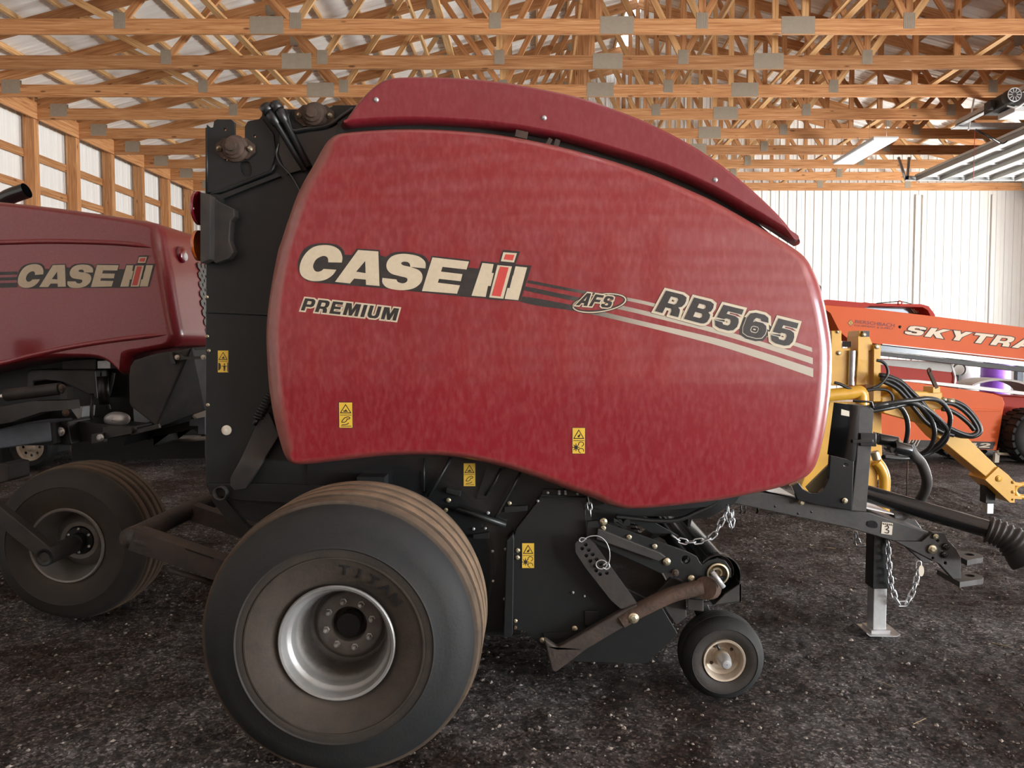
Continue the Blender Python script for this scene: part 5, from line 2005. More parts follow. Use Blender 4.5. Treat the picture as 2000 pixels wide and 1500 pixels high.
# telescoping drive shaft with its rubber bellows
a, b = W(1690, 963, DT + 0.08), W(1928, 1033, DT - 0.12)
mb = MB().cyl(a, b, 0.047, 24)
o = obj('drive_shaft', mb, GLOSSB, baler, autosmooth=40)
plabel(o, 'long black drive shaft tube')
dv = (W(2006, 1083, DT - 0.2) - b)
rl, pl = [], []
for i in range(33):
    t = i / 32
    q = b + dv * (t * 1.05) + Vector((0, 0, 0.02 * math.sin(t * PI)))
    pl.append(q)
    base = 0.062 + 0.045 * max(0.0, min(1.0, (t - 0.45) / 0.5))
    rl.append(base + (0.010 if (i % 4) in (1, 2) and i < 22 else 0.0))
mb = MB().tube(pl, 0.06, 24, r_list=rl)
plabel(obj('bellows', mb, BELLOW, baler), 'ribbed rubber shaft boot')
bolt(1815, 1009, DT - 0.02, 0.014, baler, ZINC)
# jack stand
jc = W(1718, 1222, YC)
jx = W(1716, 1050, DT + 0.10).x
mb = MB().box(jx - 0.045, jx + 0.045, DT + 0.06, DT + 0.16, W(1716, 1146, DT + 0.1).z, W(1716, 1036, DT + 0.1).z)
jack = obj('jack_stand', mb, BLACK, baler, bevel=0.005)
mb = MB().box(jx - 0.034, jx + 0.04, DT + 0.07, DT + 0.15, 0.02, W(1716, 1140, DT + 0.1).z)
plabel(obj('inner_leg', mb, GALV, jack, bevel=0.004), 'bare zinc lower leg')
mb = MB()
mb.prism([(jx - 0.09, 0.024), (jx - 0.07, 0.008), (jx + 0.075, 0.006), (jx + 0.095, 0.018), (jx + 0.095, 0.022), (jx + 0.075, 0.011), (jx - 0.07, 0.013), (jx - 0.09, 0.030)], DT + 0.02, DT + 0.20)
mb.box(jx - 0.05, jx + 0.055, DT + 0.05, DT + 0.17, 0.0, 0.03)
obj('foot_plate', mb, GALV, jack)
# safety chain hung from the tongue, brass tag
pts = smooth_line([W(px, py, DT + 0.03) for px, py in ((1733, 1055), (1735, 1085), (1737, 1115), (1741, 1145), (1749, 1170), (1757, 1180), (1768, 1180), (1777, 1168), (1786, 1145), (1792, 1118), (1795, 1092))])
obj('chain', chain_on(pts, 0.009, 0.052, 0.014), CHAIN, baler)
pts = smooth_line([W(px, py, DT + 0.35) for px, py in ((1672, 1040), (1674, 1060), (1680, 1068), (1690, 1062), (1697, 1046))])
obj('chain', chain_on(pts, 0.009, 0.052, 0.014), CHAIN, baler)
mb = MB().prism(PX(ell(1799.5, 1115, 5.5, 11, 16), DT), DT, DT + 0.006)
plabel(obj('chain_tag', mb, PAPER, baler), 'pale oval tag')
# springy hose tines hanging behind the tongue
mb = MB()
for px in (1449, 1457, 1480, 1482, 1521, 1541):
    mb.tube([W(px - 2, 985, DT + 0.3), W(px - 1, 998, DT + 0.3), W(px - 4, 1003, DT + 0.3)], 0.004, 5)
obj('wire_tines', mb, BLACK, baler)
# hydraulic hoses led forward from the guard
HZ = lambda x, y: (1500 + x / 4.0, 560 + y / 4.0)
hose_paths = [[(800, 930, 4.1), (900, 918, 4.1), (1050, 895, 4.1), (1150, 885, 4.12), (1250, 874, 4.14), (1350, 900, 4.2), (1420, 1000, 4.25), (1405, 1120, 4.3), (1330, 1230, 4.35), (1200, 1310, 4.4), (1080, 1340, 4.4), (900, 1330, 4.3)],
              [(810, 950, 4.12), (950, 925, 4.12), (1100, 900, 4.14), (1200, 945, 4.2), (1270, 1030, 4.25), (1300, 1150, 4.3), (1260, 1260, 4.35), (1150, 1320, 4.4), (1000, 1310, 4.4)],
              [(810, 970, 4.14), (950, 945, 4.15), (1100, 915, 4.2), (1200, 930, 4.2), (1330, 1030, 4.25), (1400, 1120, 4.3), (1380, 1210, 4.35), (1280, 1290, 4.4), (1170, 1330, 4.4)],
              [(815, 945, 4.1), (930, 915, 4.1), (1030, 940, 4.2), (1080, 1020, 4.25), (1092, 1120, 4.3), (1075, 1220, 4.35)]]
for pth in hose_paths:
    mb = MB().tube(smooth_line([W(*HZ(x, y), d) for x, y, d in pth], 8), 0.013, 10)
    plabel(obj('hydraulic_hose', mb, HOSE, baler), 'black hydraulic hose looping forward')
mb = MB()
for q, dd in (([(850, 1140), (1010, 1175), (1040, 1200), (1030, 1260), (960, 1300), (930, 1270), (950, 1200), (850, 1180)], 4.1), ([(1050, 1230), (1140, 1250), (1130, 1305), (1040, 1300)], 4.05),
              ([(930, 1190), (1000, 1180), (1060, 1240), (1040, 1290), (970, 1290)], 4.03)):
    mb.prism(PX([HZ(*p) for p in q], dd), dd, dd + 0.05)
mb.cyl(W(*HZ(860, 1190), 4.05), W(*HZ(1010, 1215), 4.05), 0.03, 14)
mb.cyl(W(*HZ(980, 1250), 4.0), W(*HZ(1110, 1280), 4.0), 0.032, 14)
obj('valve_block', mb, GLOSSB, baler, bevel=0.004)
mb = MB()
mb.cyl(W(*HZ(830, 1290), 4.1), W(*HZ(850, 1350), 4.1), 0.022, 12)
mb.cyl(W(*HZ(1000, 1235), 4.02), W(*HZ(1030, 1245), 4.02), 0.03, 14)
obj('hose_fitting', mb, ZINC, baler, autosmooth=40)
mb = MB().tube(smooth_line([W(px, py, d) for px, py, d in ((1775, 868, 4.15), (1783, 886, 4.15), (1799, 904, 4.2), (1810, 935, 4.25), (1806, 960, 4.3), (1790, 985, 4.35), (1765, 1006, 4.4), (1742, 1010, 4.4))], 8), 0.028, 14)
plabel(obj('corrugated_hose', mb, BELLOW, baler), 'thick brown-black hose')
mb = MB().tube([W(1773, 900, 4.15), W(1772, 930, 4.15), W(1771, 970, 4.2)], 0.004, 6)
obj('tether', mb, RUST, baler)

# ================================================================== WINDROWER on the post wall side
DW = 4.9
wr = thing('windrower', 'red self-propelled windrower with its caster wheel, behind the tailgate', 'windrower', (-3.4, 5.8, 0))
HOOD = [(-420, 380), (-300, 372), (-150, 380), (-40, 390), (0, 395), (60, 401), (120, 408), (200, 419), (260, 428), (300, 435), (317, 441), (326, 455), (334, 500), (342, 540), (350, 590), (358, 635), (362, 657), (352, 672), (340, 680),
        (315, 685), (290, 690), (272, 695), (262, 702), (256, 714), (250, 731), (240, 726), (228, 714), (212, 704), (190, 700), (150, 699), (110, 701), (60, 708), (0, 718), (-90, 736), (-300, 780), (-415, 790)]


def hood_surf(x, z):
    return DW + 0.03 * (z - 2.0) ** 2


hood = shell('hood', HOOD, DW + 0.09, hood_surf, RED3, wr, lambda N: 0.03 + 0.045 * max(0, N.x), 0.09, 1.75, lambda N, e, x, z: 0.0, 8)
plabel(hood, 'red engine hood with a dark crease')
# raised creases pressed into the hood
for pts in ([(-60, 475), (0, 473.5), (100, 471.5), (200, 473.5), (260, 477.5), (300, 484)], [(-60, 716), (0, 709), (60, 695), (120, 681), (200, 667.5), (280, 657.5), (330, 653)]):
    L_ = smooth_line([W(p[0], p[1], DW) for p in pts], 8)
    L_ = [Vector((p.x, hood_surf(p.x, p.z) + 0.004, p.z)) for p in L_]
    n = len(L_)
    mb = MB().tube(L_, 0.016, 12, r_list=[0.017 * min(1.0, (n - 1 - i) / 8 + 0.1) for i in range(n)])
    obj('crease', mb, RED3, hood)


def Lmap(x, y):
    u = (x - 283) / 1482.0
    v = y - (330 + 0.0957 * (x - 283))
    return (36 + u * 263, 558 - 3 * u + v * 0.19)


plabel(logo(Lmap, DW, hood_surf, hood, 0.05, 0.0012), 'cream and black brand lettering')
for k, (a, b) in enumerate(((530, 536), (541, 547), (552, 561))):
    P, Fc = polyf([(-60, a + 3), (34, a), (34, b), (-60, b + 3)])
    mb = MB()
    decal_add(mb, P, Fc, DW, hood_surf, 0.001, 0, 0.05)
    obj('stripe', mb, INK, hood)
# end face of the hood: honeycomb grille and marker lamp
e0, e1 = W(331, 470, DW + 0.09), W(362, 657, DW + 0.09)


def end_face(t, y):
    q = e0.lerp(e1, t)
    return Vector((q.x, y, q.z))


mb = MB()
en = Vector((e1.z - e0.z, 0, -(e1.x - e0.x))).normalized()
if en.x < 0:
    en = -en
for r in range(15):
    for cidx in range(9):
        t = 0.20 + r * 0.053
        y = 5.33 + (cidx + (0.5 if r % 2 else 0)) * 0.062 + 0.10 * math.sin(max(0, 0.6 - t) * 1.2)
        c = end_face(t, y) + en * 0.004
        ring = []
        tz = (e1 - e0).normalized()
        for k in range(6):
            a = PI / 6 + k * PI / 3
            ring.append(c + Vector((0, 1, 0)) * (0.027 * math.cos(a)) + tz * (0.027 * math.sin(a)))
        o = len(mb.v)
        mb.add([tuple(p) for p in ring] + [tuple(p + en * -0.012) for p in ring], [(0, 1, 2, 3, 4, 5)] + [(k, (k + 1) % 6, (k + 1) % 6 + 6, k + 6) for k in range(6)])
plabel(obj('grille', mb, GLOSSB, hood), 'honeycomb of dark vent openings')
c = end_face(0.12, 5.13)
mb = MB()
mb.lathe(c, [(0.055, -0.01), (0.055, 0.012), (0.04, 0.02), (0.01, 0.022)], 20, axis='X', cap1=True)
plabel(obj('marker_lamp', mb, TAILR, hood), 'small red marker lamp')
mb = MB().lathe(c + Vector((0.0, 0.015, -0.012)), [(0.03, 0.01), (0.025, 0.026), (0.005, 0.028)], 14, axis='X', cap1=True)
plabel(obj('marker_lens', mb, WHITEP, hood), 'white lens')
# exhaust pipe
a, b = W(2, 396, 5.6), W(52, 372, 5.6)
mb = MB()
pts = smooth_line([a + Vector((-0.02, 0, -0.2)), a, b], 6)
mb.tube(pts, 0.055, 20, cap=False)
mb.tube(pts, 0.047, 20, cap=False)
plabel(obj('exhaust_pipe', mb, GLOSSB, wr, autosmooth=50), 'dark tailpipe above the hood')
# guard panel under the hood
mb = MB().prism(PX([(262, 703), (310, 688), (372, 680), (306, 834), (256, 795), (252, 785), (251, 735), (254, 715)], DW + 0.02), DW + 0.02, DW + 0.10)
gp_ = obj('mud_guard', mb, BLACKD, wr, bevel=0.012, bseg=3)
mb = MB()
p = [W(375, 679, DW + 0.03), W(307, 834, DW + 0.03), W(400, 800, DW + 0.45), W(420, 676, DW + 0.45)]
mb.add([tuple(q) for q in p] + [tuple(q + Vector((0, 0.08, 0))) for q in p], [(0, 1, 2, 3), (7, 6, 5, 4), (0, 4, 5, 1), (1, 5, 6, 2), (2, 6, 7, 3), (3, 7, 4, 0)])
obj('mud_guard', mb, BLACKD, wr)
mb = MB()
mb.prism(PX([(330, 688), (336, 688), (340, 710), (334, 711)], DW - 0.02), DW - 0.02, DW + 0.02)
mb.prism(PX([(338, 694), (352, 692), (360, 697), (402, 695), (402, 701), (360, 702), (350, 704), (338, 702)], DW - 0.01), DW - 0.01, DW + 0.01)
obj('guard_bracket', mb, DGREY, wr)
for px, py in ((346, 698), (397, 698)):
    bolt(px, py, DW - 0.015, 0.016, wr, PAPER)
# engine bay under the hood
bay = [(-400, 740), (-90, 700), (255, 690), (262, 830), (240, 870), (-400, 870)]
mb = MB().prism(PX(bay, DW + 0.45), DW + 0.45, DW + 1.4)
obj('engine_block', mb, BLACK, wr)
mb = MB()
mb.prism(PX([(52, 728), (60, 722), (185, 722), (190, 780), (150, 760), (120, 746), (90, 742), (66, 746), (66, 760), (52, 760)], DW + 0.25), DW + 0.25, DW + 0.45)
mb.prism(PX([(120, 705), (188, 700), (188, 722), (120, 722)], DW + 0.30), DW + 0.30, DW + 0.45)
obj('fan_shroud', mb, DGREY, wr, bevel=0.01)
mb = MB()
mb.prism(PX([(190, 705), (215, 703), (216, 720), (190, 720)], DW + 0.28), DW + 0.28, DW + 0.45)
mb.prism(PX([(136, 796), (162, 794), (160, 815), (152, 819), (146, 810)], DW + 0.2), DW + 0.2, DW + 0.35)
obj('bracket', mb, GALV, wr, bevel=0.004)
mb = MB().prism(PX([(190, 748), (200, 748), (200, 778), (190, 777)], DW + 0.24), DW + 0.24, DW + 0.26)
obj('plate_label', mb, PAPER, wr)
mb = MB()
mb.tube(smooth_line([W(px, py, DW + 0.35) for px, py in ((222, 728), (218, 750), (210, 780), (214, 800))]), 0.012, 8)
mb.tube([W(180, 768, DW + 0.2), W(178, 840, DW + 0.2)], 0.012, 8)
mb.tube([W(200, 735, DW + 0.2), W(204, 790, DW + 0.2)], 0.035, 12)
obj('engine_hose', mb, HOSE, wr)
c = W(228, 819, DW + 0.1)
mb = MB()
n_ = 16
for i in range(1, n_):
    pass
mb.lathe(c, [(0.004, -0.05), (0.045, -0.045), (0.075, -0.02), (0.082, 0.0), (0.075, 0.03), (0.03, 0.05)], 28)
mb.v = [(v[0], v[1], c.z + (v[2] - c.z) * 0.62) for v in mb.v]
plabel(obj('oil_filter', mb, GALV, wr), 'dull metal oval housing')
# suspension arm, cylinder, axle beam
mb = MB().prism(PX([(-330, 820), (-60, 803), (0, 795), (60, 784), (130, 782), (133, 800), (80, 805), (20, 825), (-60, 838), (-330, 880)], DW - 0.25), DW - 0.25, DW - 0.12)
obj('rear_arm', mb, DGREY, wr, bevel=0.01)
mb = MB()
mb.cyl(W(12, 772, DW - 0.2), W(118, 759, DW - 0.2), ML(12, DW - 0.2), 20)
mb.cyl(W(118, 759, DW - 0.2), W(128, 764, DW - 0.2), 0.028, 12)
mb.prism(PX([(116, 755), (131, 757), (131, 780), (118, 780)], DW - 0.22), DW - 0.22, DW - 0.16)
obj('steering_cylinder', mb, BLACKD, wr, autosmooth=40)
mb = MB().cyl(W(-40, 780, DW - 0.2), W(12, 773, DW - 0.2), 0.014, 12)
plabel(obj('cylinder_rod', mb, CHAIN, wr), 'bright cylinder rod')
for px, py in ((121, 757), (128, 806)):
    bolt(px, py, DW - 0.26, 0.022, wr, RUST)
mb = MB().prism(PX([(-330, 880), (-60, 848), (0, 838), (50, 825), (94, 823), (98, 826), (102, 862), (0, 877), (-60, 886), (-330, 915)], DW - 0.1), DW - 0.1, DW + 0.15)
plabel(obj('axle_beam', mb, pmat('bluish_steel', (0.13, 0.155, 0.19), 0.45, metal=0.3, col2=(0.08, 0.09, 0.11), var=0.8), wr, bevel=0.01), 'bluish grey box beam')
mb = MB()
mb.prism(PX([(100, 826), (108, 826), (112, 865), (104, 870)], DW - 0.12), DW - 0.12, DW + 0.2)
mb.prism(PX([(112, 824), (132, 822), (140, 868), (114, 868)], DW - 0.06), DW - 0.06, DW + 0.2)
mb.prism(PX([(140, 822), (260, 834), (255, 850), (140, 866)], DW + 0.05), DW + 0.05, DW + 0.3)
obj('axle_flange', mb, BLACK, wr, bevel=0.005)
mb = MB()
mb.prism(PX([(200, 834), (257, 834), (257, 847), (201, 858)], DW - 0.05), DW - 0.05, DW + 0.02)
mb.prism(PX([(178, 848), (202, 845), (202, 864), (178, 867)], DW - 0.07), DW - 0.07, DW - 0.02)
mb.obox(W(257, 846, DW), W(312, 832, DW), 0.03, 0.03)
obj('frame_tab', mb, DGREY, wr, bevel=0.004)
for px, py, r in ((118, 843, .03), (196, 855, .024)):
    bolt(px, py, DW - 0.09, r, wr, GALV)
mb = MB().prism(PX([(300, 838), (330, 833), (400, 815), (400, 850), (392, 848), (392, 835), (330, 848), (140, 868), (140, 900), (400, 895), (400, 860), (300, 870)], DW + 0.8), DW + 0.8, DW + 1.2)
obj('rear_frame', mb, BLACK, wr)
mb = MB().prism(PX([(370, 820), (400, 814), (400, 848), (387, 848), (387, 832), (370, 832)], DW + 0.5), DW + 0.5, DW + 0.55)
plabel(obj('rear_bracket', mb, MATS['bluish_steel'], wr), 'bluish bracket')
# caster fork and wheel
CW = 4.33
cc = W(130, 1066, CW)
cr_ = cc.z
k = cr_ / 0.465
prof = [(0.205, 0.03), (0.218, 0.010, .25), (0.24, 0.0, .15), (0.30, -0.016, .1), (0.345, -0.018, .1), (0.348, -0.022, .08), (0.352, -0.018, .08), (0.40, -0.004, .06), (0.432, 0.02, .05), (0.446, 0.045, .1), (0.452, 0.06, .4)]
y = 0.06
for i in range(4):
    prof += [(0.452, y, .4), (0.440, y + 0.004), (0.440, y + 0.018), (0.458 + (0.006 if i in (1, 2) else 0), y + 0.022, .6), (0.460 + (0.005 if i in (1, 2) else 0), y + 0.05, .6)]
    y += 0.062
prof += [(0.45, y, .4), (0.43, y + 0.03), (0.39, y + 0.055), (0.30, y + 0.07), (0.2, y + 0.05)]
mb = MB().lathe(cc, [(p[0] * k, *p[1:]) for p in prof], 112)
cwh = obj('caster_wheel', mb, RUBBER, wr, autosmooth=30)
plabel(cwh, 'wide ribbed caster tyre')
mb = MB().lathe(cc, [(r * k, y_) for r, y_ in ((0.214, 0.015), (0.222, 0.0), (0.216, -0.008), (0.206, -0.005), (0.200, 0.012), (0.196, 0.035), (0.186, 0.06), (0.176, 0.10), (0.172, 0.17), (0.165, 0.185), (0.128, 0.14), (0.112, 0.125), (0.088, 0.125), (0.084, 0.14))], 64)
plabel(obj('rim', mb, pmat('dull_wheel_paint', (0.20, 0.19, 0.18), 0.5, metal=0.4, col2=(0.13, 0.12, 0.11), var=0.8), cwh, autosmooth=35), 'dull silver rim')
mb = MB().lathe(cc, [(0.086 * k, 0.14), (0.08 * k, 0.125), (0.05 * k, 0.122), (0.045 * k, 0.08), (0.02, 0.075), (0.004, 0.075)], 28)
obj('hub', mb, BLACK, cwh, autosmooth=35)
for i in range(6):
    a = 2 * PI * (i + 0.5) / 6
    mb = MB().lathe((cc.x + 0.068 * math.cos(a), cc.y + 0.122, cc.z + 0.068 * math.sin(a)), [(0.009, 0), (0.009, -0.008), (0.004, -0.012)], 6, smooth=False, cap1=True)
    obj('lug_nut', mb, GALV, cwh)
mb = MB()
fa, fb_ = W(-190, 845, CW - 0.16), W(98, 1082, CW - 0.13)
mb.obox(fa, fb_, 0.06, 0.085)
mb.cyl(fb_ + Vector((0, -0.05, -0.005)), fb_ + Vector((0, 0.3, 0)), 0.05, 20)
mb.cyl(fb_ + Vector((0.0, -0.01, 0)), W(150, 1062, CW + 0.12), 0.032, 16)
fork = obj('caster_fork', mb, BLACKD, wr, bevel=0.006)
mb = MB().lathe(fb_ + Vector((0, -0.052, -0.005)), [(0.05, 0.0), (0.03, -0.002), (0.026, 0.02), (0.004, 0.02)], 20)
obj('fork_bore', mb, BLACK, fork)
mb = MB().prism(PX([(-40, 915), (0, 905), (15, 908), (16, 940), (-40, 955)], CW + 0.1), CW + 0.1, CW + 0.3)
obj('fork_pivot', mb, BLACKD, fork, bevel=0.01)
for p in (cwh, fork):
    q = copy_tree(p, wr)
    q.location = (0, 2.95, 0)
mb = MB().cyl(fa, fa + Vector((0, 2.95, 0)), 0.06, 16)
mb.obox(fa + Vector((0, 0.4, -0.05)), fa + Vector((0, 0.4, 0.5)), 0.12, 0.12)
mb.obox(fa + Vector((0, 2.5, -0.05)), fa + Vector((0, 2.5, 0.5)), 0.12, 0.12)
obj('caster_axle', mb, BLACKD, wr)
# drive wheel under the machine's other end
dc = Vector((-6.9, DW + 0.1, 0.80))
mb = MB().obox((dc.x, DW + 0.5, 0.8), (dc.x, DW + 2.2, 0.8), 0.14, 0.14)
mb.obox((dc.x, DW + 1.2, 0.95), (W(-200, 850, DW).x, DW + 1.2, 1.0), 0.8, 0.3)
obj('main_frame', mb, BLACK, wr)
mb = MB().lathe(dc, [(0.42, 0.06), (0.47, 0.0), (0.62, -0.02), (0.74, 0.03), (0.79, 0.08), (0.79, 0.42), (0.74, 0.48), (0.42, 0.48)], 64)
dwh = obj('drive_wheel', mb, RUBBER, wr, autosmooth=35)
mb = MB().lathe(dc, [(0.46, 0.02), (0.44, 0.0), (0.42, 0.06), (0.38, 0.2), (0.15, 0.22), (0.13, 0.12), (0.004, 0.12)], 48)
obj('rim', mb, SILVER, dwh, autosmooth=35)
q = copy_tree(dwh, wr)
q.location = (0, 2.0, 0)

# ================================================================== FLATBED TRAILER far behind it
DTR = 9.85
tw = W(58, 874, DTR)
trl = thing('flatbed_trailer', 'low black flatbed trailer with cream wheel, in shadow behind the windrower', 'trailer', (tw.x, DTR + 0.9, 0))
mb = MB()
x1 = W(330, 870, DTR + 0.4).x
mb.box(-7.6, -3.1, DTR + 0.35, DTR + 2.0, 0.40, 0.62)
obj('deck', mb, BLACK, trl, bevel=0.01)
for x in (-7.2, -3.4):
    mb = MB().box(x - 0.06, x + 0.06, DTR + 0.4, DTR + 1.9, 0.0, 0.42)
    obj('stake', mb, BLACK, trl)
R_ = tw.z
for y0, sg in ((DTR, 1), (DTR + 2.35, -1)):
    c = (tw.x, y0, R_)
    mb = MB().lathe(c, [(r * R_ / 0.30, sg * y_) for r, y_ in ((0.175, 0.02), (0.2, 0.0), (0.25, -0.01), (0.285, 0.01), (0.298, 0.04), (0.30, 0.09), (0.298, 0.14), (0.27, 0.17), (0.18, 0.17))], 40)
    w_ = obj('wheel', mb, RUBBER, trl, autosmooth=40)
    mb = MB()
    n = 40
    ring = [(tw.x + 0.178 * R_ / 0.3 * math.cos(2 * PI * i / n), R_ + 0.178 * R_ / 0.3 * math.sin(2 * PI * i / n)) for i in range(n)]
    hs = []
    for i in range(8):
        a = 2 * PI * i / 8
        hs.append([(tw.x + 0.105 * math.cos(a) + 0.02 * math.cos(b), R_ + 0.105 * math.sin(a) + 0.02 * math.sin(b)) for b in [2 * PI * j / 8 for j in range(8)]])
    mb.prism(ring, y0 + sg * 0.03, y0 + sg * 0.04, hs)
    mb.lathe(c, [(0.18 * R_ / 0.3, sg * 0.03), (0.188 * R_ / 0.3, sg * 0.0), (0.178 * R_ / 0.3, sg * -0.004), (0.165 * R_ / 0.3, sg * 0.03)], 40)
    mb.lathe(c, [(0.055, sg * 0.03), (0.05, sg * 0.0), (0.035, sg * -0.012), (0.004, sg * -0.014)], 20)
    plabel(obj('rim', mb, RIMW, w_), 'cream pressed rim with round holes')

# ================================================================== YELLOW HAY RAKE behind the tongue
DY = 7.2
ZA = lambda x, y: (1540 + x / 8.3333, 620 + y / 8.3333)
rake = thing('hay_rake', 'yellow hay rake frame with coiled hoses, behind the baler drawbar', 'hay rake', (W(1690, 800, DY).x, DY + 0.3, 0))


def ypost(name, pts, d, t, mat=YEL):
    mb = MB().prism(PX([ZA(*p) for p in pts], d), d, d + t)
    return obj(name, mb, mat, rake, bevel=0.005)


ypost('upright', [(700, 215), (865, 215), (865, 500), (1010, 500), (1010, 630), (990, 640), (990, 1110), (640, 1110), (640, 500), (700, 490)], DY, 0.22)
ypost('upright', [(1150, 215), (1312, 215), (1312, 300), (1365, 420), (1370, 530), (1305, 545), (1300, 1100), (1100, 1100), (1130, 600), (1130, 300)], DY - 0.06, 0.25)
ypost('upright', [(1395, 440), (1500, 440), (1505, 1370), (1385, 1370)], DY - 0.1, 0.18)
mb = MB()
mb.prism(PX([ZA(*p) for p in ((1010, 390), (1120, 390), (1120, 480), (1010, 480))], DY + 0.1), DY + 0.1, DY + 0.3)
mb.prism(PX([ZA(*p) for p in ((1200, 220), (1310, 220), (1310, 315), (1200, 315))], DY - 0.07), DY - 0.08, DY - 0.05)
obj('pivot_block', mb, DGREY, rake)
for p, r in (((825, 580), .022), ((1230, 280), .02), ((1440, 475), .024), ((805, 235), .016)):
    q = ZA(*p)
    bolt(q[0], q[1], DY - 0.105 if p[0] > 1150 else DY - 0.01, r, rake, ZINC)
mb = MB()
mb.cyl(W(*ZA(1040, 540), DY - 0.02), W(*ZA(1022, 1100), DY - 0.02), 0.035, 14)
obj('lift_cylinder', mb, CHAIN, rake, autosmooth=40)
mb = MB().prism(PX([ZA(*p) for p in ((1040, 980), (1095, 985), (1070, 1100), (1030, 1100))], DY - 0.05), DY - 0.05, DY)
obj('safety_tab', mb, ORD, rake)
mb = MB()
pts = smooth_line([W(*ZA(x, y), DY - 0.25) for x, y in ((300, 1300), (720, 1260), (950, 1235), (1080, 1215), (1150, 1210), (1190, 1250), (1200, 1330), (1205, 1420))], 8)
mb.tube(pts, ML(12.5, DY - 0.25), 20)
plabel(obj('bent_tube', mb, YEL, rake, autosmooth=50), 'thick bent yellow pipe')
mb = MB()
mb.prism(PX([(1620, 785), (1722, 785), (1724, 930), (1690, 960), (1560, 960), (1590, 880)], DY + 0.1), DY + 0.1, DY + 0.4)
obj('frame_box', mb, YEL, rake, bevel=0.01)
mb = MB()
mb.prism(PX([HZ(*p) for p in ((880, 745), (960, 740), (1000, 790), (1000, 830), (960, 860), (880, 860))], DY), DY, DY + 0.1)
mb.prism(PX([HZ(*p) for p in ((965, 780), (1025, 780), (1018, 838), (975, 835))], DY - 0.08), DY - 0.08, DY)
obj('bracket', mb, YEL, rake, bevel=0.005)
mb = MB().prism(PX([HZ(*p) for p in ((880, 860), (1020, 830), (1130, 815), (1365, 825), (1360, 960), (1300, 960), (1420, 1150), (1560, 1180), (1800, 1412), (1720, 1500), (1330, 1180), (1240, 1080), (900, 985))], DY - 0.1), DY - 0.1, DY + 0.15)
tong = obj('rake_tongue', mb, YEL, rake, bevel=0.012)
plabel(tong, 'yellow box tongue sloping down')
mb = MB().prism(PX([(1924, 937), (1950, 912), (1970, 928), (1983, 943), (1982, 982), (1973, 982)], DY - 0.12), DY - 0.12, DY + 0.17, [PX(ell(1977, 976, 2, 2, 8), DY - 0.12)])
obj('hitch_cheek', mb, YEL, rake, bevel=0.006)
mb = MB()
cw = W(1997, 958, DY)
mb.tube([(cw.x + 0.075 * math.cos(a), DY + 0.0, cw.z + 0.06 * math.sin(a)) for a in [2 * PI * i / 24 for i in range(24)]], 0.022, 10, closed=True)
mb.obox(W(1978, 944, DY), W(1992, 946, DY), 0.06, 0.03)
mb.obox(W(1978, 970, DY), W(1992, 971, DY), 0.06, 0.03)
obj('hitch_ring', mb, YEL, rake)
for px, py, r in ((1951, 935, .03), (1979, 942, .016), (1979, 961, .016)):
    bolt(px, py, DY - 0.125, r, rake, YEL)
mb = MB().prism(PX([(1938, 908), (1945, 908), (1944, 983), (1925, 983), (1926, 940)], DY + 0.02), DY + 0.02, DY + 0.12)
j_ = obj('rake_jack', mb, BLACK, rake, bevel=0.004)
q0, q1 = W(1924, 982, DY + 0.07), W(1935, 1008, DY + 0.07)
mb = MB().box(q0.x, q1.x, DY + 0.03, DY + 0.11, 0.0, q0.z)
plabel(obj('inner_leg', mb, GALV, j_), 'bare zinc leg')
# carrying wheels under the frame box
for yy in (DY + 0.55, DY + 1.9):
    c = Vector((W(1660, 900, DY).x, yy, 0.36))
    mb = MB().lathe(c, [(0.19, 0.02), (0.22, 0.0), (0.3, -0.01), (0.345, 0.03), (0.36, 0.08), (0.345, 0.14), (0.3, 0.18), (0.19, 0.16)], 44)
    w_ = obj('wheel', mb, RUBBER, rake, autosmooth=35)
    mb = MB().lathe(c, [(0.215, 0.01), (0.205, 0.0), (0.19, 0.05), (0.08, 0.07), (0.06, 0.02), (0.004, 0.02)], 36)
    obj('rim', mb, YEL, w_, autosmooth=35)
mb = MB().cyl((c.x, DY + 0.3, c.z), (c.x, DY + 1.95, c.z), 0.035, 12)
mb.box(c.x - 0.06, c.x + 0.06, DY + 0.25, DY + 0.37, c.z - 0.06, 0.85)
mb.box(c.x - 0.06, c.x + 0.06, DY + 1.7, DY + 1.82, c.z - 0.06, 0.85)
mb.box(c.x - 0.06, c.x + 0.06, DY + 0.25, DY + 1.82, 0.75, 0.87)
obj('axle', mb, YEL, rake)
# curved support and loop
mb = MB()
mb.tube(smooth_line([W(px, py, DY - 0.15) for px, py in ((1712, 902), (1720, 912), (1727, 930), (1728, 948), (1727, 962), (1726, 1000))], 6), 0.05, 14)
mb.obox(W(1705, 900, DY - 0.1), W(1697, 1000, DY - 0.1), 0.06, 0.08)
obj('curved_brace', mb, YEL, rake, autosmooth=50)
mb = MB()
mb.obox(W(1815, 727, DY - 0.12), W(1829, 758, DY - 0.12), 0.03, 0.028)
mb.tube([W(1815 + 3 * math.cos(a), 724 + 4 * math.sin(a), DY - 0.12) for a in [2 * PI * i / 12 for i in range(12)]], 0.01, 6, closed=True)
plabel(obj('swivel_lever', mb, RUST, rake), 'brown eyed lever')
mb = MB().prism(PX([(1822, 756), (1836, 755), (1837, 768), (1822, 768)], DY - 0.13), DY - 0.13, DY + 0.05)
obj('lever_socket', mb, YEL, rake, bevel=0.004)
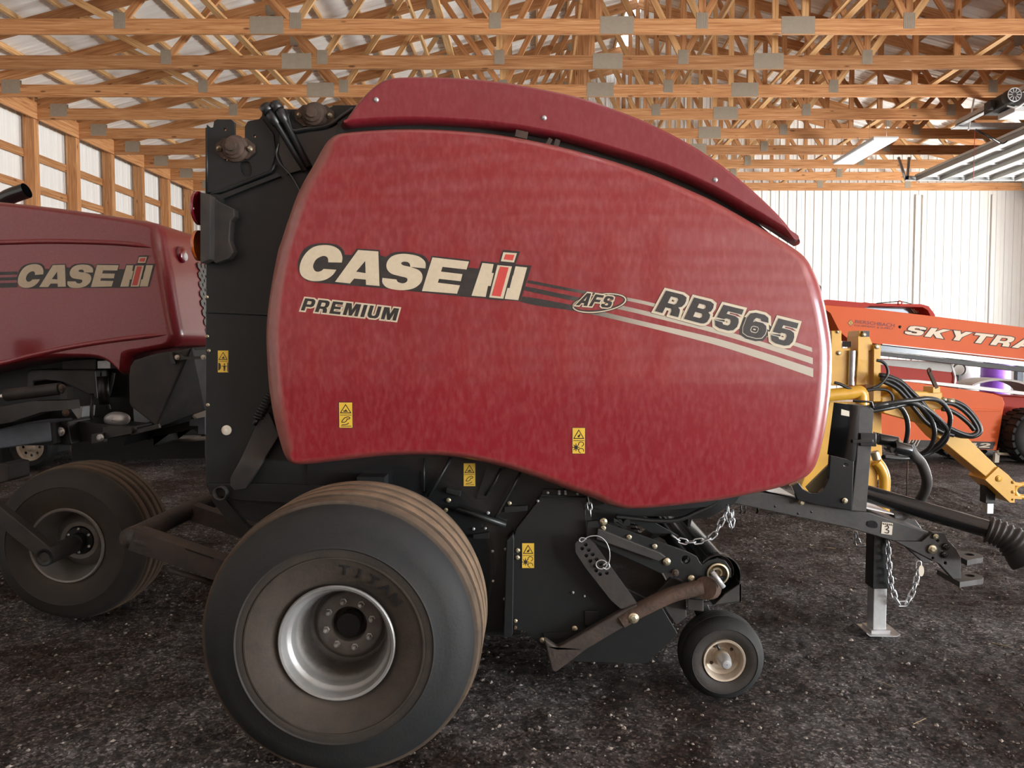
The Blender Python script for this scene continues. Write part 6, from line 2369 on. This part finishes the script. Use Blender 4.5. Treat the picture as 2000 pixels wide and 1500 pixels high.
rp = [[(870, 690), (940, 700), (1040, 745), (1130, 830), (1200, 900), (1290, 1010), (1390, 1090), (1500, 1150)],
      [(880, 720), (960, 730), (1040, 780), (1110, 860), (1180, 930), (1260, 1030), (1370, 1110), (1480, 1160), (1560, 1170)],
      [(900, 740), (1000, 790), (1080, 870), (1150, 960), (1240, 1060), (1350, 1130), (1450, 1160)],
      [(1380, 890), (1450, 895), (1530, 930), (1600, 1000), (1650, 1080), (1655, 1140), (1600, 1170), (1520, 1160), (1420, 1120), (1330, 1060)],
      [(1370, 910), (1440, 915), (1520, 960), (1590, 1030), (1635, 1110), (1620, 1150), (1560, 1160), (1450, 1120), (1350, 1060), (1270, 990)],
      [(1360, 955), (1420, 965), (1500, 1010), (1570, 1070), (1610, 1120)],
      [(850, 575), (890, 585), (925, 620), (935, 680), (900, 740), (850, 780), (770, 805), (700, 815)],
      [(760, 812), (850, 800), (930, 810), (970, 850), (975, 890)],
      [(520, 750), (560, 760), (620, 790), (680, 815)]]
for i, pth in enumerate(rp):
    mb = MB().tube(smooth_line([W(*HZ(x, y), DY - 0.2 - 0.01 * i) for x, y in pth], 7), 0.021 if i < 6 else 0.014, 8)
    plabel(obj('hydraulic_hose', mb, HOSE, rake), 'black hydraulic hose')
mb = MB()
mb.cyl(W(*HZ(1395, 893), DY - 0.23), W(*HZ(1450, 895), DY - 0.23), 0.026, 10)
mb.cyl(W(*HZ(1360, 875), DY - 0.23), W(*HZ(1395, 890), DY - 0.23), 0.02, 10)
obj('hose_coupler', mb, ZINC, rake)

# ================================================================== ORANGE TELEHANDLER
DH = 10.6
tele = thing('telehandler', 'orange telescopic boom handler parked before the white back wall', 'telehandler', (W(1840, 800, DH).x, DH + 0.8, 0))
mb = MB().prism(PX([(1600, 594), (1626, 597), (1692, 602), (1827, 618), (2060, 647), (2060, 712), (1723, 673), (1660, 665), (1640, 648), (1622, 612), (1605, 600)], DH), DH, DH + 0.45)
boom = obj('boom', mb, ORG, tele, bevel=0.012)
plabel(boom, 'long orange boom')
dz = flat(DH)
ZB = lambda x, y: (1560 + x / 4.5455, 560 + y / 4.5455)
# lettering on the boom
mb = MB()
for k, (pts, fc) in enumerate(block_word('SKYTRAK', (ZB(926, 418), ZB(2262, 585), ZB(985, 345), ZB(2330, 492)), [0.07, 0.0], 1.2, 0.2)):
    decal_add(mb, pts, fc, DH, dz, 0.004 + 0.004 * k, k, None)
plabel(obj('boom_lettering', mb, [BLACKD, pmat('pale_letter', (0.80, 0.66, 0.50), 0.5, var=0.2)], boom), 'pale slanted capitals')
mb = MB()
for body, q, of in (('BIERSCHBACH', (ZB(498, 322), ZB(848, 360), ZB(502, 294), ZB(852, 330)), 0.01), ('EQUIPMENT & SUPPLY', (ZB(492, 352), ZB(838, 386), ZB(494, 334), ZB(841, 366)), 0.0)):
    for pts, fc in lettering(body, q, [of]):
        decal_add(mb, pts, fc, DH, dz, 0.004, 0, None)
plabel(obj('dealer_lettering', mb, MAROON, boom), 'small maroon two-line lettering')
mb = MB()
P, Fc = polyf([ZB(460, 292), ZB(488, 322), ZB(460, 352), ZB(432, 322)])
decal_add(mb, P, Fc, DH, dz, 0.004, 1, None)
P, Fc = polyf([ZB(460, 298), ZB(482, 322), ZB(460, 346), ZB(438, 322)])
decal_add(mb, P, Fc, DH, dz, 0.006, 0, None)
for pts, fc in lettering('B', (ZB(453, 335), ZB(468, 336), ZB(454, 310), ZB(469, 311)), [0.0]):
    decal_add(mb, pts, fc, DH, dz, 0.008, 1, None)
plabel(obj('dealer_badge', mb, [LABEL, MAROON], boom), 'small yellow diamond badge')
c = W(*ZB(898, 357), DH)
mb = MB().lathe(c, [(0.02, 0.0), (0.02, -0.006), (0.004, -0.008)], 14)
obj('boom_bolt', mb, BLACK, boom)
# underside of the boom and the arm below
mb = MB()
mb.prism(PX([(1715, 674), (2060, 713), (2060, 722), (1715, 684)], DH + 0.05), DH + 0.05, DH + 0.4)
obj('boom_wear_strip', mb, GLOSSB, tele)
mb = MB().prism(PX([(1715, 686), (2060, 724), (2060, 733), (1715, 693)], DH + 0.1), DH + 0.1, DH + 0.35)
obj('inner_boom', mb, DGREY, tele)
mb = MB()
mb.prism(PX([ZB(740, 505), ZB(2200, 665), ZB(2200, 672), ZB(740, 515)], DH - 0.005), DH - 0.01, DH + 0.05)
obj('boom_lip', mb, WHITEP, boom)
# cab with roof window
DC = DH + 0.75
cab = [(1672, 640), (1674, 604), (1684, 596), (1700, 592), (1800, 595), (1815, 600), (1826, 620), (1828, 640)]
mb = MB().prism(PX([(1655, 640), (1660, 600), (1668, 594), (1690, 590), (1700, 592), (1800, 594), (1814, 598), (1826, 614), (1830, 640)], DC), DC, DC + 1.1,
               [PX([(1690, 636), (1688, 602), (1700, 597), (1802, 600), (1812, 606), (1820, 622), (1822, 636)], DC)])
obj('cab_frame', mb, ORD, tele, bevel=0.01)
mb = MB().prism(PX([(1689, 637), (1687, 601), (1700, 596), (1802, 599), (1813, 605), (1821, 622), (1823, 637)], DC + 0.3), DC + 0.3, DC + 0.32)
obj('cab_window', mb, GLASS, tele)
mb = MB()
for i in range(8):
    x = 1779 + i * 4.5
    mb.prism(PX([(x, 603), (x + 2.2, 603), (x + 9, 611), (x + 6.8, 611)], DC + 0.28), DC + 0.28, DC + 0.29)
obj('window_grille', mb, WHITEP, tele)
mb = MB()
mb.tube([W(*ZB(690, 148), DC - 0.02), W(*ZB(800, 138), DC - 0.02), W(*ZB(900, 128), DC - 0.02), W(*ZB(1000, 152), DC - 0.02)], 0.008, 6)
obj('roof_guard', mb, DGREY, tele)
c = W(*ZB(898, 143), DC - 0.02)
mb = MB().tube([(c.x + 0.03 * math.cos(a), c.y, c.z + 0.025 * math.sin(a)) for a in [2 * PI * i / 12 for i in range(12)]], 0.01, 6, closed=True)
obj('lifting_eye', mb, ORD, tele)
mb = MB().prism(PX([(1600, 587), (1616, 585), (1684, 591), (1672, 603), (1620, 600), (1600, 598)], DH + 0.5), DH + 0.5, DH + 0.9)
obj('boom_pivot', mb, ORD, tele, bevel=0.01)
mb = MB().prism(PX([(1600, 610), (1640, 648), (1650, 700), (1600, 700)], DH + 0.3), DH + 0.3, DH + 0.7)
obj('rear_frame', mb, MATS['dark_red_paint'], tele)
# red body below the boom
DR = DH + 0.55
mb = MB().prism(PX([(1716, 700), (1858, 708), (1866, 726), (1871, 744), (1868, 756), (1716, 756)], DR), DR, DR + 0.4)
obj('body_side', mb, ORD, tele, bevel=0.03, bseg=3)
mb = MB().prism(PX([(1716, 702), (1857, 708), (1862, 722), (1858, 727), (1716, 712)], DR - 0.03), DR - 0.03, DR + 0.0)
obj('body_sill', mb, STRUT, tele)
mb = MB().prism(PX([ZB(1348, 675), ZB(1362, 672), ZB(1392, 760), ZB(1400, 840), ZB(1390, 870), ZB(1380, 870), ZB(1388, 800)], DR - 0.04), DR - 0.04, DR)
obj('body_edge', mb, WHITEP, tele)
# engine pod
DE = DH - 0.1
pod = [(1700, 735), (1740, 741), (1820, 752), (1900, 763), (1940, 769), (1958, 776), (1962, 788), (1958, 810), (1952, 850), (1946, 880), (1850, 874), (1740, 869), (1700, 866)]
mb = MB().prism(PX(pod, DE), DE, DE + 0.9)
pd = obj('engine_pod', mb, ORG, tele, bevel=0.05, bseg=4)
mb = MB()
mb.prism(PX([(1700, 789), (1800, 797), (1900, 803), (1955, 803), (1956, 800), (1900, 797), (1800, 790), (1700, 783)], DE - 0.006), DE - 0.012, DE + 0.01)
obj('pod_crease', mb, ORG, pd, bevel=0.004)
mb = MB()
P, Fc = polyf([(1778, 859), (1944, 863), (1939, 878), (1768, 872)])
decal_add(mb, P, Fc, DE, flat(DE), 0.004, 0, None)
for pts, fc in block_word('10042', (HZ(1290, 1248), HZ(1728, 1258), HZ(1302, 1214), HZ(1740, 1222)), [0.0], 1.1, 0.2):
    decal_add(mb, pts, fc, DE, flat(DE), 0.008, 1, None)
for k in range(4):
    x = 1773 + k * 6
    P, Fc = polyf([(x + 4, 859), (x + 6, 859), (x - 1, 872), (x - 3, 872)])
    decal_add(mb, P, Fc, DE, flat(DE), 0.012, 1, None)
plabel(obj('model_band', mb, [BLACKD, CREAM], pd), 'dark band with pale numerals')
mb = MB().prism(PX([(1940, 766), (1960, 773), (2080, 780), (2080, 880), (1946, 880), (1956, 830)], DE + 0.35), DE + 0.35, DE + 1.2)
obj('chassis_side', mb, ORD, tele, bevel=0.02)
mb = MB().prism(PX([(1745, 742), (1900, 760), (2040, 776), (2040, 770), (1900, 753), (1790, 742)], DE + 0.02), DE + 0.02, DE + 0.6)
obj('pod_top', mb, WHITEP, tele)
mb = MB().prism(PX([(1955, 852), (2060, 848), (2060, 930), (1975, 888), (1950, 880)], DE + 0.4), DE + 0.4, DE + 0.8)
obj('axle_housing', mb, DGREY, tele)
mb = MB()
mb.tube([W(1985, 873, DE), W(1987, 883, DE), W(1980, 888, DE), W(1950, 886, DE), W(1948, 880, DE)], 0.02, 8)
mb.prism(PX([(1944, 885), (1953, 885), (1950, 915), (1942, 912)], DE), DE, DE + 0.05)
obj('step', mb, PAPER, tele)


def knob_wheel(px, py, rpx, y0, wid, sg=1):
    c = W(px, py, y0)
    rr = c.z
    mb = MB().lathe(c, [(rr * 0.5, 0.05), (rr * 0.58, 0.0), (rr * 0.8, -0.01), (rr * 0.93, 0.02), (rr * 0.985, 0.08), (rr * 0.985, wid - 0.08), (rr * 0.93, wid), (rr * 0.5, wid)], 48)
    for i in range(22):
        a = 2 * PI * i / 22
        for s_ in (0, 1):
            b = a + s_ * PI / 22
            d_ = Vector((math.cos(b), 0, math.sin(b)))
            mb.obox(c + d_ * rr * 0.985 + Vector((0, 0.01 + s_ * wid * 0.5, 0)), c + d_ * rr * 0.985 + Vector((0, wid * (0.5 + 0.48 * s_), 0)), 0.07, 0.035, up=d_)
    w_ = obj('wheel', mb, RUBBER, tele)
    mb = MB().lathe(c, [(rr * 0.56, 0.02), (rr * 0.53, 0.0), (rr * 0.5, 0.06), (rr * 0.4, 0.12), (rr * 0.2, 0.10), (rr * 0.15, 0.04), (0.004, 0.04)], 32)
    obj('rim', mb, PAPER, w_)
    return w_


knob_wheel(1888, 840, 70, DE + 0.15, 0.42)
knob_wheel(2032, 855, 90, DE - 0.25, 0.42)
mb = MB()
pts = []
for i in range(17):
    a = PI * (0.06 + 0.72 * i / 16)
    pts.append(W(1938 - 70 * math.cos(PI - a) * -1 if False else 1935 + 70 * math.cos(a), 772 - 32 * math.sin(a), DE + 1.2))
for i in range(16):
    mb.obox(pts[i], pts[i + 1], 0.5, 0.03)
obj('fender', mb, STRUT, tele)

# ================================================================== THINGS ALONG THE BACK
DK = 16.0
c = W(1944, 742, DK)
rw = ML(26, DK)
zt = W(1944, 708, DK).z
z0_ = zt - 0.9
mb = MB()
mb.lathe((c.x, DK, z0_), [(0.004, 0.0), (rw * 0.96, 0.0), (rw, 0.03), (rw, 0.28), (rw * 1.02, 0.30), (rw, 0.32), (rw, 0.6), (rw * 1.02, 0.62), (rw, 0.64), (rw, 0.87), (rw * 0.97, 0.9), (rw * 0.93, 0.88), (0.004, 0.88)], 40, axis='Z')
tag(obj('drum', mb, PURPLE), 'purple plastic drum on a grey cabinet by the back wall', 'drum')
mb = MB().box(c.x - 0.9, c.x + 1.0, DK - 0.3, DK + 0.5, 0.0, z0_)
cab_ = thing('cabinet', 'low grey cabinet carrying the purple drum', 'cabinet', (c.x, DK, 0))
obj('body', MB().box(c.x - 0.75, c.x + 0.75, DK - 0.45, DK + 0.45, 0.02, z0_ - 0.04), STRUT, cab_, bevel=0.01)
obj('worktop', MB().box(c.x - 0.8, c.x + 0.8, DK - 0.5, DK + 0.5, z0_ - 0.04, z0_), DGREY, cab_, bevel=0.006)
for i in (-1, 1):
    obj('door', MB().box(c.x + i * 0.37 - 0.34, c.x + i * 0.37 + 0.34, DK - 0.465, DK - 0.45, 0.08, z0_ - 0.1), MATS['bluish_steel'], cab_, bevel=0.005)
# pale tank and rack beside it
c2 = W(1885, 735, DK + 1)
tk = thing('tank_trailer', 'white rounded tank on a stand seen below the orange boom', 'tank', (c2.x, DK + 1, 0))
zc_ = c2.z + 0.0
mb = MB()
mb.lathe((c2.x, DK + 0.6, zc_), [(0.004, 0.0), (0.26, 0.03), (0.34, 0.12), (0.34, 0.8), (0.26, 0.9), (0.004, 0.93)], 28, axis='Y')
obj('tank', mb, WHITEP, tk, autosmooth=50)
mb = MB()
for x in (-0.28, 0.28):
    for y in (0.75, 1.3):
        mb.obox((c2.x + x, DK + y, 0), (c2.x + x * 0.8, DK + y, zc_ - 0.2), 0.06, 0.06)
mb.box(c2.x - 0.35, c2.x + 0.35, DK + 0.7, DK + 1.35, zc_ - 0.3, zc_ - 0.22)
obj('stand', mb, DGREY, tk)
c3 = W(1874, 722, DK - 1.0)
mb = MB()
mb.tube([(c3.x + 0.12 * math.cos(a), DK - 1.0, c3.z + 0.12 * math.sin(a)) for a in [2 * PI * i / 16 for i in range(16)]], 0.02, 6, closed=True)
mb.obox((c3.x, DK - 1.0, 0), (c3.x, DK - 1.0, c3.z - 0.1), 0.05, 0.05)
mb.box(c3.x - 0.2, c3.x + 0.2, DK - 1.15, DK - 0.85, 0, 0.03)
tag(obj('hose_reel_post', mb, DGREY), 'dark ring on a thin post before the white tank', 'post')
mb = MB().prism(PX([(1984, 716), (1994, 716), (1996, 790), (1986, 790)], 13.0), 13.0, 13.1)
q = W(1990, 716, 13.05)
mb = MB().box(q.x - 0.05, q.x + 0.05, 13.0, 13.1, 0, q.z)
mb.box(q.x - 0.2, q.x + 0.2, 12.9, 13.2, 0, 0.02)
tag(obj('steel_post', mb, MATS['bluish_steel']), 'bluish steel post standing right of the purple drum', 'post')

# ================================================================== UNDER THE ROOF ON THE DOOR SIDE
# raised overhead door: sections, struts, rollers, track
ZD = H + 3.58
D0, D1 = 9.7, 16.5
X0 = W(1770, 345, D1).x
door = thing('overhead_door', 'white sectional overhead door raised flat under the trusses', 'overhead door', (10.5, (D0 + D1) / 2, ZD))
xs = [X0 + 0.18 + i * 0.53 for i in range(10)]
for i in range(9):
    mb = MB().box(xs[i] + 0.004, xs[i] + 0.526, D0, D1, ZD, ZD + 0.045)
    obj('section', mb, DOORM, door, bevel=0.004)
for i in range(10):
    x = xs[i] if i else xs[i] + 0.03
    mb = MB()
    mb.box(x - 0.004, x + 0.004, D0, D1, ZD - 0.085, ZD)
    mb.box(x - 0.004, x + 0.035, D0, D1, ZD - 0.09, ZD - 0.082)
    obj('strut', mb, STRUT, door)
    if i < 9:
        mb = MB()
        for j in range(7):
            y = D0 + 0.1 + j * (D1 - D0 - 0.2) / 6
            mb.box(xs[i] + 0.04, xs[i] + 0.49, y - 0.03, y + 0.03, ZD - 0.02, ZD)
        obj('stile', mb, WHITEP, door)
mb = MB()
for y in (D0 - 0.06, D1 + 0.06):
    mb.box(X0, 13.0, y - 0.015, y + 0.015, ZD - 0.06, ZD + 0.03)
    mb.box(X0, 13.0, y - 0.04, y + 0.04, ZD - 0.07, ZD - 0.055)
obj('track', mb, GALV, door)
for x in xs[:9]:
    mb = MB().cyl((x + 0.1, D1 - 0.02, ZD - 0.03), (x + 0.1, D1 + 0.07, ZD - 0.03), 0.022, 10)
    obj('roller', mb, GALV, door)
mb = MB()
mb.obox((X0 + 0.02, D1 + 0.06, ZD - 0.05), (X0 - 0.15, D1 + 0.06, ZC + 0.02), 0.03, 0.05)
mb.obox((X0 + 0.05, D1 + 0.06, ZD - 0.05), (X0 + 0.08, D1 + 0.06, ZC + 0.02), 0.03, 0.05)
obj('hanger', mb, STRUT, door)
# opener with its rail and motor
op = thing('door_opener', 'grey chain door opener with motor hung below the trusses', 'door opener', (7.5, 11.5, ZC - 0.1))
ra, rb = W(1868, 240, 13.5), W(2010, 140, 9.0)
rb = Vector((ra.x + 0.06, 8.4, ra.z))
mb = MB()
mb.obox(ra, rb, 0.05, 0.07)
mb.obox(ra + Vector((0.02, 0, -0.06)), rb + Vector((0.02, 0, -0.06)), 0.09, 0.012)
obj('rail', mb, GALV, op)
mq = W(1972, 203, 11.3)
mb = MB()
mb.box(mq.x - 0.20, mq.x + 0.25, 11.1, 11.6, mq.z - 0.08, mq.z + 0.10)
mb.cyl((mq.x - 0.15, 11.1, mq.z + 0.02), (mq.x - 0.15, 10.95, mq.z + 0.02), 0.10, 24)
mb.cyl((mq.x - 0.28, 11.35, mq.z + 0.0), (mq.x - 0.12, 11.35, mq.z + 0.0), 0.07, 20)
obj('motor', mb, BLACKD, op, bevel=0.008)
mb = MB()
c = Vector((mq.x - 0.15, 10.945, mq.z + 0.02))
for k in range(10):
    a = 2 * PI * k / 10
    d_ = Vector((math.cos(a), 0, math.sin(a)))
    mb.obox(c + d_ * 0.03, c + d_ * 0.085, 0.012, 0.006, up=(0, 1, 0))
mb.lathe(c, [(0.1, 0.0), (0.09, -0.006), (0.086, 0.0)], 24)
obj('fan_cover', mb, GALV, op)
mb = MB().box(mq.x - 0.05, mq.x + 0.5, 11.1, 11.5, mq.z - 0.17, mq.z - 0.085)
obj('control_box', mb, WHITEP, op, bevel=0.01)
mb = MB().tube(smooth_line([(mq.x - 0.22, 11.0, mq.z - 0.12), (mq.x - 0.12, 10.95, mq.z - 0.16), (mq.x - 0.03, 10.95, mq.z - 0.11), (mq.x + 0.06, 10.95, mq.z - 0.06), (mq.x + 0.2, 10.98, mq.z - 0.04)]), 0.012, 8)
obj('cable', mb, WHITEP, op)
for x, y in ((ra.x + 0.1, 13.3), (ra.x + 0.1, 11.4)):
    mb = MB().obox((x, y, ra.z - 0.18), (x + 0.08, y, ra.z + 0.35), 0.04, 0.012)
    obj('hanger', mb, WHITEP, op)
ta = W(1865, 248, 13.5)
mb = MB()
mb.box(ta.x, 13.0, 13.45, 13.5, ta.z - 0.02, ta.z + 0.06)
mb.box(ta.x - 0.05, 13.0, 13.4, 13.54, ta.z - 0.03, ta.z - 0.018)
obj('trolley_track', mb, GALV, op)
mb = MB()
p, q = W(1905, 253, 13.4), W(1952, 278, 13.4)
mb.tube([p, q], 0.018, 8)
mb.tube(smooth_line([q, W(1960, 280, 13.4), W(1975, 270, 13.3), W(1985, 264, 13.3)]), 0.012, 8)
obj('trolley_arm', mb, GLOSSB, op)
mb = MB().cyl(W(1904, 255, 13.45), W(1901, 352, 13.45), 0.005, 6)
obj('pull_cord', mb, REDS, op)
# flat lamp hung under the chords
DL = 13.7
lamp = thing('ceiling_lamp', 'flat white hanging lamp panel beneath the trusses', 'lamp', (6.7, DL, H + 3.4))
v = [W(1701, 323, 13.2), W(1741, 323, 13.2), W(1796, 293, 15.2), W(1791, 286, 15.4), W(1756, 286, 15.4)]
zl = sum(p.z for p in v) / 5
v = [Vector((p.x, p.y, zl)) for p in (W(1701, 323, 13.6), W(1741, 323, 13.6), W(1796, 293, 15.0), W(1791, 286, 15.3), W(1756, 286, 15.3))]
xl = v[0].x
lw = 0.40
yl0, yl1 = 13.5, 15.3
mb = MB().box(xl, xl + lw, yl0, yl1, zl, zl + 0.03)
obj('diffuser', mb, LEDW, lamp, bevel=0.004)
mb = MB()
mb.box(xl - 0.02, xl + lw + 0.02, yl0 - 0.02, yl1 + 0.02, zl + 0.02, zl + 0.06)
obj('housing', mb, WHITEP, lamp, bevel=0.01)
for y in (yl0 + 0.3, yl1 - 0.3):
    for x in (xl + 0.05, xl + lw - 0.05):
        mb = MB().cyl((x, y, zl + 0.05), (x, y, ZC + 0.02), 0.005, 6)
        obj('hanger_wire', mb, GALV, lamp)
